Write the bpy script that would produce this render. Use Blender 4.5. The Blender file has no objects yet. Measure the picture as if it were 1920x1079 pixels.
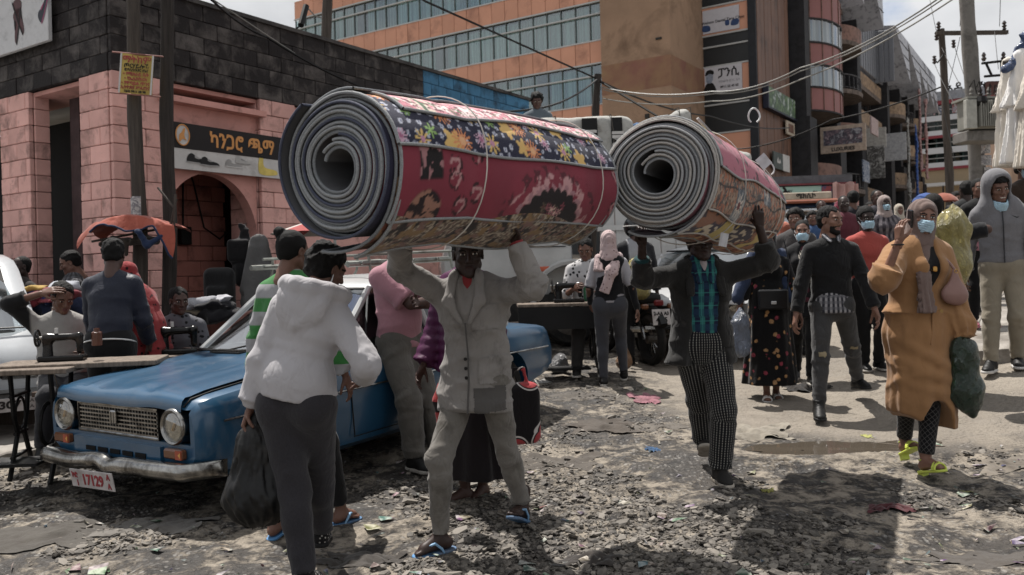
import bpy,bmesh,math,random
import numpy as np
from mathutils import Vector,Matrix,Quaternion
R=math.radians
scene=bpy.context.scene
col=scene.collection
F_PX,CX,HY,ROLL,CAM_Z=1600.0,960.0,515.0,R(1.5),1.40
cam_d=bpy.data.cameras.new('camera');cam=bpy.data.objects.new('camera',cam_d);col.objects.link(cam)
cam_d.sensor_width=36.0;cam_d.lens=36.0*F_PX/1920.0
cam_d.shift_y=-(539.5-HY)/1920.0
cam_d.clip_start=0.05;cam_d.clip_end=3000
cam_d.dof.use_dof=True;cam_d.dof.focus_distance=4.6;cam_d.dof.aperture_fstop=4.5
cam.location=(0,0,CAM_Z)
cam.rotation_euler=(Matrix.Rotation(R(90),3,'X')@Matrix.Rotation(-ROLL,3,'Z')).to_euler()
scene.camera=cam
SUN=Vector((-0.25,0.40,1.0)).normalized()
sun_el=math.asin(SUN.z);sun_az=math.atan2(SUN.x,SUN.y)
world=bpy.data.worlds.new('World');scene.world=world;world.use_nodes=True
wn,wl=world.node_tree.nodes,world.node_tree.links
wn.clear()
w_out=wn.new('ShaderNodeOutputWorld');w_bg=wn.new('ShaderNodeBackground')
w_sky=wn.new('ShaderNodeTexSky');w_sky.sky_type='NISHITA';w_sky.sun_disc=False
w_sky.sun_elevation=sun_el;w_sky.sun_rotation=sun_az
w_sky.altitude=2300;w_sky.dust_density=1.5
w_tc=wn.new('ShaderNodeTexCoord');w_map=wn.new('ShaderNodeMapping');w_map.inputs['Scale'].default_value=(1,1,1.9)
w_n=wn.new('ShaderNodeTexNoise');w_n.inputs['Scale'].default_value=3.1;w_n.inputs['Detail'].default_value=9
w_n.inputs['Roughness'].default_value=0.56;w_n.inputs['Distortion'].default_value=0.25
w_r=wn.new('ShaderNodeValToRGB');w_r.color_ramp.elements[0].position=0.30;w_r.color_ramp.elements[1].position=0.46
w_n2=wn.new('ShaderNodeTexNoise');w_n2.inputs['Scale'].default_value=5.0;w_n2.inputs['Detail'].default_value=7
w_r2=wn.new('ShaderNodeValToRGB');w_r2.color_ramp.elements[0].position=0.3;w_r2.color_ramp.elements[1].position=0.72
w_r2.color_ramp.elements[0].color=(4.6,4.7,4.9,1);w_r2.color_ramp.elements[1].color=(7.4,7.45,7.55,1)
w_mx=wn.new('ShaderNodeMixRGB')
wl.new(w_tc.outputs['Generated'],w_map.inputs['Vector'])
wl.new(w_map.outputs[0],w_n.inputs['Vector']);wl.new(w_map.outputs[0],w_n2.inputs['Vector'])
wl.new(w_n.outputs[0],w_r.inputs[0]);wl.new(w_n2.outputs[0],w_r2.inputs[0])
wl.new(w_r.outputs[0],w_mx.inputs['Fac']);wl.new(w_sky.outputs[0],w_mx.inputs[1]);wl.new(w_r2.outputs[0],w_mx.inputs[2])
wl.new(w_mx.outputs[0],w_bg.inputs['Color']);w_bg.inputs['Strength'].default_value=0.088
wl.new(w_bg.outputs[0],w_out.inputs['Surface'])
sun_d=bpy.data.lights.new('sun','SUN');sun_o=bpy.data.objects.new('sun',sun_d);col.objects.link(sun_o)
sun_d.energy=5.0;sun_d.angle=R(0.55);sun_d.color=(1.0,0.955,0.90)
sun_o.rotation_euler=SUN.to_track_quat('Z','Y').to_euler()
vs=scene.view_settings
vs.view_transform='Standard';vs.look='None';vs.gamma=1.0;vs.exposure=0.53;vs.use_curve_mapping=False
scene.cycles.max_bounces=6;scene.cycles.diffuse_bounces=3;scene.cycles.glossy_bounces=3
scene.cycles.transparent_max_bounces=12;scene.cycles.transmission_bounces=4
scene.cycles.use_denoising=True
random.seed(5);rng=np.random.default_rng(11)
def at(px,py,d):
 cx,cz=(px-CX)/F_PX*d,(HY-py)/F_PX*d
 c,s=math.cos(ROLL),math.sin(ROLL)
 return Vector((cx*c+cz*s,d,CAM_Z-cx*s+cz*c))
def gz(x,y):
 """height of the street: level near the camera, then a steady climb"""
 t=np.clip((np.asarray(y,float)-4.2)/2.6,0,None)
 up=np.where(t<1,t*t/2,t-0.5)*2.6*0.058
 yy=np.asarray(y,float);xx=np.asarray(x,float)
 side=0.15*np.clip(xx-2.9,0,2.5)*np.clip((yy-5.2)/2,0,1)*np.clip((26-yy)/14,0,1)
 return up+side-np.clip(yy-100,0,None)*0.058*0.9
def ground_at(px,py):
 d=3.0
 for _ in range(60):
  p=at(px,py,d)
  g=float(gz(p.x,p.y))
  if p.z<=g:break
  d*=1.02
 lo,hi=d/1.02,d
 for _ in range(20):
  m=(lo+hi)/2;p=at(px,py,m)
  if p.z>float(gz(p.x,p.y)):lo=m
  else:hi=m
 p=at(px,py,hi);p.z=float(gz(p.x,p.y));return p
def xg(px,d):
 """the ground point in column px at depth d"""
 p=at(px,HY,d);g=float(gz(p.x,d));q=at(px,HY+(CAM_Z-g)/d*F_PX,d);q.z=float(gz(q.x,d));return q
def tag(o,label=None,cat=None,group=None,kind=None):
 if label:o['label']=label
 if cat:o['category']=cat
 if group:o['group']=group
 if kind:o['kind']=kind
 return o
def empty(name,loc=(0,0,0),rz=0.0,label=None,cat=None,group=None,M=None,parent=None):
 o=bpy.data.objects.new(name,None);col.objects.link(o);o.empty_display_size=0.1
 if M is not None:o.matrix_world=M
 else:o.location=loc;o.rotation_euler=(0,0,rz)
 if parent:o.parent=parent
 return tag(o,label,cat,group)
def link(name,me,m=None,parent=None,M=None):
 o=bpy.data.objects.new(name,me);col.objects.link(o)
 if m is not None and not me.materials:
  for q in(m if isinstance(m,(list,tuple))else[m]):me.materials.append(q)
 if parent:o.parent=parent
 if M is not None:o.matrix_local=M
 return o
def kids(o):return[c for c in ALLKIDS.get(o.name,[])]
def copy_tree(o,parent=None):
 c=o.copy();col.objects.link(c);c.parent=parent
 for ch in list(o.children):copy_tree(ch,c)
 return c
def mesh_np(name,V,Q,smooth=True,mi=None,sharp=None):
 """mesh from numpy arrays; Q holds quads (n,4) or triangles (n,3)"""
 me=bpy.data.meshes.new(name)
 V=np.asarray(V,np.float32);Q=np.asarray(Q,np.int32)
 n,k=Q.shape
 me.vertices.add(len(V));me.vertices.foreach_set('co',V.ravel())
 me.loops.add(n*k);me.loops.foreach_set('vertex_index',Q.ravel())
 me.polygons.add(n);me.polygons.foreach_set('loop_start',np.arange(0,n*k,k,dtype=np.int32))
 if mi is not None:me.polygons.foreach_set('material_index',np.asarray(mi,np.int32))
 me.polygons.foreach_set('use_smooth',np.full(n,bool(smooth)))
 me.update(calc_edges=True)
 if sharp:me.set_sharp_from_angle(angle=R(sharp))
 return me
def fattr(me,name,data,typ='FLOAT_VECTOR'):
 a=me.attributes.new(name,typ,'POINT')
 d=np.asarray(data,np.float32)
 a.data.foreach_set('color' if typ=='FLOAT_COLOR' else('vector' if typ=='FLOAT_VECTOR' else 'value'),d.ravel())
class MB:
 """collects boxes, tubes, lathes ... and links them as one mesh"""
 def __init__(s):s.bm=bmesh.new();s.slot=0
 def _done(s,vs_,M=None):
  if M is not None:bmesh.ops.transform(s.bm,matrix=M,verts=vs_)
  return vs_
 def poly(s,pts):
  v=[s.bm.verts.new(p)for p in pts]
  f=s.bm.faces.new(v);f.material_index=s.slot;return v
 def box(s,c,size,M=None,bev=0.0,seg=1,taper=None):
  sx,sy,sz=size[0]/2,size[1]/2,size[2]/2
  vs_=[]
  for z in(-1,1):
   t=taper if(taper and z>0)else(1,1)
   for x,y in((-1,-1),(1,-1),(1,1),(-1,1)):
    vs_.append(s.bm.verts.new((c[0]+x*sx*t[0],c[1]+y*sy*t[1],c[2]+z*sz)))
  fs=[]
  for q in((3,2,1,0),(4,5,6,7),(0,1,5,4),(1,2,6,5),(2,3,7,6),(3,0,4,7)):
   f=s.bm.faces.new([vs_[i]for i in q]);f.material_index=s.slot;fs.append(f)
  if bev>0:
   es=list({e for f in fs for e in f.edges})
   r=bmesh.ops.bevel(s.bm,geom=es,offset=bev,segments=seg,affect='EDGES',profile=0.5)
   vs_=list({v for f in r['faces']for v in f.verts}|{v for v in vs_ if v.is_valid})
   for f in r['faces']:f.material_index=s.slot
  return s._done(vs_,M)
 def tube(s,pts,r,n=8,cap=True,closed=False,M=None):
  pts=[Vector(p)for p in pts];m=len(pts)
  rs=r if isinstance(r,(list,tuple))else[r]*m
  rings,up=[],None
  for i,p in enumerate(pts):
   if closed:t=pts[(i+1)%m]-pts[i-1]
   else:t=pts[min(i+1,m-1)]-pts[max(i-1,0)]
   if t.length<1e-9:t=Vector((0,0,1))
   t.normalize()
   if up is None:up=t.orthogonal().normalized()
   up=(up-t*up.dot(t))
   up=up.normalized()if up.length>1e-6 else t.orthogonal().normalized()
   b=t.cross(up)
   rings.append([s.bm.verts.new(p+(up*math.cos(2*math.pi*k/n)+b*math.sin(2*math.pi*k/n))*rs[i])for k in range(n)])
  allv=[v for g in rings for v in g]
  for i in range(m if closed else m-1):
   a,b2=rings[i],rings[(i+1)%m]
   for k in range(n):
    f=s.bm.faces.new((a[k],a[(k+1)%n],b2[(k+1)%n],b2[k]));f.material_index=s.slot
  if cap and not closed:
   f=s.bm.faces.new(rings[0][::-1]);f.material_index=s.slot
   f=s.bm.faces.new(rings[-1]);f.material_index=s.slot
  return s._done(allv,M)
 def lathe(s,prof,n=16,M=None,cap=True):
  """prof: (radius, height) pairs about the z axis"""
  rings=[[s.bm.verts.new((r*math.cos(2*math.pi*k/n),r*math.sin(2*math.pi*k/n),z))for k in range(n)]for r,z in prof]
  for a,b in zip(rings,rings[1:]):
   for k in range(n):
    f=s.bm.faces.new((a[k],a[(k+1)%n],b[(k+1)%n],b[k]));f.material_index=s.slot
  if cap:
   f=s.bm.faces.new(rings[0][::-1]);f.material_index=s.slot
   f=s.bm.faces.new(rings[-1]);f.material_index=s.slot
  return s._done([v for g in rings for v in g],M)
 def prism(s,pts,depth,M=None):
  """outline in the xz plane pushed along +y by depth"""
  a=[s.bm.verts.new((p[0],0,p[1]))for p in pts];b=[s.bm.verts.new((p[0],depth,p[1]))for p in pts]
  n=len(pts)
  f=s.bm.faces.new(a);f.material_index=s.slot
  f=s.bm.faces.new(b[::-1]);f.material_index=s.slot
  for i in range(n):
   f=s.bm.faces.new((a[(i+1)%n],a[i],b[i],b[(i+1)%n]));f.material_index=s.slot
  return s._done(a+b,M)
 def loft(s,rings,closed=True,cap=True,M=None):
  rr=[[s.bm.verts.new(p)for p in g]for g in rings];n=len(rr[0])
  for a,b in zip(rr,rr[1:]):
   for k in range(n if closed else n-1):
    f=s.bm.faces.new((a[k],a[(k+1)%n],b[(k+1)%n],b[k]));f.material_index=s.slot
  if cap and closed:
   f=s.bm.faces.new(rr[0][::-1]);f.material_index=s.slot
   f=s.bm.faces.new(rr[-1]);f.material_index=s.slot
  return s._done([v for g in rr for v in g],M)
 def mesh(s,name,smooth=False,ang=35,normals=True):
  if normals:bmesh.ops.recalc_face_normals(s.bm,faces=s.bm.faces[:])
  me=bpy.data.meshes.new(name);s.bm.to_mesh(me);s.bm.free()
  if smooth:
   for p in me.polygons:p.use_smooth=True
   me.set_sharp_from_angle(angle=R(ang))
  return me
 def build(s,name,m,parent=None,smooth=False,ang=35,M=None,normals=True):
  return link(name,s.mesh(name,smooth,ang,normals),m,parent,M)
def T(x,y,z):return Matrix.Translation((x,y,z))
def RX(a):return Matrix.Rotation(a,4,'X')
def RY(a):return Matrix.Rotation(a,4,'Y')
def RZ(a):return Matrix.Rotation(a,4,'Z')
def frame(o,x,z):
 """matrix with origin o, x axis along x, z axis as near z as it goes"""
 x=Vector(x).normalized();z=Vector(z);z=(z-x*z.dot(x)).normalized();y=z.cross(x)
 return Matrix(((x.x,y.x,z.x,o[0]),(x.y,y.y,z.y,o[1]),(x.z,y.z,z.z,o[2]),(0,0,0,1)))
def hx(s):
 s=s.lstrip('#')
 if len(s)==3:s=s[0]*2+s[1]*2+s[2]*2
 def f(c):
  c=int(c,16)/255
  return c/12.92 if c<=0.04045 else((c+0.055)/1.055)**2.4
 c=(f(s[0:2]),f(s[2:4]),f(s[4:6]));l=0.3*c[0]+0.55*c[1]+0.15*c[2]
 return tuple(l+(k-l)*0.80 for k in c)
def C3(c):return hx(c)if isinstance(c,str)else tuple(c[:3])
class X:
 """a socket with arithmetic"""
 def __init__(s,g,o):s.g,s.o=g,o
 def __add__(a,b):return a.g.m('ADD',a,b)
 def __radd__(a,b):return a.g.m('ADD',b,a)
 def __sub__(a,b):return a.g.m('SUBTRACT',a,b)
 def __rsub__(a,b):return a.g.m('SUBTRACT',b,a)
 def __mul__(a,b):return a.g.m('MULTIPLY',a,b)
 def __rmul__(a,b):return a.g.m('MULTIPLY',b,a)
 def __truediv__(a,b):return a.g.m('DIVIDE',a,b)
class G:
 def __init__(s,name):
  s.mat=bpy.data.materials.new(name);s.mat.use_nodes=True
  s.n,s.l=s.mat.node_tree.nodes,s.mat.node_tree.links
  s.n.clear();s.out=s.n.new('ShaderNodeOutputMaterial');s.b=s.n.new('ShaderNodeBsdfPrincipled')
  s.l.new(s.b.outputs[0],s.out.inputs[0]);s._c={}
 def put(s,v,inp):
  if isinstance(v,X):s.l.new(v.o,inp)
  elif v is not None:
   if inp.type=='RGBA' and len(v)==3:v=(*v,1)
   inp.default_value=v
 def node(s,t,out=0,props=None,**kw):
  n=s.n.new(t)
  for k,v in(props or{}).items():setattr(n,k,v)
  for k,v in kw.items():
   k=k.replace('_',' ')
   s.put(v,n.inputs[k]if not k.isdigit()else n.inputs[int(k)])
  return X(s,n.outputs[out])
 def m(s,op,a,b=None,c=None):
  n=s.n.new('ShaderNodeMath');n.operation=op
  s.put(a,n.inputs[0]);s.put(b,n.inputs[1])
  if c is not None:s.put(c,n.inputs[2])
  return X(s,n.outputs[0])
 def obj(s):
  if 'o' not in s._c:s._c['o']=s.node('ShaderNodeTexCoord',3)
  return s._c['o']
 def pos(s):
  if 'p' not in s._c:s._c['p']=s.node('ShaderNodeNewGeometry',0)
  return s._c['p']
 def attr(s,name,col_=False):return s.node('ShaderNodeAttribute',0 if col_ else 1,{'attribute_name':name})
 def rnd(s):return s.node('ShaderNodeObjectInfo','Random')
 def xyz(s,v):
  n=s.n.new('ShaderNodeSeparateXYZ');s.put(v,n.inputs[0]);return[X(s,o)for o in n.outputs]
 def vec(s,x,y,z=0.0):
  n=s.n.new('ShaderNodeCombineXYZ');s.put(x,n.inputs[0]);s.put(y,n.inputs[1]);s.put(z,n.inputs[2]);return X(s,n.outputs[0])
 def scale(s,v,k):
  n=s.n.new('ShaderNodeVectorMath');n.operation='MULTIPLY';s.put(v,n.inputs[0]);s.put(k if not isinstance(k,(int,float))else(k,k,k),n.inputs[1]);return X(s,n.outputs[0])
 def noise(s,v,sc,det=4,rough=0.55,dist=0.0):
  return s.node('ShaderNodeTexNoise',0,None,Vector=v,Scale=float(sc),Detail=float(det),Roughness=rough,Distortion=dist)
 def voro(s,v,sc,feat='F1',out=0,dim='3D',rnd=1.0):
  n=s.n.new('ShaderNodeTexVoronoi');n.feature=feat;n.voronoi_dimensions=dim
  s.put(v,n.inputs['Vector']);n.inputs['Scale'].default_value=sc;n.inputs['Randomness'].default_value=rnd
  return X(s,n.outputs[out])
 def step(s,x,e,w=0.02):
  n=s.n.new('ShaderNodeMapRange');s.put(x,n.inputs[0]);s.put(e-w,n.inputs[1]);s.put(e+w,n.inputs[2]);return X(s,n.outputs[0])
 def ramp(s,x,a,b):return s.step(x,(a+b)/2,(b-a)/2)
 def mix(s,f,a,b):
  n=s.n.new('ShaderNodeMixRGB');s.put(f,n.inputs[0]);s.put(a,n.inputs[1]);s.put(b,n.inputs[2]);return X(s,n.outputs[0])
 def mul(s,c,f):
  """colour times number"""
  n=s.n.new('ShaderNodeMixRGB');n.blend_type='MULTIPLY';n.inputs[0].default_value=1
  s.put(c,n.inputs[1]);s.l.new(s.vec(f,f,f).o if isinstance(f,X)else f,n.inputs[2]);return X(s,n.outputs[0])
 def fract(s,x):return s.m('FRACT',x)
 def sin(s,x):return s.m('SINE',x)
 def bump(s,h,strength=0.3,dist=0.01,normal=None):
  n=s.n.new('ShaderNodeBump');s.put(h,n.inputs['Height']);n.inputs['Strength'].default_value=strength;n.inputs['Distance'].default_value=dist
  if normal is not None:s.put(normal,n.inputs['Normal'])
  return X(s,n.outputs[0])
 def fin(s,color,rough=0.8,metal=0.0,normal=None,spec=0.3,**kw):
  s.put(color,s.b.inputs['Base Color']);s.put(rough,s.b.inputs['Roughness']);s.put(metal,s.b.inputs['Metallic'])
  s.b.inputs['Specular IOR Level'].default_value=spec
  if normal is not None:s.put(normal,s.b.inputs['Normal'])
  for k,v in kw.items():s.put(v,s.b.inputs[k.replace('_',' ')])
  return s.mat
_M={}
def mat(name,c,rough=0.8,metal=0.0,var=0.25,sc=6.0,bump=0.15,bsc=90.0,bd=0.004,dirt=None,dirt_amt=0.5,dsc=3.0,spec=0.3,rvar=0.0,**kw):
 """plain material with uneven tone, fine relief and, on request, patches of dirt"""
 if name in _M:return _M[name]
 g=G(name);o=g.obj();c=C3(c);n_=g.n.new('ShaderNodeVectorMath');q_=g.rnd()*37.0;g.put(o,n_.inputs[0]);g.put(g.vec(q_,q_,q_),n_.inputs[1]);o=X(g,n_.outputs[0])
 n1=g.noise(o,sc,5,0.6)
 f=g.ramp(n1,0.3,0.7)
 colr=g.mix(f,tuple(x*(1-var)for x in c),tuple(min(1,x*(1+var))for x in c))
 if rvar:colr=g.mul(colr,g.rnd()*(2*rvar)+(1-rvar))
 if dirt is not None:
  d=g.ramp(g.noise(o,dsc,8,0.68,0.4),0.62-dirt_amt*0.35,0.80-dirt_amt*0.2)
  colr=g.mix(d,colr,C3(dirt))
 nb=g.bump(g.noise(o,bsc,4,0.6),bump,bd)if bump else None
 _M[name]=g.fin(colr,rough,metal,nb,spec,**kw)
 return _M[name]
def creases(g,o,k,nb):
 for sc,st,w in((5.5,(1,1,.7),.085),(11.0,(1.2,1,.5),.07)):
  n=g.noise(g.scale(o,st),sc,1.5,.5,.9);nb=g.bump(g.ramp(g.m('ABSOLUTE',n-.5),.0,w),k*.34,.014,nb)
 return nb
def cloth(name,c,var=0.16,weave=420.0,sheen=0.15,dirt=None,dirt_amt=0.3,rough=0.9,heather=0.0,bump=0.35):
 """woven cloth: fine weave relief, soft large creases and faded areas"""
 if name in _M:return _M[name]
 g=G(name);o=g.obj();c=C3(c)
 f=g.ramp(g.noise(o,4.5,6,0.62),0.28,0.72)
 colr=g.mix(f,tuple(x*(1-var)for x in c),tuple(min(1,x*(1+var))for x in c))
 if heather:colr=g.mul(colr,g.noise(g.scale(o,(1,1,0.25)),330,2)*(2*heather)+(1-heather))
 if dirt is not None:
  d=g.ramp(g.noise(o,5,8,0.7,0.5),0.66-dirt_amt*0.35,0.85-dirt_amt*0.2)
  colr=g.mix(d,colr,C3(dirt))
 nb=g.bump(g.noise(o,weave,2,0.7),bump*0.7,0.0015)
 nb=creases(g,o,bump,nb)
 _M[name]=g.fin(colr,rough,0,nb,0.2,Sheen_Weight=sheen)
 return _M[name]
def glass(name,tint=(0.55,0.62,0.62),alpha=0.35,rough=0.04):
 """window glass: a clear pane that mirrors the sky"""
 if name in _M:return _M[name]
 g=G(name)
 tr=g.node('ShaderNodeBsdfTransparent',0,None,Color=tint)
 gl=g.node('ShaderNodeBsdfGlossy',0,None,Color=(0.95,0.97,1.0),Roughness=rough)
 fc=g.node('ShaderNodeLayerWeight',1,None,Blend=0.5)
 f=g.m('POWER',fc,4.0)*0.9+(0.045+alpha*0.3)
 mx=g.n.new('ShaderNodeMixShader');g.put(f,mx.inputs[0]);g.l.new(tr.o,mx.inputs[1]);g.l.new(gl.o,mx.inputs[2])
 g.l.new(mx.outputs[0],g.out.inputs[0]);_M[name]=g.mat
 return g.mat
f32=np.float32
def V3(p):return np.array([p[0],p[1],p[2]],f32)
class SDF:
 def __init__(s):s.p,s.clips,s.limbs,s.post=[],[],[],None
 def cap(s,a,b,ra,rb=None,k=0.02,sq=None,fa=False,fb=False,fold=None,vf=None,op=1):
  """tapered capsule a-b; sq=(axis, ratio) flattens it; fa/fb cut its ends flat; fold=(size, per metre, seed, where); vf=(size, count, seed) long pleats"""
  a,b=V3(a),V3(b);rb=ra if rb is None else rb
  ab=b-a;L=max(float(np.linalg.norm(ab)),1e-5);u=ab/L
  if sq is not None:
   q=V3(sq[0]);q=q-u*q.dot(u);q/=max(np.linalg.norm(q),1e-6);ratio=float(sq[1])
  e1=np.cross(u,V3((0.3,0.9,0.2))if abs(u[1])<0.9 else V3((1,0,0)));e1/=np.linalg.norm(e1);e2=np.cross(u,e1)
  rm=max(ra,rb)
  def fn(Xc,Yc,Zc):
   px,py,pz=Xc-a[0],Yc-a[1],Zc-a[2]
   tl=px*u[0]+py*u[1]+pz*u[2]
   t=np.clip(tl/L,0,1)
   tL=t*L
   vx,vy,vz=px-tL*u[0],py-tL*u[1],pz-tL*u[2]
   r=ra+t*(rb-ra)
   if sq is not None:
    qq=(vx*q[0]+vy*q[1]+vz*q[2])*(1/ratio-1)
    vx,vy,vz=vx+qq*q[0],vy+qq*q[1],vz+qq*q[2]
   d=np.sqrt(vx*vx+vy*vy+vz*vz+1e-12)-r
   if sq is not None:d=d*min(1,ratio)if ratio<1 else d
   if fold is not None or vf is not None:
    ang=np.arctan2(vx*e2[0]+vy*e2[1]+vz*e2[2],vx*e1[0]+vy*e1[1]+vz*e1[2])
   if fold is not None:
    A,fr,sd,wh=fold
    w={'u':1.0,'e':t**2,'s':(1-t)**2,'b':np.abs(2*t-1)**1.5+0.12,'m':np.exp(-((t-0.5)*3.2)**2)}[wh]
    sg=1 if math.sin(sd*12.9)>0 else-1
    p1=np.pi*fr*0.42*tL+sg*ang+sd+0.7*np.sin(ang+sd*1.7)+0.5*np.sin(tL*17+sd)
    p2=np.pi*fr*0.60*tL-sg*0.5*ang+2.1*sd+0.8*np.sin(ang+sd)+0.4*np.sin(tL*29-sd)
    d=d-0.8*A*w*(1.15*(1-np.abs(np.sin(p1)))**2+0.85*(1-np.abs(np.sin(p2)))**2-0.5)
   if vf is not None:
    A,n,sd=vf
    d=d-A*(0.25+0.75*t)*(np.sin(n*ang+1.4*np.sin(2*ang+sd)+sd*2+2.2*t*math.sin(sd))+0.5*np.sin((2*n+1)*ang+sd*3-3*t))
   if fa:d=np.maximum(d,-tl)
   if fb:d=np.maximum(d,tl-L)
   return d
  m=rm*(max(1.0,sq[1])if sq else 1.0)+k+0.03
  s.p.append((fn,np.minimum(a,b)-m,np.maximum(a,b)+m,k,op))
  if op==1:s.limbs.append((a,u,L,e1,e2,(ra+rb)/2))
  return s
 def ell(s,c,r,rot=None,k=0.02,op=1,lump=None):
  c=V3(c);r=V3(r)
  Rm=None if rot is None else np.array(rot.to_3x3()if hasattr(rot,'to_3x3')else rot,f32)
  def fn(Xc,Yc,Zc):
   x,y,z=Xc-c[0],Yc-c[1],Zc-c[2]
   if Rm is not None:
    x,y,z=(x*Rm[0,0]+y*Rm[1,0]+z*Rm[2,0],x*Rm[0,1]+y*Rm[1,1]+z*Rm[2,1],x*Rm[0,2]+y*Rm[1,2]+z*Rm[2,2])
   k0=np.sqrt((x/r[0])**2+(y/r[1])**2+(z/r[2])**2+1e-9)
   k1=np.sqrt((x/r[0]**2)**2+(y/r[1]**2)**2+(z/r[2]**2)**2+1e-9)
   d=k0*(k0-1)/k1
   if lump:d=d-lump[0]*wob(Xc,Yc,Zc,lump[1],lump[2])
   return d
  m=float(max(r))+k+(0.02 if lump is None else 0.02+lump[0])
  s.p.append((fn,c-m,c+m,k,op));return s
 def box(s,c,half,rnd=0.01,rot=None,k=0.01,op=1):
  c=V3(c);h=V3(half)
  Rm=None if rot is None else np.array(rot.to_3x3()if hasattr(rot,'to_3x3')else rot,f32)
  def fn(Xc,Yc,Zc):
   x,y,z=Xc-c[0],Yc-c[1],Zc-c[2]
   if Rm is not None:
    x,y,z=(x*Rm[0,0]+y*Rm[1,0]+z*Rm[2,0],x*Rm[0,1]+y*Rm[1,1]+z*Rm[2,1],x*Rm[0,2]+y*Rm[1,2]+z*Rm[2,2])
   qx,qy,qz=np.abs(x)-h[0]+rnd,np.abs(y)-h[1]+rnd,np.abs(z)-h[2]+rnd
   return np.sqrt(np.maximum(qx,0)**2+np.maximum(qy,0)**2+np.maximum(qz,0)**2)+np.minimum(np.maximum(np.maximum(qx,qy),qz),0)-rnd
  m=float(np.linalg.norm(h))+k+0.01
  s.p.append((fn,c-m,c+m,k,op));return s
 def clip(s,p,n):
  n=V3(n);s.clips.append((V3(p),n/np.linalg.norm(n)));return s
 def grid(s,h):
  lo=np.min([p[1]for p in s.p if p[4]==1],axis=0)-h;hi=np.max([p[2]for p in s.p if p[4]==1],axis=0)+h
  n=np.ceil((hi-lo)/h).astype(int)+2
  ax=[(lo[i]+h*np.arange(n[i])).astype(f32)for i in range(3)]
  D=np.full(n,0.5,f32)
  for fn,pl,ph,k,op in s.p:
   i0=np.maximum(((pl-lo)/h).astype(int)-1,0);i1=np.minimum(((ph-lo)/h).astype(int)+2,n)
   if np.any(i1<=i0):continue
   sl=tuple(slice(i0[j],i1[j])for j in range(3))
   d=fn(ax[0][sl[0]][:,None,None],ax[1][sl[1]][None,:,None],ax[2][sl[2]][None,None,:]).astype(f32)
   a=D[sl]
   if op==1:
    hh=np.clip(0.5+0.5*(d-a)/k,0,1);D[sl]=d+(a-d)*hh-k*hh*(1-hh)
   else:
    d=-d;hh=np.clip(0.5-0.5*(d-a)/k,0,1);D[sl]=d+(a-d)*hh+k*hh*(1-hh)
  Xc,Yc,Zc=ax[0][:,None,None],ax[1][None,:,None],ax[2][None,None,:]
  if s.post is not None:D=s.post(D,Xc,Yc,Zc).astype(f32)
  for p,nn in s.clips:
   D=np.maximum(D,(Xc-p[0])*nn[0]+(Yc-p[1])*nn[1]+(Zc-p[2])*nn[2])
  D[0],D[-1]=0.5,0.5;D[:,0],D[:,-1]=0.5,0.5;D[:,:,0],D[:,:,-1]=0.5,0.5
  return D,lo
 def net(s,h):return surfnet(*s.grid(h),h)
 def mesh(s,name,h,limb=False,smooth=1):
  V,Q=s.net(h)
  if smooth:V=relax(V,Q,smooth)
  me=mesh_np(name,V,Q)
  if limb:fattr(me,'limb',s.limb_uv(V))
  return me
 def limb_uv(s,V):
  best=np.full(len(V),9.0);out=np.zeros((len(V),3),f32)
  for i,(a,u,L,e1,e2,r)in enumerate(s.limbs):
   p=V-a;t=p@u;tc=np.clip(t,0,L);v=p-tc[:,None]*u
   d=np.linalg.norm(v,axis=1)-r
   w=d<best;best=np.where(w,d,best)
   ang=np.arctan2(v@e2,v@e1)
   out[w]=np.stack([ang*r,t,np.full(len(V),i*1.0)],1)[w]
  return out
def wob(Xc,Yc,Zc,f,sd):
 a=np.sin(Xc*f+sd+1.7*np.sin(Yc*f*0.7+sd*2))*np.sin(Yc*f*1.1+sd*3+1.3*np.sin(Zc*f*0.8))+np.sin(Zc*f*0.9+sd*5+1.5*np.sin(Xc*f*0.9))
 b=np.sin(Xc*f*2.3+sd*4+Yc*f)*np.sin(Zc*f*2.1+sd)*np.sin(Yc*f*1.9-sd)
 return 0.45*a+0.35*b
def relax(V,Q,it=1,w=0.5):
 k=Q.shape[1]
 e=np.concatenate([np.stack([Q[:,i],Q[:,(i+1)%k]],1)for i in range(k)])
 for _ in range(it):
  acc=np.zeros_like(V);cnt=np.bincount(e[:,0],minlength=len(V)).astype(f32)
  for j in range(3):acc[:,j]=np.bincount(e[:,0],V[e[:,1],j],minlength=len(V))
  V=V*(1-w)+w*acc/np.maximum(cnt,1)[:,None]
 return V.astype(f32)
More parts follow.
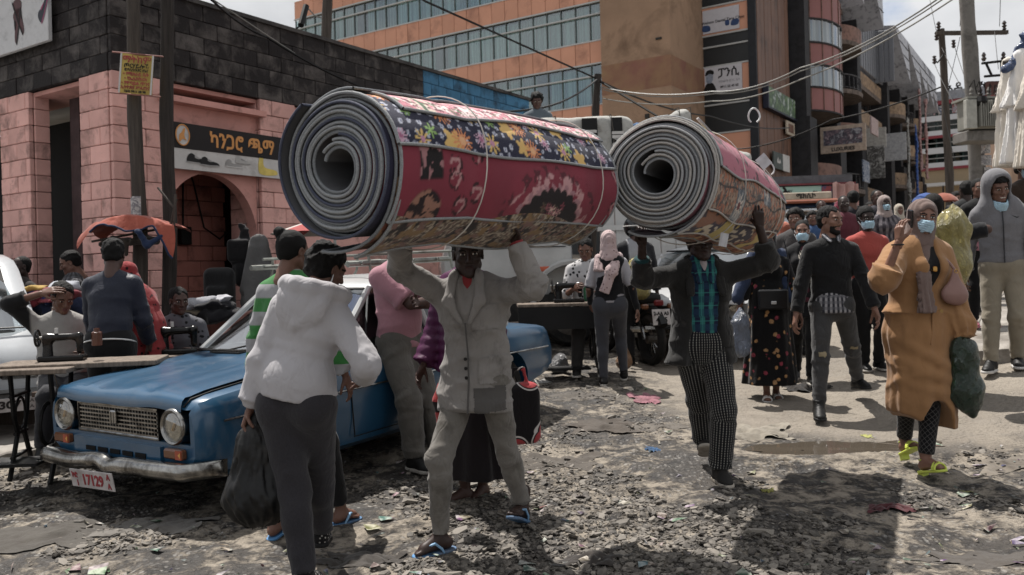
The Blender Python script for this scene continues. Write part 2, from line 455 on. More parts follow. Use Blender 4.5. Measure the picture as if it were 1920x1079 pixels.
def surfnet(D,lo,h):
 S=D<0
 c=np.zeros(tuple(n-1 for n in D.shape),np.int8)
 for i in(0,1):
  for j in(0,1):
   for k in(0,1):
    c+=S[i:D.shape[0]-1+i,j:D.shape[1]-1+j,k:D.shape[2]-1+k]
 act=(c>0)&(c<8)
 I=np.argwhere(act);n=len(I)
 idx=np.full(act.shape,-1,np.int32);idx[act]=np.arange(n)
 pos=np.zeros((n,3),f32);cnt=np.zeros(n,f32)
 Df=D.ravel();st=np.array([D.shape[1]*D.shape[2],D.shape[2],1])
 base=I@st
 for ax in range(3):
  o=[a for a in range(3)if a!=ax]
  for p in(0,1):
   for q in(0,1):
    off=np.zeros(3,int);off[o[0]]=p;off[o[1]]=q
    i0=base+off@st;d0=Df[i0];d1=Df[i0+st[ax]]
    w=(d0<0)!=(d1<0)
    t=np.where(w,d0/np.where(w,d0-d1,1),0)
    P=np.tile(off.astype(f32),(n,1));P[:,ax]+=t
    pos+=P*w[:,None];cnt+=w
 V=(lo+h*(I+pos/np.maximum(cnt,1)[:,None])).astype(f32)
 qs=[]
 for ax in range(3):
  b,d=[(1,2),(2,0),(0,1)][ax]
  sl0=[slice(None)]*3;sl1=[slice(None)]*3;sl0[ax]=slice(0,-1);sl1[ax]=slice(1,None)
  w=S[tuple(sl0)]!=S[tuple(sl1)]
  E=np.argwhere(w)
  ok=(E[:,b]>0)&(E[:,d]>0)&(E[:,b]<D.shape[b]-1)&(E[:,d]<D.shape[d]-1)
  E=E[ok]
  inside=S[tuple(E.T)]
  def cell(db,dd):
   K=E.copy();K[:,b]-=db;K[:,d]-=dd;return idx[tuple(K.T)]
  q=np.stack([cell(1,1),cell(0,1),cell(0,0),cell(1,0)],1)
  q[~inside]=q[~inside][:,::-1]
  qs.append(q)
 Q=np.concatenate(qs);Q=Q[(Q>=0).all(1)]
 return V,Q
def xf(V,M):
 A=np.array(M,f32);return V@A[:3,:3].T+A[:3,3]
# ================================================================== PEOPLE: bodies
def skin_mat(name,c):
 if name in _M:return _M[name]
 g=G(name);o=g.obj();c=C3(c)
 f=g.ramp(g.noise(o,14,5,0.6),0.3,0.7)
 cc=g.mix(f,tuple(x*0.86 for x in c),tuple(x*1.14 for x in c))
 nb=g.bump(g.noise(o,160,3,0.6),0.12,0.002)
 _M[name]=g.fin(cc,0.52,0,nb,0.35,Subsurface_Weight=0.05,Subsurface_Radius=(0.01,0.004,0.002))
 return _M[name]
SK={'dark':'#4a3128','mid':'#6b4838','warm':'#7d5643','deep':'#33221c'}
def skins(tone):
 lip={'dark':'#4d2f2a','mid':'#6e4540','warm':'#85524a','deep':'#38231f'}[tone]
 return[skin_mat('skin '+tone,SK[tone]),mat('lips '+tone,lip,0.45,var=0.1,bump=0.1),mat('brow hair','#0d0a09',0.8,bump=0.3),mat('eye white','#c9c0b4',0.25,var=0.05,bump=0,spec=0.5),mat('iris','#120b08',0.15,var=0,bump=0,spec=0.6),mat('teeth','#cfc8b8',0.35,var=0.05,bump=0)]
_HEADS={}
def head_geo(sex,h,smile=False,shut=False,beard=False):
 """head and neck in head space: x to its left ear? no - x right, y forward, z up, origin between the ears; V, Q, slots"""
 key=(sex,h,smile,shut,beard)
 if key in _HEADS:return _HEADS[key]
 w=1.0 if sex=='m' else 0.95
 s=SDF()
 s.ell((0,-0.014,0.032),(0.075*w,0.098,0.086))
 s.ell((0,0.026,-0.040),(0.059*w,0.060,0.076),k=0.03)
 s.cap((0.050*w,0.0,-0.060),(0.012,0.066,-0.099),0.019,0.016,k=0.03);s.cap((-0.050*w,0.0,-0.060),(-0.012,0.066,-0.099),0.019,0.016,k=0.03)
 s.ell((0,0.074,-0.099),(0.020,0.018,0.017),k=0.02)
 for q in(-1,1):
  s.ell((q*0.043,0.060,-0.022),(0.022,0.020,0.018),k=0.02)
  s.ell((q*0.078*w,-0.006,-0.004),(0.010,0.019,0.031),k=0.006)
  s.ell((q*0.083*w,-0.001,-0.003),(0.006,0.010,0.019),k=0.006,op=-1)
 s.cap((-0.038,0.074,0.025),(0.038,0.074,0.025),0.013,k=0.02)
 for q in(-1,1):s.ell((q*0.032,0.092,0.005),(0.020,0.015,0.012),k=0.014,op=-1)
 for q in(-1,1):s.ell((q*0.032,0.073,0.005),(0.0155,0.014,0.0125),k=0.004)
 s.cap((0,0.084,0.018),(0,0.106,-0.030),0.0075,0.0125,k=0.012)
 for q in(-1,1):s.ell((q*0.013,0.094,-0.035),(0.0095,0.011,0.008),k=0.006)
 wl_=0.027 if not smile else 0.033
 s.ell((0,0.081,-0.0615),(wl_,0.0135,0.0065),k=0.007);s.ell((0,0.079,-0.0735),(wl_*0.85,0.0135,0.0078),k=0.007)
 s.ell((0,0.096,-0.0672),(wl_*0.95,0.010,0.0016 if not smile else 0.004),k=0.003,op=-1)
 s.cap((0,-0.022,-0.055),(0,-0.045,-0.200),0.054*w,0.060*w,k=0.03)
 V,Q=s.net(h);V=relax(V,Q,1,0.4)
 c=V[Q].mean(1);mi=np.zeros(len(Q),int)
 def inside(ce,rr):return(((c-V3(ce))/V3(rr))**2).sum(1)<1
 mi[inside((0,0.092,-0.0615),(wl_+.001,0.02,0.0068))|inside((0,0.09,-0.0735),(wl_*.88,0.02,0.0085))]=1
 if smile:mi[inside((0,0.088,-0.0672),(wl_*.8,0.02,0.0042))]=5
 for q in(-1,1):
  x=(c[:,0]*q-0.033)/0.021
  mi[(np.abs(x)<1)&(np.abs(c[:,2]-(0.026-0.006*x*x))<0.0042)&(c[:,1]>0.05)]=2
  if not shut:
   ey=(np.abs(c[:,0]*q-0.032)/0.0135)**2+((c[:,2]-0.005)/0.0066)**2<1
   ey&=c[:,1]>0.06
   mi[ey]=3
   mi[ey&(np.abs(c[:,0]*q-0.032)<0.0064)]=4
  lid=(np.abs(c[:,0]*q-0.032)<0.0155)&(np.abs(c[:,2]-(0.0125 if not shut else 0.0005))<0.0028)&(c[:,1]>0.06)
  if sex=='f' or shut:mi[lid&(mi==0)]=2
 if beard:
  b=(c[:,2]<-0.050)&(c[:,2]>-0.135)&(c[:,1]>0.012)&(mi==0)&(c[:,1]>0.09+(c[:,2]+0.1)*0.2-0.055)
  b&=~inside((0,0.09,-0.067),(0.036,0.04,0.016))
  mi[b]=2
 _HEADS[key]=(V,Q,mi);return _HEADS[key]
_HANDS={}
def hand_geo(kind,h):
 """left hand space: z along the fingers from the wrist, y out of the back of the hand, x towards the thumb"""
 if(kind,h)in _HANDS:return _HANDS[(kind,h)]
 curl,spread,th={'relax':(0.42,0.07,0.3),'grip':(1.25,0.02,1.0),'flat':(0.08,0.10,0.1),'hold':(0.85,0.04,0.75),'fist':(1.5,0.0,1.25),'phone':(0.62,0.10,0.8),'cup':(0.3,0.12,0.3)}[kind]
 s=SDF()
 s.cap((0,0,-0.035),(0,0,0.012),0.0255,0.025,sq=((0,1,0),0.72),k=0.012)
 base=[(0.028,0.088),(0.0095,0.092),(-0.0095,0.088),(-0.027,0.080)]
 lens=[(0.040,0.024,0.019),(0.044,0.028,0.020),(0.041,0.026,0.020),(0.032,0.020,0.017)]
 for i,(bx_,bz)in enumerate(base):
  s.cap((bx_*0.55,0,0.01),(bx_,0.002,bz),0.0150,0.0110,k=0.012)
  p=Vector((bx_,0.001,bz));a=0.0;sx=(1.5-i)*spread
  for j,L in enumerate(lens[i]):
   a+=curl*(0.75 if j==0 else 1.0)*(1+0.10*(i-1.5))*(1+.06*math.sin(i*2.3))
   d=Vector((sx*math.cos(a),-math.sin(a),math.cos(a))).normalized()
   q=p+d*L;r0=(0.0092,0.0083,0.0075)[j]*(0.9 if i==3 else 1);s.cap(p,q,r0,r0*0.90,k=0.003);p=q
 p=Vector((0.020,-0.006,0.018));d=Vector((0.72,-0.25-0.25*th,0.62)).normalized()
 q=p+d*0.036;s.cap(p,q,0.0155,0.0115,k=0.012)
 d2=(d+Vector((-0.55*th,-0.5*th,0.35))).normalized();q2=q+d2*0.032;s.cap(q,q2,0.0105,0.0095,k=0.004)
 d3=(d2+Vector((-0.5*th,-0.35*th,0.2))).normalized();s.cap(q2,q2+d3*0.024,0.0092,0.0078,k=0.003)
 V,Q=s.net(h);_HANDS[(kind,h)]=(V,Q);return V,Q
_FEET={}
def foot_geo(h):
 """bare left foot: y forward from under the ankle, z up, sole at 0, x inward (big toe)"""
 if h in _FEET:return _FEET[h]
 s=SDF()
 s.ell((0,-0.038,0.032),(0.031,0.036,0.033),k=0.02)
 s.cap((0,-0.02,0.034),(0.006,0.10,0.024),0.033,0.030,sq=((0,0,1),0.78),k=0.02)
 s.cap((0,-0.004,0.05),(0,-0.004,0.16),0.034,0.037,k=0.03)
 s.cap((0.004,0.02,0.062),(0.004,0.085,0.036),0.030,0.022,k=0.025)
 for x,y,r,L in((0.026,0.125,0.0125,0.036),(0.008,0.132,0.0088,0.026),(-0.007,0.126,0.0084,0.024),(-0.020,0.117,0.0080,0.021),(-0.032,0.106,0.0076,0.018)):
  s.cap((x*0.9,y-0.035,0.020),(x,y,0.014),r*1.15,r,k=0.008);s.cap((x,y,0.014),(x,y+L*0.55,0.011),r,r*0.95,k=0.003)
 s.clip((0,0,0.001),(0,0,-1))
 V,Q=s.net(h);_FEET[h]=(V,Q);return V,Q
def ik(a,t,l1,l2,pole):
 a,t=Vector(a),Vector(t);d=t-a;L=min(d.length,(l1+l2)*0.9985);L=max(L,abs(l1-l2)*1.02)
 u=d.normalized();t=a+u*L
 x=(l1*l1-l2*l2+L*L)/(2*L);y=math.sqrt(max(l1*l1-x*x,0))
 p=Vector(pole);p=p-u*p.dot(u)
 p=p.normalized()if p.length>1e-6 else u.orthogonal()
 return a+u*x+p*y,t
class Person:
 """a posed skeleton in the person's own space: x right, y forward, z up; lengths for a height of 1.75 scaled by S"""
 def __init__(P,label,cat,loc,yaw,H=1.75,sex='m',group=None,h=0.013,tone='dark',pelvis=(0,0,0.95),lean=(0,0),twist=0,hips=0,sh_tilt=0,head=(0,0,0),hoff=(0,0,0),footL=(-0.10,0.0,0.0,8,0),footR=(0.10,0.0,0.0,8,0),kneeL=(0,1,0),kneeR=(0,1,0),handL=(-0.30,0.06,0.82),handR=(0.30,0.06,0.82),elbL=(-0.35,-1,-0.1),elbR=(0.35,-1,-0.1),world=False,name='person',wide=1.0,**kw):
  P.S=S=H/1.75;P.sex,P.h,P.tone,P.w=sex,h,tone,wide
  P.root=empty(name,loc,R(yaw),label,cat,group)
  P.Mw=T(*loc)@RZ(R(yaw));P.Mi=P.Mw.inverted()
  v=lambda p:Vector(p[:3])*S
  J=P.J={}
  J['pel']=v(pelvis);up=Vector((lean[0],lean[1],1)).normalized();P.up=up
  tz=R(twist);rt=Vector((math.cos(tz),math.sin(tz),math.tan(R(sh_tilt))));rt=(rt-up*rt.dot(up)).normalized();P.rt=rt;P.fw=up.cross(rt)
  hz=R(hips);hr=Vector((math.cos(hz),math.sin(hz),0));P.hr=hr;P.hf=Vector((-math.sin(hz),math.cos(hz),0))
  hw=0.088 if sex=='m' else 0.095;sw=(0.172 if sex=='m' else 0.150)*(0.5+0.5*wide)
  J['hipL']=J['pel']-hr*hw*S+Vector((0,0,-0.035*S));J['hipR']=J['pel']+hr*hw*S+Vector((0,0,-0.035*S))
  um=(up+Vector((0,0,0.8))).normalized()
  J['wst']=J['pel']+um*0.14*S;J['chs']=J['wst']+up*0.22*S;J['nek']=J['chs']+up*0.165*S
  J['shL']=J['nek']-rt*sw*S-up*0.078*S;J['shR']=J['nek']+rt*sw*S-up*0.078*S
  hy,hp,hrr=(R(a)for a in head)
  P.HM=Matrix.Rotation(tz+hy,4,'Z')@RX(hp)@RY(hrr)
  hu=(P.HM.to_3x3()@Vector((0,0,1)))
  J['hd']=J['nek']+(up*0.075+hu*0.095)*S+Vector(hoff)*S
  hs=1.0 if sex=='m' else 0.96
  P.HT=T(*J['hd'])@P.HM@Matrix.Scale(S*hs,4)
  P.hgeo=kw
  for q,f,kn in(('L',footL,kneeL),('R',footR,kneeR)):
   f=tuple(f)+(0,)*(5-len(f))
   if 'foot'+q+'w' in kw:
    p=P.Mi@Vector(kw['foot'+q+'w']);w_=kw['foot'+q+'w'];zz=float(gz(w_[0],w_[1]))-loc[2]+.11*abs(math.sin(R(f[4])));f=(p.x/S,p.y/S,zz/S,f[3],f[4])
   yw=R(f[3])*(1 if q=='L' else-1)+hz;FM=RZ(yw)@RX(R(-f[4]))
   ank=v(f)+FM.to_3x3()@Vector((0,0,0.075*S));
   kn=Vector(kn);
   J['kn'+q],J['an'+q]=ik(J['hip'+q],ank,0.435*S,0.415*S,(P.hf*kn.y+P.hr*kn.x+Vector((0,0,kn.z))))
   fp=J['an'+q]-FM.to_3x3()@Vector((0,0,0.075*S))
   J['F'+q]=T(*fp)@FM@Matrix.Scale(S*(1.0 if sex=='m' else 0.93),4)
  for q,t,e in(('L',handL,elbL),('R',handR,elbR)):
   t=v(t)
   if 'hand'+q+'w' in kw:t=P.Mi@Vector(kw['hand'+q+'w'])
   J['el'+q],J['wr'+q]=ik(J['sh'+q],t,0.295*S,0.255*S,e)
  P.hand=kw.get('hand',('relax','relax'));P.palm=kw.get('palm',(None,None));P.hdir=kw.get('hdir',(None,None))
 def w2l(P,p):return P.Mi@Vector(p)
 def handM(P,q):
  S=P.S;i=0 if q=='L' else 1;J=P.J
  z=P.hdir[i];z=Vector(z).normalized()if z is not None else(J['wr'+q]-J['el'+q]).normalized()
  sx=1 if q=='L' else-1
  n=P.palm[i]
  if n is None:n=P.rt*sx
  n=Vector(n);y=-(n-z*n.dot(z)).normalized();x=y.cross(z)
  M=Matrix(((x.x,y.x,z.x,0),(x.y,y.y,z.y,0),(x.z,y.z,z.z,0),(0,0,0,1)))
  if q=='R':M=M@Matrix.Diagonal((-1,1,1,1))
  o=J['wr'+q];k=S*(1.0 if P.sex=='m' else 0.92)
  return T(*o)@M@Matrix.Scale(k,4)
 def body(P,fine=None,arms='',feet='',legs=False,smile=False,shut=False,beard=False,hair_only=False,hands='LR',bare=''):
  """skin: head and neck, arms, hands, feet, and the trunk that the clothes hide, in one mesh"""
  J,S,h=P.J,P.S,P.h;fine=fine or h
  VS,QS,MS,n=[],[],[],0
  def add(V,Q,mi=None,flip=False):
   nonlocal n
   VS.append(V);QS.append((Q[:,::-1]if flip else Q)+n);MS.append(np.zeros(len(Q),int)if mi is None else mi);n+=len(V)
  V,Q,mi=head_geo(P.sex,{0:0.0055,1:0.008,2:0.013}[0 if fine<0.014 else 1 if fine<0.02 else 2],smile,shut,beard);add(xf(V,P.HT),Q,mi)
  s=SDF();r=1.0 if P.sex=='m' else 0.88
  s.cap(J['pel'],J['wst'],0.115*S,0.105*S,sq=(P.fw,0.75));s.cap(J['wst'],J['chs'],0.11*S,0.125*S,sq=(P.fw,0.75),k=.04)
  s.cap(J['chs'],J['nek']-P.up*.06*S,0.125*S,0.075*S,sq=(P.fw,0.7),k=.04)
  s.cap(J['nek']-P.up*0.03*S,J['nek']+(J['hd']-J['nek'])*0.55,0.058*S*r,0.053*S*r,k=0.04)
  for q in 'LR':
   s.cap(J['nek']-P.up*.03*S,J['sh'+q],0.042*S,0.048*S,k=0.03)
   s.cap(J['sh'+q],J['el'+q],0.046*S*r,0.038*S*r,k=0.03);s.cap(J['el'+q],J['wr'+q],0.038*S*r,0.026*S*r,k=0.015)
   s.cap(J['hip'+q],J['kn'+q],0.075*S,0.05*S,k=0.03);s.cap(J['kn'+q],J['an'+q],0.048*S,0.033*S,k=0.02)
   s.ell(J['kn'+q]*0.72+J['an'+q]*0.28-P.hf*0.02*S,(0.045*S,0.045*S,0.09*S),k=0.03)
  V,Q=s.net(max(h,0.011)if arms else max(h*1.3,0.016));add(V,Q)
  hh=0.0042 if fine<0.014 else 0.006 if fine<0.02 else 0.009
  for q in hands:
   V,Q=hand_geo(P.hand[0 if q=='L' else 1],hh);add(xf(V,P.handM(q)),Q,None,q=='R')
  for q in feet:
   V,Q=foot_geo(0.005 if fine<0.014 else 0.009)
   V=V*np.array([1 if q=='L' else-1,1,1],f32);add(xf(V,J['F'+q]),Q,None,q=='R')
  me=mesh_np('body',np.concatenate(VS),np.concatenate(QS),True,np.concatenate(MS))
  return link('body',me,skins(P.tone),P.root)
 def put(P,s,name,m,h=None,limb=True,label=None,smooth=1):
  o=link(name,s.mesh(name,h or P.h,limb,smooth),m,P.root)
  if label:o['label']=label
  return o
 def torso(P,s,g=0.0,hem=None,w=1.0,fold=0.012,bust=None,belly=0.0,seed=1.0):
  J,S=P.J,P.S;f=P.sex=='f';sq=(P.fw,0.70);w=w*P.w
  a=lambda r:(r*w+g)*S
  F=lambda fr,sd,wh:(fold,fr,seed+sd,wh)
  hem=hem or J['pel']-Vector((0,0,0.05*S));w0=0.012
  s.cap(hem,J['wst'],a((0.158 if not f else 0.166)+w0),a(0.140 if not f else 0.130),sq=sq,k=0.05,fa=True,fold=F(15,0.3,'u'))
  s.cap(J['wst'],J['chs'],a(0.140 if not f else 0.130),a(0.158 if not f else 0.142),sq=sq,k=0.05,fold=F(11,1.1,'u'))
  s.cap(J['chs'],J['nek']-P.up*0.085*S,a(0.158 if not f else 0.142),a(0.118),sq=sq,k=0.05,fold=F(8,2.1,'s'))
  for q in 'LR':
   s.cap(J['nek']-P.up*0.035*S,J['sh'+q]-P.rt*(0.012 if q=='R' else-0.012),a(0.044),a(0.050),k=0.05)
  if belly:s.ell(J['wst']+P.fw*0.05*S,(0.13*S,(0.09+belly)*S,0.13*S),k=0.06)
  if f if bust is None else bust:
   for q in(-1,1):s.ell(J['chs']+P.fw*(0.085+g)*S+P.rt*q*0.065*S+P.up*0.01*S,(0.062*S,0.058*S,0.06*S),k=0.05)
  return s
 def sleeve(P,s,q,end=1.0,g=0.0,r=(0.055,0.050,0.042),fold=0.014,seed=1.0,puff=None):
  """end: 0..1 runs down the upper arm, 1..2 down the forearm"""
  J,S=P.J,P.S;a=lambda x:(x+g)*S
  e=min(end,1.0);p=J['sh'+q].lerp(J['el'+q],e)
  s.cap(J['sh'+q],p,a(r[0]),a(r[0]+(r[1]-r[0])*e),k=0.016,fb=end<=1,fold=(fold,16,seed,'e'))
  if end>1:
   e=end-1;p2=J['el'+q].lerp(J['wr'+q],e)
   s.cap(J['el'+q],p2,a(r[1]),a(r[1]+(r[2]-r[1])*e),k=0.02,fb=True,fold=(fold,19,seed+2,'b'))
  return s
 def trousers(P,name,m,g=0.0,r=(0.092,0.068,0.055),end=0.97,fold=0.015,seed=1.0,top=0.085,butt=0.0,h=None,label=None,stack=1.0):
  J,S=P.J,P.S;s=SDF();f=P.sex=='f';a=lambda x:(x+g)*S
  s.cap(J['hipL'].lerp(J['hipR'],0.1)+Vector((0,0,0.03*S)),J['hipR'].lerp(J['hipL'],0.1)+Vector((0,0,0.03*S)),a(0.098),sq=(P.hf,1.05),k=0.03)
  tp=J['pel']+(J['wst']-J['pel']).normalized()*top*S
  s.cap(J['pel'],tp,a(0.150 if not f else 0.158),a(0.135 if not f else 0.128),sq=(P.hf,0.72),k=0.04,fb=True)
  for i,q in enumerate('LR'):
   if f or butt:s.ell(J['hip'+q]-P.hf*(0.045+butt)*S+Vector((0,0,0.005)),(0.088*S,0.078*S,0.10*S),k=0.04)
   an=J['kn'+q].lerp(J['an'+q],end)
   s.cap(J['hip'+q],J['kn'+q],a(r[0]),a(r[1]),k=0.04,fold=(fold,9,seed+i*1.3,'b'))
   s.cap(J['kn'+q],an,a(r[1]),a(r[2]),k=0.025,fb=True,fold=(fold*stack,17,seed+2+i,'b'))
   s.ell(J['kn'+q].lerp(J['an'+q],0.3)-P.hf*0.014*S,(a(r[1]*0.85),a(r[1]*0.85),0.10*S),k=0.03)
  s.clip(tp,P.up*1.0)
  return P.put(s,name,m,h,True,label)
 def hair(P,kind='short',m=None,h=None):
  s=SDF();m=m or mat('black hair','#0b0908',0.75,var=0.3,bump=1.0,bsc=260,bd=0.006,spec=0.25)
  L={'buzz':(0.004,60,0.0015),'short':(0.011,95,0.006),'afro':(0.030,75,0.011),'curly':(0.022,70,0.013),'pulled':(0.010,90,0.002),'grey':(0.016,70,0.003)}[kind]
  f=0.95 if P.sex=='f' else 1.0
  s.ell((0,-0.029,0.038),(0.0755*f+L[0],0.094+L[0],0.085+L[0]*1.1),lump=(L[2],L[1],1.3))
  s.ell((0,-0.055,-0.01),(0.062*f+L[0]*.8,0.052+L[0],0.075),lump=(L[2],L[1],2.3),k=0.02)
  if kind=='pulled':
   s.ell((-0.035,-0.105,0.098),(0.038,0.038,0.036),lump=(0.006,90,2.0),k=0.008)
  s.box((0,0.115,-0.055),(0.10,0.078,0.115),0.02,k=0.012,op=-1)
  for q in(-1,1):s.ell((q*0.085,0.012,-0.01),(0.03,0.03,0.04),k=0.01,op=-1)
  s.clip((0,-0.05,-0.075),(0,-0.25,-1))
  hh=h or(0.0065 if P.h<0.014 else 0.009 if P.h<0.02 else 0.014)
  V,Q=s.net(hh);me=mesh_np('hair',xf(V,P.HT),Q)
  return link('hair',me,m,P.root)
 def mask(P,chin=False):
  s=SDF();dz=-0.088 if chin else 0.0
  def pl(D,Xc,Yc,Zc):return np.maximum(D+0.0012*np.sin((Zc-0.3*np.abs(Xc))*420),-(D+0.006))
  s.ell((0,0.034,-0.052+dz),(0.066,0.078,0.082));s.cap((0,0.085,0.0+dz),(0,0.108,-0.032+dz),0.014,0.019,k=0.03);s.cap((0,0.10,-0.04+dz),(0,0.088,-0.10+dz),0.02,0.02,k=0.03)
  s.clip((0,0,-0.003+dz),(0,0.12,1));s.clip((0,0.05,-0.113+dz),(0,0.25,-1));s.clip((0,0.012,0),(0,-1,0))
  s.post=pl
  V,Q=s.net(0.005 if P.h<0.016 else 0.009);me=mesh_np('face_mask',xf(V,P.HT),Q)
  o=link('face_mask',me,cloth('mask blue','#9fc3d6',0.05,sheen=0.0,bump=0.15),P.root)
  b=MB()
  for q in(-1,1):
   for z in(-0.02,-0.095):b.tube([P.HT@Vector((q*0.058,0.05,z+dz)),P.HT@Vector((q*0.073,0.025,z*0.6+dz)),P.HT@Vector((q*0.086,-0.012,0.018 if z>-0.05 else-0.028))],0.0015,4)
  b.build('ear_loop',mat('white elastic','#d8dadd',0.8,bump=0),o)
  return o
 def hijab(P,m,tail=True,h=None,over=0.0):
  """headscarf wound round the head, open at the face, falling on the shoulders"""
  J,S=P.J,P.S;s=SDF();k=S*0.96
  def W(p):return P.HT@Vector(p)
  Rm=P.HM.to_3x3()
  s.ell(W((0,-0.014,0.028)),(0.092*k,0.112*k,0.104*k),Rm,k=0.02)
  s.ell(W((0,0.0,-0.055)),(0.088*k,0.094*k,0.10*k),Rm,k=0.03)
  s.cap(W((0,-0.01,-0.09)),J['nek']-P.up*0.01,0.085*k,0.105*k,k=0.04,fold=(0.010,26,1.0,'u'))
  for q in 'LR':s.cap(J['nek'],J['sh'+q].lerp(J['nek'],0.35)-P.up*0.01,0.085*k,0.055*k,k=0.05,fold=(0.009,22,2.0,'u'))
  def pl(D,Xc,Yc,Zc):
   a=V3(J['hd']);x,y,z=Xc-a[0],Yc-a[1],Zc-a[2]
   f_=V3(P.HM.to_3x3()@Vector((0,1,0)));fy=x*f_[0]+y*f_[1]+z*f_[2]
   return D-0.0035*np.sin(fy*190+z*75+1.5*np.sin(z*30))*(0.4+0.6*(z>-0.4))
  s.post=pl
  s.ell(W((0,0.105,-0.022)),(0.056*k,0.085*k,0.090*k),Rm,k=0.012,op=-1)
  V,Q=s.net(h or min(P.h,0.009));V=relax(V,Q,1)
  return link('headscarf',mesh_np('headscarf',V,Q),m,P.root)
 def shoe(P,q,kind='sneaker',m=None,ms=None,label=None):
  J=P.J;F=J['F'+q];h=0.006 if P.h<0.015 else 0.010
  s=SDF();x=1 if q=='L' else-1
  z0=0.022
  s.cap((0,-0.035,0.045),(0.004*x,0.085,0.040),0.043,0.042,sq=((0,0,1),0.9),k=0.03)
  s.ell((0.004*x,0.125,0.032),(0.044,0.062,0.030),k=0.03)
  s.cap((0,-0.018,0.06),(0,-0.008,0.15 if kind=='boot' else 0.105),0.046,0.050 if kind=='boot' else 0.046,k=0.03,fb=True)
  s.cap((0,0.03,0.085),(0.003*x,0.10,0.05),0.032,0.026,k=0.03,fold=(0.003,60,1.0,'u'))
  s.clip((0,0,z0),(0,0,-1))
  V,Q=s.net(h);up_=link('shoe',mesh_np('shoe',xf(V,F),Q),m or mat('black shoe','#141312',0.55,bump=0.2),P.root)
  if label:up_['label']=label
  b=SDF()
  b.cap((0,-0.042,0.014),(0.004*x,0.12,0.012),0.047,0.048,k=0.01);b.ell((0.004*x,0.13,0.012),(0.048,0.062,0.03),k=0.02)
  b.clip((0,0,z0+0.006),(0,0,1));b.clip((0,0,0.001),(0,0,-1))
  V,Q=b.net(h);link('sole',mesh_np('sole',xf(V,F),Q),ms or mat('white rubber','#b9b4aa',0.7,dirt='#5a5048',dirt_amt=0.6),up_)
  if P.h<0.016:
   l=MB()
   for i in range(5):y=0.035+i*0.013;zz=0.112-i*0.0085;l.tube([F@Vector((-0.02,y,zz-.004)),F@Vector((0,y+.003,zz+.004)),F@Vector((0.02,y,zz-.004))],0.0028*P.S,5)
   l.build('lace',ms or mat('white rubber','#b9b4aa'),up_)
  return up_
 def sandal(P,q,kind,m,ms):
  """sole and straps under a bare foot: flip flop or heeled strap sandal"""
  F=P.J['F'+q]@T(0,0,-0.012);x=1 if q=='L' else-1;h=0.006
  b=SDF();b.cap((0,-0.05,0.006),(0.002*x,0.115,0.006),0.040,0.047,k=0.02);b.clip((0,0,0.012),(0,0,1));b.clip((0,0,-0.006),(0,0,-1))
  V,Q=b.net(0.005);sole=link('sandal',mesh_np('sandal',xf(V,F),Q),ms,P.root)
  t=MB()
  if kind=='flipflop':
   for sx in(-1,1):
    t.tube([F@Vector((0.014*x,0.112,0.016)),F@Vector((0.010*x+sx*0.014,0.088,0.052)),F@Vector((sx*0.036,0.045,0.062)),F@Vector((sx*0.045,0.012,0.03)),F@Vector((sx*0.042,-0.002,0.006))],[0.005,0.007,0.008,0.007,0.005],6)
  else:
   for y,zt in((0.095,0.050),(0.115,0.042)):
    pts=[F@Vector((0.047*math.cos(a)*1.02,y,0.012+zt*math.sin(a)))for a in np.linspace(0,math.pi,9)]
    t.tube(pts,0.0085,6)
   t.tube([F@Vector((0.034*math.sin(a),-0.012-0.045*math.cos(a),0.085))for a in np.linspace(-2.2,2.2,9)],0.005,6)
   t.box((0,0,0),(0.05,0.05,0.05),M=F@T(0,-0.055,-0.02)@Matrix.Diagonal((1,1,0.9,1)))
  t.build('strap',m,sole,smooth=True,ang=60)
  return sole
def skirt(P,s,a,b,ra,rb,n=7,amp=0.02,sd=1.0,sq=0.75,k=0.05):
 s.cap(a,b,ra,rb,sq=(P.hf,sq),k=k,fb=True,vf=(amp,n,sd));return s
# ================================================================== GROUND
def vnoise(x,y,f,sd=0,oct=4,g=0.5):
 r=np.random.default_rng(sd);tab=r.random((256,256)).astype(f32)
 out=0;a=1.0;tot=0
 for o in range(oct):
  u,v=x*f+37.1*o+sd,y*f+11.7*o-sd
  i,j=np.floor(u).astype(int),np.floor(v).astype(int);p,q=u-i,v-j
  p,q=p*p*(3-2*p),q*q*(3-2*q)
  t=lambda a_,b_:tab[a_&255,b_&255]
  out=out+a*((t(i,j)*(1-p)+t(i+1,j)*p)*(1-q)+(t(i,j+1)*(1-p)+t(i+1,j+1)*p)*q)
  tot+=a;a*=g;f*=2.03
 return out/tot
def dusty(x,y):
 """1 on the trodden earth of the walkway, 0 on the rubble"""
 b=1.55+(vnoise(x,y,0.6,4)-0.5)*2.4+np.clip(8.0-y,0,9)*0.05
 t=np.clip((x-b)/0.8,0,1)*np.clip((y-6.25-(vnoise(x,y,.9,9)-.5)*1.2+0.10*(x-2))/0.5,0,1)
 return np.maximum(t,np.clip((y-12.5)/3,0,1))
def relief(x,y):
 rough=1-0.75*dusty(x,y)
 fade=np.clip((26-y)/12,0,1)
 ridge=1-np.abs(vnoise(x,y,2.6,21,4)-0.5)*2
 r=(vnoise(x,y,1.1,1,5)-0.5)*0.075+(ridge-0.8)*0.055+(vnoise(x,y,9,2,3)-0.5)*0.034+(vnoise(x,y,30,3,2)-0.5)*0.012
 return r*rough*fade
def graded(a,b,fine,grow,lim0,lim1):
 c=list(np.arange(a,b+1e-6,fine));s=fine
 while c[-1]<lim1:s*=grow;c.append(c[-1]+s)
 s=fine
 while c[0]>lim0:s*=grow;c.insert(0,c[0]-s)
 return np.array(c)
gx=graded(-5.5,6.5,0.036,1.16,-420,420);gy=graded(2.0,10.5,0.036,1.10,-40,700)
GX,GY=np.meshgrid(gx,gy,indexing='ij')
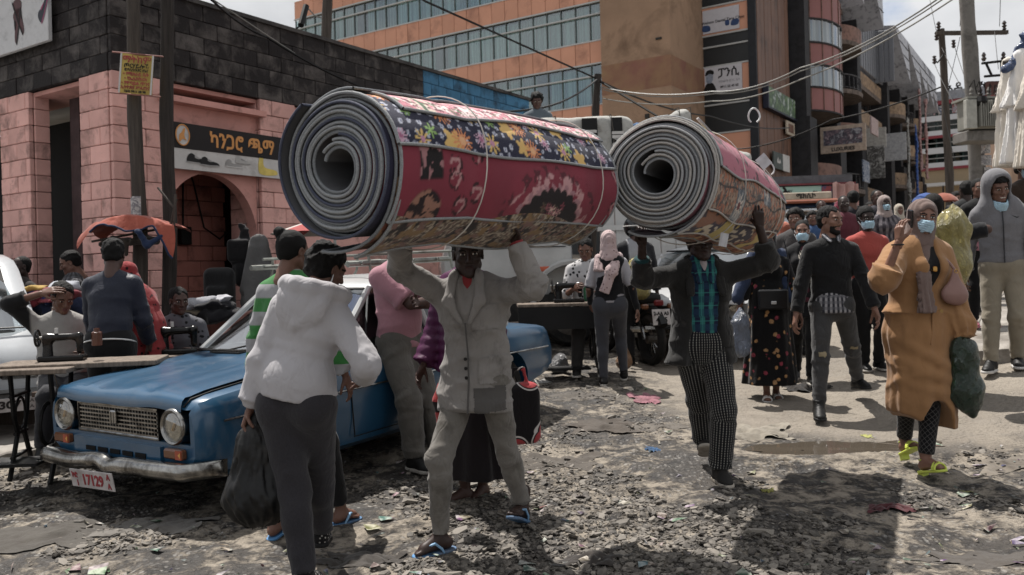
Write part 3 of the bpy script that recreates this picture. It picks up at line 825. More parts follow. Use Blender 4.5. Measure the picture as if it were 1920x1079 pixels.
GZ=gz(GX,GY)+relief(GX,GY)
PUD=(at(1575,845,6.35));
pd=((GX-PUD.x)/0.62)**2+((GY-PUD.y)/0.16)**2+(vnoise(GX,GY,6,8)-0.5)*1.0
w_=np.clip((7-pd)/4,0,1);GZ=GZ*(1-w_)+np.maximum(GZ,gz(GX,GY)+.002)*w_
GZ=np.where(pd<1.8,np.minimum(GZ,gz(GX,GY)+.004+.02*np.clip(pd-.9,0,1))-0.016*np.clip(1.8-pd,0,1),GZ)
V=np.stack([GX,GY,GZ],-1).reshape(-1,3)
ni,nj=GX.shape;ii=np.arange(ni*nj).reshape(ni,nj)
Q=np.stack([ii[:-1,:-1],ii[1:,:-1],ii[1:,1:],ii[:-1,1:]],-1).reshape(-1,4)
me=mesh_np('ground',V,Q);fattr(me,'dusty',dusty(GX,GY).ravel(),'FLOAT')
def ground_mat():
 g=G('trodden earth and rubble');p=g.pos();du=g.node('ShaderNodeAttribute',2,{'attribute_name':'dusty'})
 n1=g.noise(p,1.3,8,0.65,0.5);n2=g.noise(p,7,8,0.7,0.3);n3=g.noise(p,45,4,0.7)
 peb=g.voro(p,34,out=0);pebc=g.voro(p,34,out=1)
 mud=g.mix(g.ramp(n2,0.35,0.65),(0.016,0.014,0.013),(0.070,0.060,0.050))
 pale=g.mix(g.ramp(n2,0.3,0.7),(0.155,0.131,0.103),(0.29,0.253,0.205))
 rub=g.mix(g.ramp(n1+(n2-0.5)*1.1,0.46,0.62),mud,pale)
 pv=g.xyz(pebc)[0];chip=g.mul((0.21,0.198,0.182),pv*pv*1.3+0.08)
 rub=g.mix(g.ramp(peb,0.50,0.30)*g.ramp(g.noise(p,3.1,4),0.42,0.56)*0.8,rub,chip)
 earth=g.mix(g.ramp(n1,0.3,0.7),(0.168,0.144,0.116),(0.265,0.233,0.192))
 earth=g.mix(g.ramp(n3+(n2-.5),0.62,0.8)*0.6,earth,(0.055,0.048,0.042))
 earth=g.mix(g.ramp(g.noise(p,3.3,7,.7,.8),.60,.72)*.7,earth,(0.075,0.065,0.055))
 c=g.mix(du,rub,earth)
 c=g.mix(g.ramp(n3,0.35,0.3)*0.5,c,(0.04,0.035,0.03))
 b=g.bump(n3,0.5,0.02);b=g.bump(peb,0.35,0.02,b);b=g.bump(n2,0.7,0.06,b);b=g.bump(g.noise(p,3.2,5,.6,1.0),.5,.10,b)
 wet=g.ramp(n1+(n2-.5)*.6,0.5,0.36)
 return g.fin(c,0.92-wet*0.42,0,b,0.4)
ground=tag(link('ground',me,ground_mat()),kind='structure')
def chip_mesh(n,seed,sub=0):
 bm=bmesh.new();bmesh.ops.create_icosphere(bm,subdivisions=1,radius=1)
 r=np.random.default_rng(seed)
 for v in bm.verts:v.co*=0.72+0.5*r.random()
 for v in bm.verts:v.co.z=max(-0.5,min(0.62,v.co.z))
 V=np.array([v.co[:]for v in bm.verts],f32);F=np.array([[v.index for v in f.verts]for f in bm.faces]);bm.free();return V,F
def stone_mat(name,a,b):
 g=G(name);o=g.obj();at_=g.node('ShaderNodeAttribute',2,{'attribute_name':'tone'});r=at_+g.rnd()
 c=g.mix(g.ramp(g.fract(r*1.0),0.0,1.0),a,b)
 c=g.mix(g.ramp(g.noise(g.pos(),30,5,.7),0.45,0.7)*0.55,c,(0.20,0.175,0.15))
 return g.fin(c,0.75,0,g.bump(g.noise(g.pos(),120,4),0.4,0.004),0.4)
M_STONE=stone_mat('grey stone',(0.021,0.0185,0.016),(0.215,0.193,0.164))
chips=[chip_mesh(0,s_)for s_ in range(10)]
def stone_zone(n,sd):
 r=np.random.default_rng(sd);d=2.35/(1-r.random(n)*0.78);x=(r.random(n)*2-1)*0.66*d
 keep=(dusty(x,d)<0.25+0.1*r.random(n))&(1.25*vnoise(x,d,0.9,33,3)+0.5*vnoise(x,d,3.0,5,2)>0.80+.16*r.random(n));return x[keep],d[keep]
x_,y_=stone_zone(52000,3)
r_=np.random.default_rng(8);n_=len(x_)
sz=0.007+0.017*r_.random(n_)**2.4
Vg,Fg,Tg,off=[],[],[],0
zz=gz(x_,y_)+relief(x_,y_)
which=r_.integers(0,10,n_)
xs_,ys_=stone_zone(78000,19);ns_=len(xs_);x_,y_=np.concatenate([x_,xs_]),np.concatenate([y_,ys_]);which=np.concatenate([which,r_.integers(10,14,ns_)]);sz=np.concatenate([sz,.0035+.0065*r_.random(ns_)]);zz=gz(x_,y_)+relief(x_,y_)
Z0=(np.array([(1,0,0),(-1,0,0),(0,1,0),(0,-1,0),(0,0,.8),(0,0,-.8)],f32),np.array([(0,2,4),(2,1,4),(1,3,4),(3,0,4),(2,0,5),(1,2,5),(3,1,5),(0,3,5)]))
for k in range(14):
 w=np.nonzero(which==k)[0];v0,f0=chips[k]if k<10 else Z0;m_=len(w)
 if k>9:v0=v0*V3((1,.7+.1*k%1,1))
 a=r_.random(m_)*6.283;ca,sa=np.cos(a),np.sin(a);st_=sz[w][:,None]*np.stack([1+0.6*r_.random(m_),0.8+0.4*r_.random(m_),0.35+0.4*r_.random(m_)],1)
 p=v0[None]*st_[:,None,:];tl=(r_.random((m_,2))-.5)*0.8
 p[...,2]+=p[...,0]*tl[:,:1]+p[...,1]*tl[:,1:]
 q=np.stack([p[...,0]*ca[:,None]-p[...,1]*sa[:,None]+x_[w][:,None],p[...,0]*sa[:,None]+p[...,1]*ca[:,None]+y_[w][:,None],p[...,2]+(zz[w]+sz[w]*0.25)[:,None]],-1)
 Vg.append(q.reshape(-1,3));nv=len(v0)
 Fg.append((f0[None]+(np.arange(m_)*nv)[:,None,None]+off).reshape(-1,3));off+=m_*nv
 Tg.append(np.repeat(r_.random(m_)**2.0,nv))
me=mesh_np('gravel',np.concatenate(Vg),np.concatenate(Fg),False);fattr(me,'tone',np.concatenate(Tg),'FLOAT')
tag(link('gravel',me,M_STONE),kind='stuff')
stone_me=[]
for k in range(8):
 v0,f0=chips[k];m2=mesh_np('stone',v0*V3((1,0.8,0.55)),f0,False);fattr(m2,'tone',np.zeros(len(v0)),'FLOAT');m2.materials.append(M_STONE);stone_me.append(m2)
x_,y_=stone_zone(1500,77);sel=list(range(len(x_)))[:230]
for i in sel:
 s_=0.022+0.042*random.random()**2.5
 o=bpy.data.objects.new('stone',stone_me[i%8]);col.objects.link(o);o.parent=ground
 o.location=(x_[i],y_[i],float(gz(x_[i],y_[i])+relief(x_[i],y_[i]))+s_*0.2);o.scale=(s_*(1+.5*random.random()),s_,s_*(0.6+.4*random.random()))
 o.rotation_euler=(random.uniform(-.3,.3),random.uniform(-.3,.3),random.uniform(0,6.28))
g=G('muddy water');pm=g.fin((0.075,0.062,0.048),0.05,0,None,0.6,Coat_Weight=0.3)
b=MB();pts=[]
for k in range(40):
 a=2*math.pi*k/40;rr=0.95+0.2*math.sin(3*a+1)+0.15*math.sin(5*a)
 qx,qy=PUD.x+1.0*rr*math.cos(a),PUD.y+0.27*rr*math.sin(a);pts.append((qx,qy,float(gz(qx,qy))-0.005))
b.poly(pts);tag(b.build('puddle_water',pm),kind='structure')
M_PAVE=mat('worn concrete',(0.27,0.25,0.225),0.9,var=0.25,sc=3,bump=0.5,bsc=60,bd=0.01,dirt=(0.10,0.085,0.07),dirt_amt=0.6,dsc=2.5)
def slab(name,pts,h,n=14):
 b=MB();P2=[Vector((p[0],p[1]))for p in pts];edge=[]
 for i in range(len(P2)):
  a,c=P2[i],P2[(i+1)%len(P2)]
  for k in range(n):edge.append(a.lerp(c,k/n))
 top=[(p.x+random.uniform(-.012,.012),p.y+random.uniform(-.012,.012),float(gz(p.x,p.y))+h+random.uniform(-.008,.008))for p in edge]
 cen=sum(P2,Vector((0,0)))/len(P2)
 ins=[(p.x+(cen.x-p.x)*0.015,p.y+(cen.y-p.y)*0.015,z+0.012)for p,(x,y,z)in zip(edge,top)]
 bot=[(x,y,z-h-0.3)for x,y,z in top]
 b.loft([bot,top,ins],cap=False);b.poly(ins)
 return tag(b.build(name,M_PAVE,smooth=True,ang=40),kind='structure')
kl=[ground_at(-160,910),ground_at(128,850),ground_at(150,826)]
k4=xg(215,9.0);k5=xg(-260,9.0)
slab('pavement',[kl[0],kl[1],kl[2]+Vector((.25,.75,0)),k4,k5],0.085)
k1=xg(1806,8.35);k2=xg(1985,8.0);d_=Vector((0.552,0.834,0))
slab('pavement',[k1,k2,k2+d_*9,k1+d_*11],0.13)
# ================================================================== PINK SHOP BUILDING at the corner
E1,E2=Vector((0.552,0.834,0)),Vector((-0.834,0.552,0))
PZ=0.25
PINK_M=frame((-4.31,9.3,PZ),E1,(0,0,1))
def paint(name,c,dirt='#3a2a26',amt=0.35,bump=0.6):
 return mat(name,c,0.85,var=0.14,sc=2.5,bump=bump,bsc=38,bd=0.012,dirt=dirt,dirt_amt=amt,dsc=2.6,rvar=0.10)
M_PINK=paint('pink painted block','#d29a8e','#664e47',0.30);M_BLK=paint('black painted block','#241f1f','#5f5854',0.42);M_BLU=paint('blue painted block','#2f7096','#1b2430',0.4)
M_PINKP=paint('pink plaster','#cc8d80','#6a4a42',0.2,0.15);M_RED=paint('dusky red block','#b06a5a','#4a322c',0.35)
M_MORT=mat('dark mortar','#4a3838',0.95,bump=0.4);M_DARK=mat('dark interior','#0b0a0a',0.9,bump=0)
M_GREY=mat('grey soffit','#8f8d8a',0.9,var=0.1)
pink=empty('shop_building',M=PINK_M,label='pink block shop building with black parapet on the street corner',cat='building')
_BM={}
def block_mesh(w,h,d,m):
 key=(round(w,2),h,d,m.name)
 if key not in _BM:
  b=MB();b.box((0,0,0),(w,d,h),bev=0.007);me=b.mesh('block');me.materials.append(m);_BM[key]=me
 return _BM[key]
def block_wall(parent,M,w,z0,z1,m,L=0.40,H=0.20,dep=0.06,jt=0.007,name='block',hole=None):
 """courses of blocks on the plane y=0 of M (face towards -y), x from 0 to w"""
 n=max(1,round((z1-z0)/H));H=(z1-z0)/n
 for i in range(n):
  x=-(L/2)*(i%2);z=z0+(i+0.5)*H
  while x<w-0.02:
   a,c=max(x,0),min(x+L,w)
   if c-a>0.06 and not(hole and hole((a+c)/2,z)):
    o=link(name,block_mesh(c-a-jt,H-jt,dep,m),None,parent,M@T((a+c)/2+0,dep/2-random.uniform(0,0.009),z)@RY(random.uniform(-.006,.006)))
   x+=L
I4=Matrix.Identity(4)
FL=RZ(R(-90))
def face_right(x0,y0):return T(x0,y0,0)
def face_left(y1,x0=0.0):return T(x0,y1,0)@RZ(R(-90))
ZB,ZT=3.50,4.49
b=MB()
for x0,x1,y0,y1 in((0.05,0.58,0.05,0.62),(2.07,2.66,0.05,0.62),(0.05,0.24,1.78,2.4)):b.box(((x0+x1)/2,(y0+y1)/2,1.5),(x1-x0,y1-y0,3.98))
b.build('column_core',M_MORT,pink)
for x0,y0,w,fr in((0.0,0.0,0.60,1),(2.02,0.0,0.66,1)):block_wall(pink,face_right(x0,y0),w,-0.5,ZB,M_PINK)
block_wall(pink,face_left(0.64),0.58,-0.5,ZB,M_PINK)
block_wall(pink,face_left(2.42),0.69,-0.5,ZB,M_PINK)
block_wall(pink,T(2.02,0.62,0)@RZ(R(-90)),0.55,-0.5,ZB,M_PINK)
block_wall(pink,T(0.06,1.73,0),0.19,-0.5,ZB,M_PINK,dep=0.04)
b=MB();b.box((4.3,0.31,(ZB+ZT)/2),(8.48,0.5,ZT-ZB-0.02));b.box((0.31,2.6,(ZB+ZT)/2+.001),(0.5,4.1,ZT-ZB-0.022))
b.build('parapet_core',M_BLK,pink)
block_wall(pink,face_right(0.0,0.0),5.36,ZB,ZT,M_BLK,jt=.005);block_wall(pink,face_right(5.36,0.0),3.24,ZB,ZT,M_BLU,jt=.006)
block_wall(pink,face_left(3.2),3.14,ZB,ZT,M_BLK,jt=.006)
b=MB();b.box((4.3,0.30,ZT+0.02),(8.7,0.68,0.05));b.box((0.30,2.6,ZT+0.021),(0.68,3.9,0.05));b.build('coping',mat('grey coping','#4a4644',.9,dirt='#1c1a1a'),pink)
b=MB();b.box((4.3,0.35,ZB-0.03),(8.4,0.56,0.05));b.box((0.35,2.6,ZB-0.031),(0.56,4.0,0.05));b.build('soffit',M_PINKP,pink)
b=MB();b.box((4.4,2.9,ZB+0.05),(7.6,4.6,0.06));b.build('arcade_ceiling',M_GREY,pink)
BW=1.25
b=MB();b.box((5.5,BW+0.2,1.5),(5.2,0.2,4.2));b.box((1.35,BW+0.2,1.5),(1.9,.2,4.2));b.build('back_wall_core',M_MORT,pink)
block_wall(pink,face_right(0.6,BW),1.83,-0.2,3.5,M_RED,dep=0.05)
b=MB();b.box((2.85,BW+0.9,1.4),(0.9,0.05,3.2));b.build('dark_doorway',M_DARK,pink)  # near-black board: the shade inside the door opening is in its colour
b=MB();b.box((5.7,0.12,1.4),(5.9,0.2,4.16));b.build('street_wall',M_PINK,pink)
def arch_wall():
 x0,x1,zt,cx,rw,zs,rh=0.60,2.02,3.26,1.31,0.69,1.70,0.78
 pts=[(x0,zt),(x0,zs)]
 pts=[(x0,zt)]+[(cx-rw*math.cos(a),zs+rh*math.sin(a))for a in np.linspace(0,math.pi,25)]+[(x1,zt)]
 b=MB();n=25;ar=pts[1:-1]
 top=[(x0+(x1-x0)*k/(n-1),zt)for k in range(n)]
 for y,flip in((0.08,0),(0.24,1)):
  for k in range(n-1):b.poly([(ar[k][0],y,ar[k][1]),(ar[k+1][0],y,ar[k+1][1]),(top[k+1][0],y,zt),(top[k][0],y,zt)])
 for k in range(n-1):b.poly([(ar[k][0],0.08,ar[k][1]),(ar[k+1][0],0.08,ar[k+1][1]),(ar[k+1][0],0.24,ar[k+1][1]),(ar[k][0],0.24,ar[k][1])])
 b.poly([(x0,.08,zt),(x1,.08,zt),(x1,.24,zt),(x0,.24,zt)])
 return b.build('arch',M_PINKP,pink,smooth=False)
arch_wall()
b=MB();b.box((1.31,0.06,3.29),(1.5,0.30,0.07));b.build('lintel',M_PINKP,pink)
b=MB();b.box((0.95,1.2,3.1),(0.06,1.4,0.80));b.build('header_panel',mat('pale header','#a5a29f',.8,dirt='#5a5552'),pink)
b=MB();b.box((1.08,3.4,1.2),(0.06,5.4,4.4));b.build('shop_back',M_DARK,pink)  # near-black wall closes the bay, its colour stands for the unlit inside
b=MB();b.box((0.93,1.2,2.62),(0.10,1.4,0.30));b.build('shutter_box',mat('dark metal','#1d1b1b',.6,metal=.3),pink)
sm=MB();sm.box((0,0,0),(0.03,1.16,0.058),bev=0.012);sme=sm.mesh('slat');sme.materials.append(mat('shutter steel','#3a3837',.5,metal=.5,dirt='#191716'))
sh=empty('roller_shutter',parent=pink)
for k in range(13):link('slat',sme,None,sh,T(0.92,1.2,2.44-k*0.062)@RY(0.22))
b=MB();b.box((0.95,1.22,0.6),(0.07,0.07,2.1));b.box((.95,1.70,1.0),(.07,.07,3.0));b.build('door_post',mat('old wood','#4b3c32',.85),pink)
def text(body,size,m,M,parent=None,name='lettering',align='CENTER',ext=0.002,bold=0.0,sx=1.0):
 cu=bpy.data.curves.new(name,'FONT');cu.body=body;cu.size=size;cu.align_x=align;cu.align_y='CENTER';cu.extrude=ext;cu.offset=bold;cu.resolution_u=3
 o=bpy.data.objects.new(name,cu);col.objects.link(o)
 me=bpy.data.meshes.new_from_object(o);bpy.data.objects.remove(o);bpy.data.curves.remove(cu);me.name=name
 return link(name,me,m,parent,M@RX(R(90))@Matrix.Diagonal((sx,1,1,1)))
M_W=mat('white board','#b9b6b2',.6,var=.08,bump=.05,dirt='#86807a',dirt_amt=.25);M_INK=mat('black ink','#141212',.6,var=.05,bump=0)
def blob(b,pts,M,dy=-0.004):
 """flat print: a smoothed closed outline"""
 n=len(pts);out=[]
 for i in range(n):
  p0,p1,p2,p3=(Vector(pts[(i+k)%n])for k in(-1,0,1,2))
  for t in(0,0.25,0.5,0.75):
   out.append(0.5*((2*p1)+(p2-p0)*t+(2*p0-5*p1+4*p2-p3)*t*t+(3*p1-p0-3*p2+p3)*t**3))
 b.poly([M@Vector((p.x,dy,p.y))for p in out][::-1])
def shoe_print(parent,M,w,m,m2,dy=-0.004,flip=1):
 s=lambda P:[(p[0]*w*flip,p[1]*w)for p in P]
 b=MB();blob(b,s([(-.5,-.16),(-.46,.10),(-.30,.20),(-.18,.16),(-.10,.10),(.12,.02),(.38,-.03),(.5,-.10),(.48,-.17),(0,-.18)]),M,dy);b.build('shoe_print',m,parent,normals=False)
 b=MB();blob(b,s([(-.5,-.15),(.0,-.17),(.49,-.15),(.5,-.20),(0,-.22),(-.5,-.20)]),M,dy-.002);blob(b,s([(-.12,.10),(.05,.045),(.14,.0),(.0,-.02),(-.14,.03)]),M,dy-.003);b.build('shoe_print_detail',m2,parent,normals=False)
sg=empty('shop_sign',M=PINK_M@T(1.52,-0.05,2.75),label='long shop sign with orange letters and printed shoes over the arch',cat='sign')
b=MB();b.box((0,0,0),(1.74,0.03,0.54));b.build('board',M_W,sg)
M_SB=mat('sign brown','#1f1a1a',.7,var=.1);M_OR=mat('sign orange','#c8842f',.7,var=.08,bump=0)
b=MB();b.box((0,-0.017,0.12),(1.74,0.006,0.30));b.build('brown_band',M_SB,sg)
text('ካንጋሮ ጫማ',0.235,M_OR,T(0.17,-0.022,0.105),sg,bold=0.006,sx=.92)
b=MB();b.lathe([(0.115,-0.003),(0.115,0.003)],28,T(-0.70,-0.022,0.125)@RX(R(90))@Matrix.Diagonal((.78,1,1,1)));b.build('round_emblem',M_W,sg)
b=MB();b.tube([T(-0.70,-0.028,0.125)@Vector((0.09*math.cos(a),0,.12*math.sin(a)))for a in np.linspace(0,6.283,24)[:-1]],.008,5,closed=True);b.build('emblem_ring',M_OR,sg)
b=MB();blob(b,[(-.05,-.07),(-.045,.0),(-.015,.03),(.01,.075),(.035,.08),(.03,.05),(.02,.01),(.03,-.03),(.05,-.06),(.0,-.045),(-.03,-.075)],T(-.70,0,.125),-.03);b.build('emblem_animal',M_OR,sg,normals=False)
M_G1=mat('print grey','#8d8b88',.7,bump=0);M_Y=mat('print yellow','#c9b13a',.7,bump=0)
shoe_print(sg,T(-0.50,-.017,-0.13),0.28,M_INK,M_G1);shoe_print(sg,T(-0.33,-.019,-0.15),0.26,M_INK,M_G1,-.008)
shoe_print(sg,T(0.02,-.017,-0.14),0.24,M_G1,M_W);shoe_print(sg,T(0.16,-.018,-0.09),0.22,mat('print pale','#a5a39f',.7,bump=0),M_G1)
b=MB();blob(b,[(.42,-.21),(.42,.0),(.48,.01),(.50,-.12),(.68,-.15),(.69,-.21)],T(0,0,-.02),-.02);b.build('boot_print',M_Y,sg,normals=False)
b=MB();b.poly([(.41,-.024,-.02),(.49,-.024,-.02),(.49,-.024,.0),(.41,-.024,.0)]);b.build('boot_tag',M_INK,sg)
sb=empty('shoe_billboard',M=PINK_M@T(-0.09,2.25,4.315)@RZ(R(-90)),label='white billboard with maroon and navy shoes on the black parapet',cat='billboard')
b=MB();b.box((0,0,0),(2.42,0.05,0.68),bev=.006);b.build('board',mat('billboard white','#bdbcbc',.55,var=.06,bump=.05,dirt='#8d8b8a',dirt_amt=.3),sb)
M_MAR=mat('print maroon','#4a1a1c',.5,var=.25,sc=12,bump=0);M_NAV=mat('print navy','#1a1b2b',.5,var=.25,sc=12,bump=0);M_PK=mat('print magenta','#9a3262',.6,bump=0)
def side_shoe(M,w,m,m2):shoe_print(sb,M,w,m,m2,-0.03)
side_shoe(T(0.62,0,0.06)@RY(R(62)),0.44,M_MAR,M_SB);side_shoe(T(0.50,0,-0.05)@RY(R(-76))@Matrix.Diagonal((-1,1,1,1)),0.40,M_MAR,M_SB)
side_shoe(T(1.12,0,0.06)@RY(R(-62)),0.34,M_NAV,M_PK)
side_shoe(T(-0.02,0,0.02)@RY(R(80)),0.5,M_NAV,M_G1);side_shoe(T(-.55,0,0.0)@RY(R(70)),0.5,M_MAR,M_SB)
# ================================================================== ORANGE OFFICE BLOCK and its plain stair tower
def tcol(px,o,d):
 """distance along direction d from o to the column px"""
 r=(px-CX)/F_PX;return(o[1]*r-o[0])/(d[0]-d[1]*r)
OO=at(1146,HY,45.0);OO.z=0
ORM=frame(OO,-E2,(0,0,1))
M_ORG=mat('orange cladding','#c58766',.6,var=.07,sc=.6,bump=.03,rvar=.07,dirt='#8a5a44',dirt_amt=.25,dsc=.5)
M_ALU=mat('pale aluminium','#a9aaa8',.5,metal=.2,var=.06,bump=0);M_TANW=mat('tan render','#94755a',.92,var=.16,sc=.35,bump=.5,bsc=9,bd=.03,dirt='#5b4431',dirt_amt=.35,dsc=.35)
M_GLS=glass('office glass',(0.66,0.76,0.75),0.30);M_BLKG=mat('dark room','#15181a',.5,bump=0,spec=.5)
def curtain_mat():
 g=G('teal curtain');o=g.obj();x,y,z=g.xyz(o)
 f=g.sin(x*26+g.sin(x*9+g.rnd()*20)*2.0)*0.5+0.5
 c=g.mix(f,hx('#6f8a86'),hx('#b9cbc6'));c=g.mul(c,g.rnd()*0.6+0.75)
 return g.fin(c,.9,0,g.bump(f,.6,.05))
M_CUR=curtain_mat()
office=empty('office_building',M=ORM,label='orange clad office block with long bands of curtained windows',cat='building')
PW,NP=0.90,26
BANDS=[(10.33,12.45),(13.72,15.72),(17.02,19.0),(20.3,22.3)]
b=MB();b.box((-NP*PW/2,6.2,12.5),(NP*PW-.1,11.0,22.0));b.build('core',M_BLKG,office)
def bxm(name,size,m,bev=0.0):
 b=MB();b.box((0,0,0),size,bev=bev);me=b.mesh(name);me.materials.append(m);return me
pan={}
zs_=[(7.0,10.33)]+[(BANDS[i][1],BANDS[i+1][0])for i in range(3)]
for z0,z1 in zs_:
 pm_=bxm('cladding_panel',(PW-.025,.08,z1-z0-.10),M_ORG,.008)
 for k in range(NP):link('cladding_panel',pm_,None,office,T(-(k+.5)*PW,.02+random.uniform(-.006,.006),(z0+z1)/2))
cm_=None
for bi,(z0,z1)in enumerate(BANDS[:3]):
 zm=z1-0.62
 gm=bxm('window_pane',(PW-.05,.02,zm-z0-.1),M_GLS);gt=bxm('window_pane',(PW-.05,.02,z1-zm-.08),M_GLS)
 cms=[]
 for q in range(4):
  b=MB();n=14;r=np.random.default_rng(q+7)
  xs=np.linspace(-.44,.44,n);b.loft([[(x,.09*math.sin(3.1*i+q)*r.random(),zz)for i,x in enumerate(xs)]for zz in(z0+.05,z1-.05)],closed=False)
  me=b.mesh('curtain',True,80);me.materials.append(M_CUR);cms.append(me)
 for k in range(NP):
  x=-(k+.5)*PW
  link('window_pane',gm,None,office,T(x,.13,(z0+zm)/2));link('window_pane',gt,None,office,T(x,.13,(zm+z1)/2))
  if random.random()<(.93 if bi else .35):link('curtain',cms[random.randrange(4)],None,office,T(x,.42,0))
  b=None
 vm=bxm('mullion',(.045,.09,z1-z0),mat('grey mullion','#5c6463',.5,bump=0))
 for k in range(NP+1):link('mullion',vm,None,office,T(-k*PW,.10,(z0+z1)/2))
 for z in(z0-.03,zm,z1+.03):
  b=MB();b.box((-NP*PW/2,.015,z),(NP*PW+.1,.14,.075));b.build('rail',M_ALU,office)
b=MB();b.box((-NP*PW/2,6,23.4),(NP*PW+.2,12,2.3));b.build('roof_parapet',M_ORG,office)
b=MB();b.box((-20.2,-.06,17.62+3.0),(3.4,.06,1.0));b.build('banner',M_W,office)
TO=ORM@Vector((0.05,-0.6,0));TM=frame(TO,-E2,(0,0,1))
tower=empty('stair_tower',M=TM,label='plain tan rendered stair tower beside the orange office block',cat='building')
tw=tcol(1268,TO,-E2)
b=MB();b.box((tw/2,2.6,13),(tw,5.2,26));b.build('wall',M_TANW,tower)
b=MB();b.box((tw/2+.0,2.598,11.35),(tw+.008,5.2,1.55));b.build('painted_band',mat('faded red paint','#7c5041',.9,var=.2,sc=.5,bump=.3,bsc=9,dirt='#8b6a47',dirt_amt=.7,dsc=.6),tower)
b=MB();b.box((tw/2+.6,-.03,9.2),(.22,.1,.22));b.build('wall_pipe',mat('dark pipe','#2a2724',.7),tower);b=MB();b.box((tw-.6,-.03,13.0),(.3,.1,.1));b.build('wall_pipe',mat('dark pipe','#2a2724',.7),tower)
WO=TM@Vector((tw,4.5,0));WM=frame(WO,-E2,(0,0,1));ww=tcol(1415,WO,-E2)
wing=empty('office_wing',M=WM,label='narrow glazed office wing carrying printed banners between tower and brown wall',cat='building')
dW=WO.y
zw=lambda y:CAM_Z+(507-y)/F_PX*dW
b=MB();b.box((ww/2,3.4,12),(ww-.1,6,24));b.build('core',M_BLKG,wing)
SP=[(18,72),(130,180),(255,310)]
rows=[(-40,18),(72,130),(180,255),(310,380)]
for y0,y1 in SP:
 b=MB();b.box((ww/2,.05,(zw(y0)+zw(y1))/2),(ww,.12,zw(y0)-zw(y1)-.1));b.build('spandrel',M_ORG,wing)
for y0,y1 in rows:
 z1,z0=zw(y0),zw(y1);zm=z1-.62
 for k in range(3):
  x=(k+.5)*ww/3
  link('window_pane',bxm('window_pane',(ww/3-.06,.02,zm-z0-.1),glass('wing glass',(.25,.28,.3),.25)),None,wing,T(x,.13,(z0+zm)/2));link('window_pane',bxm('window_pane',(ww/3-.06,.02,.5),glass('wing glass')),None,wing,T(x,.13,(zm+z1)/2))
 for k in range(4):link('mullion',bxm('mullion',(.06,.09,z1-z0),M_ALU),None,wing,T(k*ww/3,.1,(z0+z1)/2))
 for z in(z0,zm,z1):
  b=MB();b.box((ww/2,.02,z),(ww,.15,.08));b.build('rail',M_ALU,wing)
b=MB();b.box((ww*.22,.1,zw(103)),(.24,.01,.42));b.box((ww*.36,.1,zw(101)),(.2,.01,.3));b.box((ww*.2,.1,zw(224)),(.2,.01,.3));b.box((ww*.33,.1,zw(223)),(.2,.01,.3));b.build('paper_notice',mat('paper','#c8c9c0',.8,bump=0),wing)
b=MB();b.box((ww+.22,.3,12),(.42,.9,24));b.build('dark_pillar',mat('dark cladding','#1d2026',.6,bump=.05),wing)
def banner(label,M,w,h):
 o=empty('banner',M=M,label=label,cat='banner',group=None)
 b=MB();b.box((0,0,0),(w,.03,h));b.build('sheet',mat('banner white','#b4b2b8',.6,var=.05,bump=.05),o);return o
bm1=banner('white banner with a row of small english words and blue pictures, higher of two',WM@T(ww*.42,-.06,zw(46)),ww*.80,1.25)
M_BLUI=mat('blue ink','#27406b',.6,bump=0)
text('Bethlehem Dental Tena Clinic',.21,M_INK,T(0,-.02,-.05),bm1,bold=.004)
b=MB();blob(b,[(-1.0,-.5),(-1.0,-.2),(-.8,-.18),(-.62,-.25),(-.6,-.5)],I4,-.02);blob(b,[(.25,-.35),(.25,-.1),(.45,-.1),(.45,-.35)],I4,-.02);blob(b,[(.55,-.4),(.6,-.15),(.85,-.1),(1.0,-.2),(.9,-.42)],I4,-.02);b.build('picture_print',M_BLUI,bm1,normals=False)
bm2=banner('white banner with a dark haired man and large black amharic letters, lower one',WM@T(ww*.44,-.06,zw(155)),ww*.82,1.35)
text('ፓንሲ',.62,M_INK,T(.30,-.02,.28),bm2,bold=.012);text('የወንዶች ፀጉር ቤት',.17,mat('grey ink','#77757a',.6,bump=0),T(.33,-.02,-.17),bm2);text('0911 22 45 60',.17,M_INK,T(.33,-.02,-.45),bm2,bold=.006)
bb_=MB();blob(bb_,[(-1.05,-.64),(-1.0,-.3),(-.85,-.15),(-.55,-.2),(-.42,-.64)],I4,-.02);bb_.build('coat_print',M_INK,bm2,normals=False);b=MB();blob(b,[(-.98,.25),(-.9,.5),(-.65,.55),(-.5,.42),(-.55,.28),(-.75,.35)],I4,-.024);b.build('man_print',M_INK,bm2,normals=False)
b=MB();blob(b,[(-.92,-.1),(-.93,.28),(-.75,.38),(-.56,.3),(-.57,0),(-.7,-.16)],I4,-.022);b.build('face_print',mat('print face','#7f8796',.6,bump=0),bm2,normals=False)
# ================================================================== BROWN WALL and the long street building
SO=WM@Vector((ww+.44,0,0));SBM=frame(SO,E1,(0,0,1))
ts=lambda px:tcol(px,SO,E1)
def zs(px,y):
 t=ts(px);d=SO.y+E1.y*t;return CAM_Z+(HY-(px-CX)*math.tan(ROLL)-y)/F_PX*d
M_BRN=mat('brown metal cladding','#6d4a36',.55,var=.10,sc=.8,bump=.02,rvar=.10,dirt='#3c2a22',dirt_amt=.35,dsc=.5)
shed=empty('clad_building',M=SBM,label='brown metal clad building end with signs at the mouth of the street',cat='building')
tb=ts(1489);b=MB();b.box((tb/2,3.1,12),(tb-.05,6,24));b.build('core',M_BLKG,shed)
npn=9;pm_=bxm('cladding_panel',(tb/npn-.03,.08,24),M_BRN,.02)
for k in range(npn):link('cladding_panel',pm_,None,shed,T((k+.5)*tb/npn,.02+.012*(k%2),12))
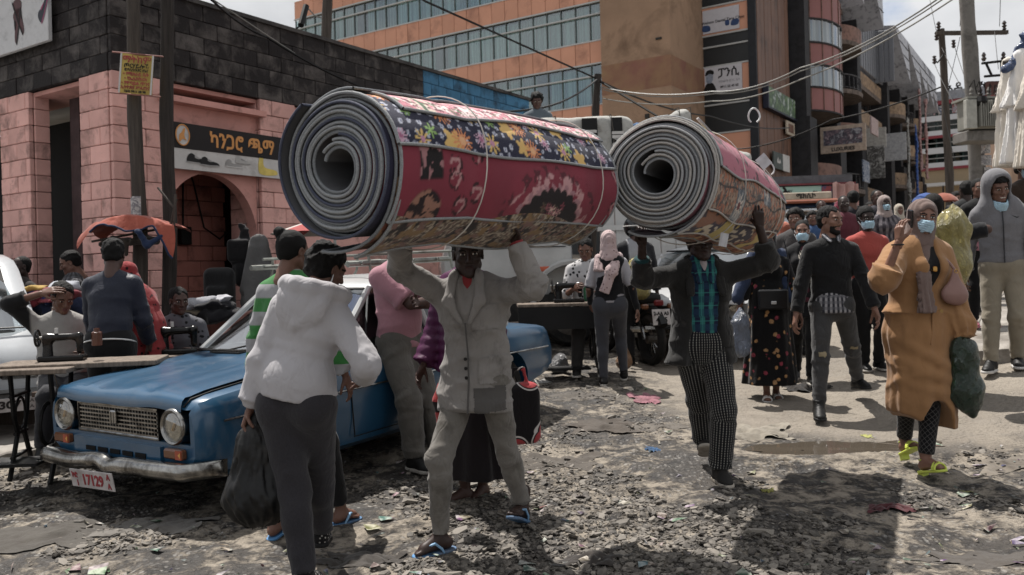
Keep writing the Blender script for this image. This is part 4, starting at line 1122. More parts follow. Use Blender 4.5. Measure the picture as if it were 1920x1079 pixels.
def wall_sign(label,px0,px1,y0,y1,m,depth=.1,cat='sign',rot=0.0,off=-.2,name='sign'):
 t0,t1=ts(px0),ts(px1);za,zb_=zs(px0,y0),zs(px0,y1)
 o=empty(name,M=SBM@T((t0+t1)/2,off,(za+zb_)/2)@RY(rot),label=label,cat=cat)
 b=MB();b.box((0,0,0),(t1-t0,depth,za-zb_),bev=.02);b.build('panel',m,o);return o,t1-t0,za-zb_
def pict(name,cols,sc,seed=0.0):
 g=G(name);o=g.obj();n=g.noise(g.scale(o,(1,1,1)),sc,6,.7,.6);c=cols[0]
 for i,q in enumerate(cols[1:]):c=g.mix(g.ramp(n,.40+.1*i,.47+.1*i),c,hx(q)if isinstance(q,str)else q)
 return g.fin(c,.5)
o,w_,h_=wall_sign('long green and white picture sign high on the brown wall',1437,1490,160,202,pict('green picture',[hx('#a9b3ad'),'#2f4a2e','#55733f','#b9c2bd'],1.2),.15)
b=MB();b.box((-w_/2,-.02,0),(.14,.3,h_+.1));b.box((0,-.02,-h_/2),(w_,.3,.1));b.build('frame',mat('navy frame','#14182c',.5,bump=0),o)
o,w_,h_=wall_sign('small cream framed notice board below the green picture sign',1474,1489,226,252,mat('cream board','#a99a86',.7));b=MB();b.box((0,-.06,0),(w_*.6,.02,h_*.6));b.build('print',M_BRN,o)
o,w_,h_=wall_sign('grey and white square notice low on the brown wall',1448,1477,284,316,mat('slate board','#474f4c',.6))
b=MB();b.box((w_*.28,-.056,0),(w_*.44,.02,h_));b.build('white_half',M_W,o)
b=MB();blob(b,[(-.9,-.1),(-.75,.2),(-.6,-.05),(-.4,.12),(-.25,-.1)],I4,-.06);b.build('emblem',M_W,o,normals=False)
M_DK=mat('dark grey column','#2c2b2e',.7,var=.12,bump=.1,dirt='#1a1919');M_SLAB=mat('slab concrete','#6d5f56',.9,var=.15,sc=1.0,dirt='#352f2b',dirt_amt=.5)
M_PKB=mat('dusky pink balcony','#7d5a4d',.7,var=.12,sc=.8,rvar=.12,dirt='#43342e',dirt_amt=.4);M_TANB=mat('tan balcony','#93785b',.8,var=.14,sc=.8,rvar=.15,dirt='#4b3d31',dirt_amt=.5)
M_ROOF=mat('grey roof sheet','#a3a4ab',.5,metal=.0,var=.12,sc=.8,bump=.03,dirt='#3d3d42',dirt_amt=.35);M_RCS=mat('recess wall','#4f4037',.9,var=.2,sc=.7,dirt='#241e1b',dirt_amt=.5)
M_WINB=glass('bay glass',(.45,.5,.52),.5);M_RAIL=mat('rail paint','#3c3a3c',.5,bump=0);M_CORR=mat('corrugated grey','#77797f',.5,metal=.3,var=.08)
def street_block(label,cols,zt,floors,hood_z,M_bal,round_bay=None):
 r=empty('street_building',M=SBM,label=label,cat='building',group=None)
 x0,x1=cols[0],cols[-1]
 b=MB();b.box(((x0+x1)/2,5.0,(zt+2)/2),(x1-x0,6.0,zt-2+2));b.build('back_wall',M_RCS,r)
 for i,x in enumerate(cols):
  b=MB();b.box((x,-.1,zt/2+1),(1.0,1.3,zt-2));b.box((x,-.1,5.6),(1.6,1.8,9));b.build('column',M_DK,r)
 for i in range(len(cols)-1):
  a,c=cols[i]+.5,cols[i+1]-.5;m_=(a+c)/2;hw=(c-a)/2
  for k,z in enumerate(floors):
   if round_bay==i and z>floors[0]+.1:continue
   cur=[(m_+hw*math.cos(t),.2-1.75*math.sin(t))for t in np.linspace(math.pi,0,13)]
   b=MB();o_=cur+[(c,2.2),(a,2.2)]
   b.loft([[(x,y,z-.30)for x,y in o_],[(x,y,z)for x,y in o_]]);b.build('floor_slab',M_SLAB,r)
   solid=(i+k)%2==0
   ins=[(m_+(hw-.12)*math.cos(t),.2-1.62*math.sin(t))for t in np.linspace(math.pi,0,13)]
   if solid:
    b=MB();b.loft([[(x,y,z)for x,y in cur],[(x,y,z+1.0)for x,y in cur],[(x,y,z+1.0)for x,y in ins],[(x,y,z)for x,y in ins]],closed=False);b.build('balcony_front',M_bal,r,smooth=True)
   else:
    rl=empty('railing',parent=r)
    b=MB();b.tube([(x,y,z+1.0)for x,y in ins],.045,6);b.tube([(x,y,z+.15)for x,y in ins],.03,5);b.build('rail',M_RAIL,rl)
    bme=bxm('baluster',(.07,.07,.95),M_RAIL)
    for t in np.linspace(math.pi*.97,.03*math.pi,15):link('baluster',bme,None,rl,T(m_+(hw-.12)*math.cos(t),.2-1.62*math.sin(t),z+.55))
   for q in range(3):
    x=a+(q+.5)*(c-a)/3
    link('window',bxm('window',(1.1,.06,1.5 if q!=1 else 2.3),M_BLKG),None,r,T(x,1.97,z+(1.6 if q!=1 else 1.15)))
  b=MB();b.box((m_,.6,floors[-1]+3.25),(c-a,1.0,.5));b.build('beam',M_SLAB,r)
 for i,x in enumerate(cols):
  h=hood_z;w2=3.0
  A=[(x-w2,-1.9,zt),(x+w2,-1.9,zt),(x+w2,2.2,zt+.6),(x-w2,2.2,zt+.6)];P_=(x,-2.5,zt-h);P2=(x,.6,zt-h)
  b=MB();b.poly([A[0],P_,P2,A[3]]);b.poly([A[1],A[2],P2,P_]);b.poly([A[0],A[1],P_]);b.poly(A[::-1]);b.poly([A[3],P2,A[2]]);hd=b.build('roof_hood',M_ROOF,r)
  b=MB()
  for f in(.25,.5,.75):
   l0,l1=Vector(A[0]).lerp(Vector(P_),f),Vector(A[1]).lerp(Vector(P_),f);b.tube([l0+Vector((0,-.03,0)),l1+Vector((0,-.03,0))],.025,4)
  b.build('seam',M_DK,hd)
 return r
cA=[ts(1500),ts(1558),ts(1600)];fA=[6.6,10.0,13.3,16.6]
blkA=street_block('tall street building with a curved pink window bay and dark columns',cA,23.6,fA,5.3,M_PKB,0)
a_,c_=cA[0]+.5,cA[1]-.5;m_,hw=(a_+c_)/2,(c_-a_)/2
zb0,zb1=zs(1530,222),zs(1530,8)
cur=lambda z,e=0.0:[(m_+(hw+e)*math.cos(t),.3-(2.0+e)*math.sin(t),z)for t in np.linspace(math.pi,0,17)]
bay=empty('curved_bay',parent=blkA)
lv=[zb0,zs(1530,180),zs(1530,140),zs(1530,100),zs(1530,58),zb1]
for k in range(5):
 b=MB();b.loft([cur(lv[k]),cur(lv[k+1])],closed=False);win=k in(1,3)
 b.build('glazing' if win else 'cladding_band',M_WINB if win else mat('rose cladding','#8a5450',.55,var=.08,sc=.7,bump=.02),bay,smooth=True)
 b=MB();b.tube(cur(lv[k],.03),.07,5);b.build('ledge',M_DK,bay)
 jm=bxm('mullion',(.06,.06,lv[k+1]-lv[k]),M_ALU if win else M_PKB)
 for t in np.linspace(math.pi*.95,.05*math.pi,9):link('mullion',jm,None,bay,T(m_+hw*math.cos(t),.3-2.02*math.sin(t),(lv[k]+lv[k+1])/2))
b=MB();b.poly(cur(zb0-.01));b.build('bay_floor',M_SLAB,bay)
b=MB();b.loft([cur(zb0,-.3),cur(zb1,-.3)],closed=False);b.build('bay_curtain',M_CUR,bay)
cB=[ts(1656),ts(1680),ts(1695),ts(1707),ts(1716)];fB=[8.2,11.2,14.2]
blkB=street_block('farther street building with tan balconies and a row of pointed grey roof hoods',cB,20.6,fB,4.2,M_TANB)
cG=[cA[-1],cB[0]]
mid=empty('street_building',M=SBM,label='recessed balcony block with a corrugated metal top between two street buildings',cat='building')
xa,xb=cA[-1]+.6,cB[0]-.6;xm=(xa+xb)/2
b=MB();b.box((xm,6,9),(xb-xa,6,18));b.build('back_wall',M_RCS,mid)
for z in(6.3,9.2,12.1,15.0):
 b=MB();b.box((xm,1.3,z),(xb-xa,3.2,.35));b.build('floor_slab',M_SLAB,mid)
 b=MB();b.box((xm,-.25,z+.65),(xb-xa,.12,.95));b.build('balcony_front',M_TANB,mid)
 for q in range(4):link('window',bxm('window',(1.4,.06,1.7),M_BLKG),None,mid,T(xa+(q+.5)*(xb-xa)/4,2.97,z+1.4))
cs=empty('metal_top',parent=mid)
sme=bxm('corrugated_sheet',(.42,.1,4.4),M_CORR,.03)
for k in range(int((xb-xa)/.45)):link('corrugated_sheet',sme,None,cs,T(xa+.3+k*.45,-.4+.05*(k%2),18.6))
sme2=bxm('corrugated_sheet',(.1,.36,4.2),M_CORR,.03)
for k in range(10):link('corrugated_sheet',sme2,None,cs,T(cB[0]-3.2+.05*(k%2),-1.6+k*.38,18.2))
def fsign(name,label,px,y,w,h,m,off=-2.2,cat='sign',face=True,d=.12):
 t=ts(px);o=empty(name,M=SBM@T(t,off,zs(px,y))@RZ(R(-90)if face else 0),label=label,cat=cat)
 b=MB();b.box((0,0,0),(w,d,h),bev=.02);b.build('panel',m,o);return o
o=fsign('box_sign','cream box sign with a shop picture projecting from the first dark column',1516,268,2.6,1.6,mat('cream sign','#a48f7c',.6))
b=MB();b.box((0,-.07,.12),(2.2,.03,.9));b.build('picture',pict('shop picture',[hx('#8d8a90'),'#33303c','#6f5a62','#b5b0b0'],3),o);text('LUXURIES',.3,M_INK,T(0,-.08,-.6),o,bold=.01)
fsign('banner','grey picture banner on the third dark column',1606,308,1.9,2.4,pict('grey picture',[hx('#7d7c78'),'#45413e','#9a9894'],2.2),-1.2,'banner')
fsign('banner','blue and white lettered banner slung below the second balcony',1583,326,2.0,1.5,pict('blue print',[hx('#b5b8bd'),'#39506f','#8b9099'],3.2),-1.6,'banner',False)
fsign('banner','pale pink banner hanging over the balcony rail',1590,244,2.4,1.2,mat('pink cloth','#a58f8c',.8),-2.0,'banner',False)
fsign('banner','white banner sheet tied at the corner of the balcony block',1618,262,1.8,1.5,mat('white cloth','#a7a39c',.85),-1.0,'banner')
fsign('spare_window','white window frame stacked on the middle balcony',1640,280,2.6,2.2,mat('white frame','#9c9da0',.6),-1.3,'frame')
for px,y,c,nm in((1668,320,'#274a8a','long blue tarpaulin hanging from the far building'),(1690,268,'#96706c','pink banner strip hanging between the far balconies'),(1677,248,'#8c6a68','dusty rose banner strip beside the far column'),(1650,310,'#7c7a76','grey cloth strip bound round the far column')):
 s=SDF();t=ts(px);z=zs(px,y);s.cap((0,0,-3.4),(0,0,3.4),.34,.30,sq=((0,1,0),.35),fold=(.12,.6,px*.1,'u'),k=.1)
 tag(link('hanging_cloth',s.mesh('hanging_cloth',.12),cloth('hang '+c,c),None,SBM@T(t,-2.4,z)),nm,'cloth')
# ================================================================== WHITE BUILDING closing the street
EO=at(1690,HY,97.0);EO.z=0;EM=frame(EO,-E2,(0,0,1));EW=26.0
endb=empty('office_building',M=EM,label='white banded building with red stripes closing the far end of the street',cat='building')
M_WB=mat('white render','#c3c5c8',.8,var=.06,sc=.3,bump=.03);M_RB=mat('red stripe','#8d2f3a',.7,var=.08,bump=0);M_BEI=mat('beige wall','#a08a68',.85,var=.08,sc=.3)
ze=lambda y:CAM_Z+(HY-20.5-y)/F_PX*95.0
M_GRN=glass('green glass',(.35,.5,.47),.4);M_TEAL=mat('green office','#3d5552',.6,var=.25,sc=.8,bump=0)
b=MB();b.box((EW/2,6,ze(190)/2),(EW,11.0,ze(190)));b.build('core',M_TEAL,endb)
bands=[(186,191,'grey_eave',mat('grey eave','#84868c',.6),.6),(191,198,'red_stripe',M_RB,.5),(218,228,'white_band',M_WB,.3),(246,255,'white_band',M_WB,.3),(255,260,'red_stripe',M_RB,.35),(278,289,'white_band',M_WB,.3),(306,315,'white_band',M_WB,.3),(315,320,'red_stripe',M_RB,.35),(320,345,'beige_wall',M_BEI,.2),(345,351,'white_canopy',M_WB,1.4),(351,430,'shop_wall',M_BEI,.1)]
for y0,y1,nm,m,dp in bands:
 b=MB();b.box((EW/2,.5-dp/2,(ze(y0)+ze(y1))/2),(EW+.2,dp,ze(y0)-ze(y1)));b.build(nm,m,endb)
b=MB();b.box((EW/2,3,ze(180)),(EW,6,.7));b.build('roof',mat('grey eave','#84868c'),endb)
for y0,y1 in((198,218),(228,246),(260,278),(289,306)):
 h=ze(y0)-ze(y1);gm=bxm('window_pane',(1.18,.05,h-.1),M_GRN)
 for k in range(20):
  link('window_pane',gm,None,endb,T(.65+k*1.3,.42,(ze(y0)+ze(y1))/2))
 link('mullion',bxm('mullion',(EW,.06,.08),M_ALU),None,endb,T(EW/2,.38,(ze(y0)+ze(y1))/2))
for k in range(9):
 b=MB();b.box((2+k*1.35,.36,ze(208)),(1.0,.05,.95));b.build('window_poster',pict('poster %d'%k,[hx(random.choice(['#9aa3ad','#a58a8a','#5a6f94','#b0aaa0'])),random.choice(['#39486b','#8a3b3b','#2f3a38','#7a6a5a']),'#b5b5b5'],2.5),endb)
text('አዲስ አ',1.35,M_INK,T((1800-1690)/F_PX*95*1.05,1.0,ze(168)),endb,name='roof_lettering',bold=.02,ext=.08)
b=MB();b.box((0,0,6),(3.6,6,13.4));tag(b.build('apartment_block',mat('peach render','#9d7f68',.85,var=.1,sc=.3),None,M=T(*at(1902,HY,80).to_tuple()[:2],0.0)),'peach rendered block half hidden behind the transformer','building')
# ================================================================== GARMENT KIOSK
KO=at(1452,HY,30.0);KO.z=float(gz(KO.x,KO.y));KM=frame(KO,(1,-.08,0),(0,0,1))
kiosk=empty('shop_kiosk',M=KM,label='red and grey shop kiosk with a mint green garment sign',cat='kiosk')
kw=(1600-1452)/F_PX*30
kz=lambda y:CAM_Z+(HY-14.8-y)/F_PX*30-KO.z
b=MB();b.box((kw/2,1.5,kz(430)/2+kz(348)/2-.8),(kw,2.8,kz(348)+1.0));b.build('body',mat('grey shop front','#55565a',.7),kiosk)
b=MB();b.box((kw/2,.05,kz(383)),(kw+.05,.25,kz(376)-kz(390)));b.build('red_fascia',mat('red fascia','#6e2a30',.6),kiosk)
b=MB();b.box((kw/2,-.02,kz(346.5)),(kw+.1,.2,.06));b.build('roof_edge',mat('red fascia','#6e2a30'),kiosk)
b=MB();b.box((kw*.33,.02,kz(361.5)),(kw*.56,.12,kz(350)-kz(373)));b.build('sign_panel',mat('mint sign','#8fb3a6',.6,var=.04,bump=0),kiosk)
text('Garment Plc',.23,M_INK,T(kw*.38,-.05,kz(364)),kiosk,bold=.006);text('ABY',.15,M_INK,T(kw*.20,-.05,kz(359)),kiosk)
b=MB();blob(b,[(.32,-.22),(.30,.0),(.40,.10),(.34,.2),(.42,.22),(.52,.05),(.56,-.1),(.48,-.2)],T(0,0,kz(362)),-.05);b.build('bird_emblem',M_INK,kiosk,normals=False)
b=MB();b.box((kw*.665,.0,kz(362)),(.34,.14,.42));b.build('small_sign',pict('flag print',[hx('#a9a5a8'),'#28406e','#8a3a3e'],3),kiosk)
b=MB();n=9
b.loft([[(kw*(.70+.31*i/n),-.45-.10*math.sin(i*2.1),z+.05*math.sin(i*1.3))for i in range(n+1)]for z in(kz(348),kz(375),kz(408))],closed=False)
sheet_=b.mesh('plastic_sheet',True,80);tag(link('plastic_sheet',sheet_,mat('pink plastic sheet','#b58a82',.4,var=.2,sc=2.5,bump=.3,bsc=5,bd=.1),None,KM),'pink translucent plastic sheet hung at the right end of the kiosk','sheet')
# ================================================================== VEHICLES
M_CHR=mat('dull chrome','#a3a19c',.24,metal=1.0,var=.2,sc=9,bump=.15,bsc=18,bd=.01,dirt='#3d3732',dirt_amt=.5,dsc=7);M_TYRE=mat('tyre rubber','#161514',.85,bump=.3,dirt='#4a423a',dirt_amt=.35)
M_BLKP=mat('black plastic','#121212',.5,bump=.1,dirt='#37322d',dirt_amt=.3);M_LENS=glass('lamp glass',(.8,.8,.78),.5);M_AMB=mat('amber lens','#6a3d1c',.25,var=.2,bump=0,spec=.6)
M_PLT=mat('plate white','#b3adab',.5,bump=0,dirt='#7c6f68',dirt_amt=.35);M_PRED=mat('plate red','#93202a',.5,bump=0);M_RUSTY=mat('dull steel','#5b5650',.5,metal=.6,dirt='#2f2520',dirt_amt=.4)
def car_paint(name,c,dusty='#7d7872',amt=.3):
 if name in _M:return _M[name]
 g=G(name);o=g.obj();c=C3(c)
 cc=g.mix(g.ramp(g.noise(o,2.2,5,.6),.3,.7),tuple(x*.85 for x in c),tuple(min(1,x*1.15)for x in c))
 d=g.ramp(g.noise(o,3.2,9,.7,.6),.60-amt*.2,.80)*.36
 sp=g.ramp(g.noise(o,55,3,.7),.68,.74)*.6
 cc=g.mix(d,cc,C3(dusty));cc=g.mix(sp,cc,tuple(x*.4 for x in C3(dusty)))
 _M[name]=g.fin(cc,d*.4+.30,0,g.bump(g.noise(o,5,3),.06,.02),.5,Coat_Weight=.5,Coat_Roughness=.12)
 return _M[name]
def cut(o,cutters):
 for c in cutters:
  m=o.modifiers.new('c','BOOLEAN');m.object=c;m.operation='DIFFERENCE';m.solver='EXACT'
 bpy.context.view_layer.update();dg=bpy.context.evaluated_depsgraph_get()
 me=bpy.data.meshes.new_from_object(o.evaluated_get(dg));o.modifiers.clear();o.data=me
 for p in me.polygons:p.use_smooth=True
 me.set_sharp_from_angle(angle=R(28))
 for c in cutters:bpy.data.objects.remove(c)
def wheel(parent,M,r=.29,w=.165,hub=True):
 g=empty('wheel',M=M,parent=parent);g.matrix_local=M
 b=MB();rr=[(r*.66,-w/2),(r*.9,-w/2),(r*.985,-w*.38),(r,-w*.2),(r,w*.2),(r*.985,w*.38),(r*.9,w/2),(r*.66,w/2)]
 b.lathe(rr,28,RX(R(90)),cap=False);b.build('tyre',M_TYRE,g,smooth=True)
 b=MB();b.lathe([(0.001,w*.30),(r*.2,w*.34),(r*.45,w*.25),(r*.62,w*.42),(r*.68,w*.46),(r*.68,-w*.46),(.001,-w*.46)],24,RX(R(90)),cap=False);b.build('rim',M_RUSTY,g,smooth=True)
 return g
def saloon(name,label,M,paint_,roof_m,detail=True,plate='17129'):
 car=empty(name,M=M,label=label,cat='car')
 def W(x):
  xs_=[0,.05,.14,.5,1.1,2.0,3.1,3.6,3.86,3.95]
  hw_=np.interp(x,xs_,[.735,.765,.778,.785,.79,.79,.785,.775,.75,.72]);zt=np.interp(x,xs_,[.70,.735,.752,.785,.83,.84,.835,.815,.79,.70]);zb_=np.interp(x,xs_,[.34,.30,.27,.22,.2,.2,.22,.27,.32,.36])
  return hw_,zt,zb_
 def sec(x):
  w,zt,zb_=W(x)
  h=[(w*.86,zb_),(w*.97,zb_+.05),(w,.42),(w+.004,.56),(w-.004,zt-.10),(w-.018,zt-.055),(w-.05,zt-.018),(w-.13,zt),(w*.5,zt+.014)]
  return[(x,y,z)for y,z in h]+[(x,0,zt+.02)]+[(x,-y,z)for y,z in h[::-1]]
 b=MB();b.loft([sec(x)for x in(0,.012,.05,.14,.35,.7,1.05,1.2,1.6,2.0,2.4,2.8,3.15,3.45,3.7,3.86,3.93,3.95)])
 body=b.build('body',paint_,car,smooth=True,ang=28)
 cs_=[]
 for x in(.70,3.12):
  for q in(-1,1):
   c=MB();c.lathe([(.335,-.13),(.335,.13)],28,T(x,q*.74,.30)@RX(R(90)));cs_.append(c.build('cutter',M_DARK))
 c=MB();c.box((.02,0,.585),(.16,1.40,.20));cs_.append(c.build('cutter',M_DARK))
 c=MB();c.box((2.1,0,.95),(1.9,1.36,.50));cs_.append(c.build('cutter',M_DARK))
 for c in cs_:c.matrix_world=M
 cut(body,cs_)
 for x in(.70,3.12):
  for q in(-1,1):wheel(car,T(x,q*.66,.285)@(RZ(0)if q>0 else RZ(math.pi)))
 b=MB();b.box((2.05,0,.27),(2.9,1.3,.12));b.box((.7,0,.45),(.7,.9,.4));b.build('underbody',M_BLKP,car)
 xs_=np.concatenate([[-.012,-.010,.0,.02,.05],np.linspace(.09,1.07,18)]);ys_=np.linspace(-.645,.645,27)
 Vh=[]
 for x in xs_:
  for y in ys_:
   w,zt,_=W(max(x,0.0));z=zt+.026+.014*(1-(y/.65)**2)-.05*max(0,abs(y)-.56)**1.0
   if x<.05:z=W(.05)[1]+.030-{-.012:.085,-.010:.055,.0:.026,.02:.008,.05:0.0}[round(float(x),3)]
   z+=-.012*math.exp(-((y-.05)**2/.02+(x-.06)**2/.010))+.010*math.exp(-((y+.10)**2/.006+(x-.10)**2/.006))-.014*math.exp(-((y-.22)**2/.012+(x-.08)**2/.012))-.008*math.exp(-((y+.28)**2/.01+(x-.07)**2/.008))+.006*math.sin(y*13)*math.exp(-x*8)
   z+=.012*math.exp(-((abs(y)-.36)/.02)**2)*(x>.03)
   Vh.append((x,y*(1+.0*x),z))
 n1,n2=len(xs_),len(ys_);I_=np.arange(n1*n2).reshape(n1,n2)
 me=mesh_np('hood',np.array(Vh),np.stack([I_[:-1,:-1],I_[1:,:-1],I_[1:,1:],I_[:-1,1:]],-1).reshape(-1,4));hood=link('hood',me,paint_,car);hood['label']='dented faded bonnet'
 b=MB();
 b.tube([(.0,.653,.70)]+[(x,.653,W(x)[1]+.004)for x in np.linspace(.05,1.08,8)],.006,4);b.build('hood_gap',M_BLKP,car)
 b=MB();b.tube([(.0,-.653,.70)]+[(x,-.653,W(x)[1]+.004)for x in np.linspace(.05,1.08,8)],.006,4);b.build('hood_gap',M_BLKP,car)
 for y in(-.20,.20):
  v_=MB()
  for k in range(12):v_.box((1.0,y-.145+k*.026,W(1)[1]+.052),(.075,.008,.014))
  v_.box((1.0,y,W(1)[1]+.044),(.09,.32,.012));v_.build('cowl_vent',M_BLKP,car)
 wb,wt=.70,.565
 P={}
 for q in(-1,1):
  P[q]=[(1.13,q*wb,.845),(1.66,q*wt,1.275),(2.78,q*wt,1.275),(3.20,q*wb,.855),(1.62,q*(wb+.01),.848),(2.12,q*(wt+.005),1.283),(2.18,q*(wb+.012),.848),(2.90,q*(wb+.005),.85),(2.72,q*(wt+.005),1.28)]
 rm=MB();rings=[]
 for x,z,w in((1.60,1.268,.50),(1.63,1.285,.575),(1.72,1.305,.60),(2.0,1.335,.612),(2.4,1.335,.612),(2.7,1.308,.60),(2.80,1.283,.575),(2.83,1.262,.50)):
  rings.append([(x,w,z-.035),(x,w+.005,z-.012),(x,w*.93,z),(x,w*.5,z+.022),(x,0,z+.028),(x,-w*.5,z+.022),(x,-w*.93,z),(x,-w-.005,z-.012),(x,-w,z-.035)])
 rm.loft(rings);rm.build('roof',roof_m,car,smooth=True,ang=50)
 for q in(-1,1):
  p=P[q]
  for a_,b_,r_,nm in((0,1,.026,'pillar'),(5,6,.026,'pillar'),(3,2,.05,'pillar')):
   t=MB();t.tube([p[a_],p[b_]],r_,8);t.build(nm,roof_m,car)
  t=MB();t.tube([(1.13,q*(wb+.01),.85),(2.0,q*(wb+.014),.852),(3.2,q*(wb+.004),.858)],.022,6);t.build('belt_trim',M_CHR if detail else roof_m,car)
  t=MB();t.tube([(1.50,q*.655,.90),(1.60,q*.60,1.22)],.010,5);t.build('quarter_window_bar',M_CHR,car)
  t=MB();t.poly([(1.20,q*.69,.87),(2.13,q*.695,.87),(2.10,q*.575,1.27),(1.68,q*.565,1.262)]);t.build('door_glass',M_GLASSD,car)
  t=MB();t.poly([(2.21,q*.695,.87),(2.98,q*.69,.87),(2.74,q*.57,1.262),(2.14,q*.575,1.27)]);t.build('door_glass',M_GLASSD,car)
 ws=MB();n=13;ws.loft([[(x0-.07*(1-(2*i/(n-1)-1)**2),-w+2*w*i/(n-1),z)for i in range(n)]for x0,w,z in((1.135,.675,.858),(1.64,.545,1.262))],closed=False);ws.build('windscreen',M_GLASSW,car,smooth=True)
 ws=MB();ws.loft([[(x0+.05*(1-(2*i/(n-1)-1)**2),-w+2*w*i/(n-1),z)for i in range(n)]for x0,w,z in((3.19,.66,.865),(2.79,.54,1.262))],closed=False);ws.build('rear_window',M_GLASSD,car,smooth=True)
 fr=MB();fr.tube([(1.10-.07*(1-t*t),.69*t,.862)for t in np.linspace(-1,1,9)],.014,6);fr.build('windscreen_seal',M_BLKP,car)
 fr=MB();fr.tube([(1.625-.06*(1-t*t),.555*t,1.272)for t in np.linspace(-1,1,9)],.012,6);fr.build('windscreen_seal',M_BLKP,car)
 b=MB();b.box((2.1,0,.66),(1.7,1.3,.06));b.build('cabin_floor',M_DARK,car)
 for y in(-.32,.32):
  st=MB();st.box((1.9,y,.78),(.48,.46,.2),bev=.05,seg=2);st.box((2.16,y,1.0),(.14,.46,.5),M=None,bev=.05,seg=2);st.build('seat',mat('seat vinyl','#1c1815',.7),car)
 st=MB();st.box((2.85,0,.9),(.2,1.15,.4),bev=.05,seg=2);st.build('rear_seat',mat('seat vinyl','#1c1815'),car)
 b=MB();b.box((1.28,0,.80),(.28,1.25,.16),bev=.04);b.build('dashboard',M_BLKP,car)
 b=MB();b.tube([(1.48+.06*math.sin(a),.34+.18*math.cos(a),.93+.17*math.sin(a))for a in np.linspace(0,6.283,20)[:-1]],.012,6,closed=True);b.build('steering_wheel',M_BLKP,car)
 if not detail:
  b=MB();b.tube([(-.07,.74*t,.40)for t in np.linspace(-1,1,7)],.05,8);b.build('bumper',M_CHR,car)
  for q in(-1,1):
   b=MB();b.lathe([(.02,.0),(.085,.01),(.1,-.02)],18,T(-.005,q*.56,.585)@RY(R(-90)));b.build('headlight',M_CHR,car)
  b=MB();b.box((.01,0,.585),(.02,.9,.15));b.build('grille',M_BLKP,car)
  return car
 for q in(-1,1):
  for nm,pts in(('door_seam',[(1.2,q*.800,.30),(1.19,q*.797,.60),(1.17,q*.75,.83)]),('door_seam',[(2.17,q*.800,.28),(2.17,q*.798,.60),(2.17,q*.755,.84)]),('door_seam',[(2.78,q*.797,.55),(2.95,q*.792,.70),(2.98,q*.75,.84)]),('sill_seam',[(1.2,q*.795,.295),(2.75,q*.795,.295)])):
   t=MB();t.tube(pts,.0045,4);t.build(nm,M_BLKP,car)
  t=MB();t.tube([(.16,q*.797,.605),(1.2,q*.808,.62),(3.0,q*.806,.62),(3.8,q*.778,.60)],.008,5);t.build('side_moulding',M_CHR,car)
  for x in(1.98,2.66):
   t=MB();t.box((x,q*.81,.755),(.14,.03,.028),bev=.008);t.build('door_handle',M_CHR,car)
 b=MB();b.box((.085,0,.585),(.03,1.42,.21));b.build('grille_recess',M_DARK,car)
 gr=empty('grille',parent=car)
 bh=bxm('grille_bar',(.016,.80,.0095),M_CHR);bv=bxm('grille_bar',(.012,.0065,.150),M_CHR)
 for k in range(7):link('grille_bar',bh,None,gr,T(.002,0,.512+k*.0245))
 for k in range(27):link('grille_bar',bv,None,gr,T(.010,-.39+k*.03,.586))
 b=MB();b.tube([(-.002,-.415,.498),(-.002,.415,.498),(-.002,.415,.672),(-.002,-.415,.672)],.010,6,closed=True);b.build('grille_frame',M_CHR,gr)
 b=MB();b.box((-.014,.02,.60),(.022,.058,.085),bev=.008);b.box((-.026,.006,.60),(.006,.012,.07));b.box((-.026,.034,.60),(.006,.012,.07));b.build('badge',M_CHR,gr)
 for q in(-1,1):
  hl=empty('headlight',parent=car)
  Mh=T(-.004,q*.565,.585)@RY(R(-90));
  b=MB();b.lathe([(.1055,-.06),(.108,.0),(.106,.016),(.098,.024),(.088,.02),(.084,.008),(.084,-.03)],32,Mh,cap=False);b.build('ring',M_CHR,hl,smooth=True,ang=60)
  b=MB();b.lathe([(.086,.004),(.07,-.02),(.04,-.05),(.012,-.06)],28,Mh);b.build('reflector',mat('lamp mirror','#b9b6aa',.18,metal=1.0,var=.1,bump=.05),hl,smooth=True)
  b=MB();b.lathe([(.0875,.004),(.08,.016),(.06,.026),(.03,.031),(.001,.033)],28,Mh,cap=False);b.build('lens',M_LENS,hl,smooth=True)
  b=MB();b.box((-.0,0,0),(.02,.012,.05),M=T(-.006,q*.57,.585)@RX(.5));b.build('yellow_reflection',mat('yellow reflection','#b98a25',.4,bump=0),hl)  # yellow bar behind the lens: reflection inside the lamp, painted as colour
  b=MB();b.box((-.018,q*.58,.432),(.045,.17,.058),bev=.01);b.build('indicator',M_AMB,car)
  b=MB();b.box((-.034,q*.58-.055,.432),(.016,.052,.05));il=b.build('reflector_sticker',mat('orange reflector','#b1481f',.4,bump=0),car)
  b=MB();b.poly([(-.043,q*.58-.078,.415),(-.043,q*.58-.055,.432),(-.043,q*.58-.078,.45)]);b.build('yellow_arrow',mat('yellow reflector','#c58f1e',.4,bump=0),il)
 b=MB();b.box((-.001,0,.41),(.05,.9,.10));b.build('lower_panel',paint_,car)
 sl=bxm('air_slot',(.02,.10,.028),M_DARK)
 for k in range(5):link('air_slot',sl,None,car,T(-.022,-.26+k*.13,.395))
 rings=[]
 for t in np.linspace(-1,1,41):
  y=t*.84;x=-.115+.035*t*t+(.16*max(0,abs(t)-.86)/.14 if abs(t)>.86 else 0)
  dz=.012*math.sin(t*7+1)*math.exp(-((t-.3)/.4)**2)-.02*math.exp(-((t+.05)/.06)**2)-.015*t;dx=.014*math.exp(-((t-.10)/.05)**2)+.010*math.exp(-((t+.35)/.08)**2)
  rings.append([(x+dx+a,y,.335+dz+c)for a,c in((.05,-.052),(.012,-.050),(-.012,-.03),(-.022,.0),(-.012,.028),(.0,.042),(.03,.050),(.055,.046))])
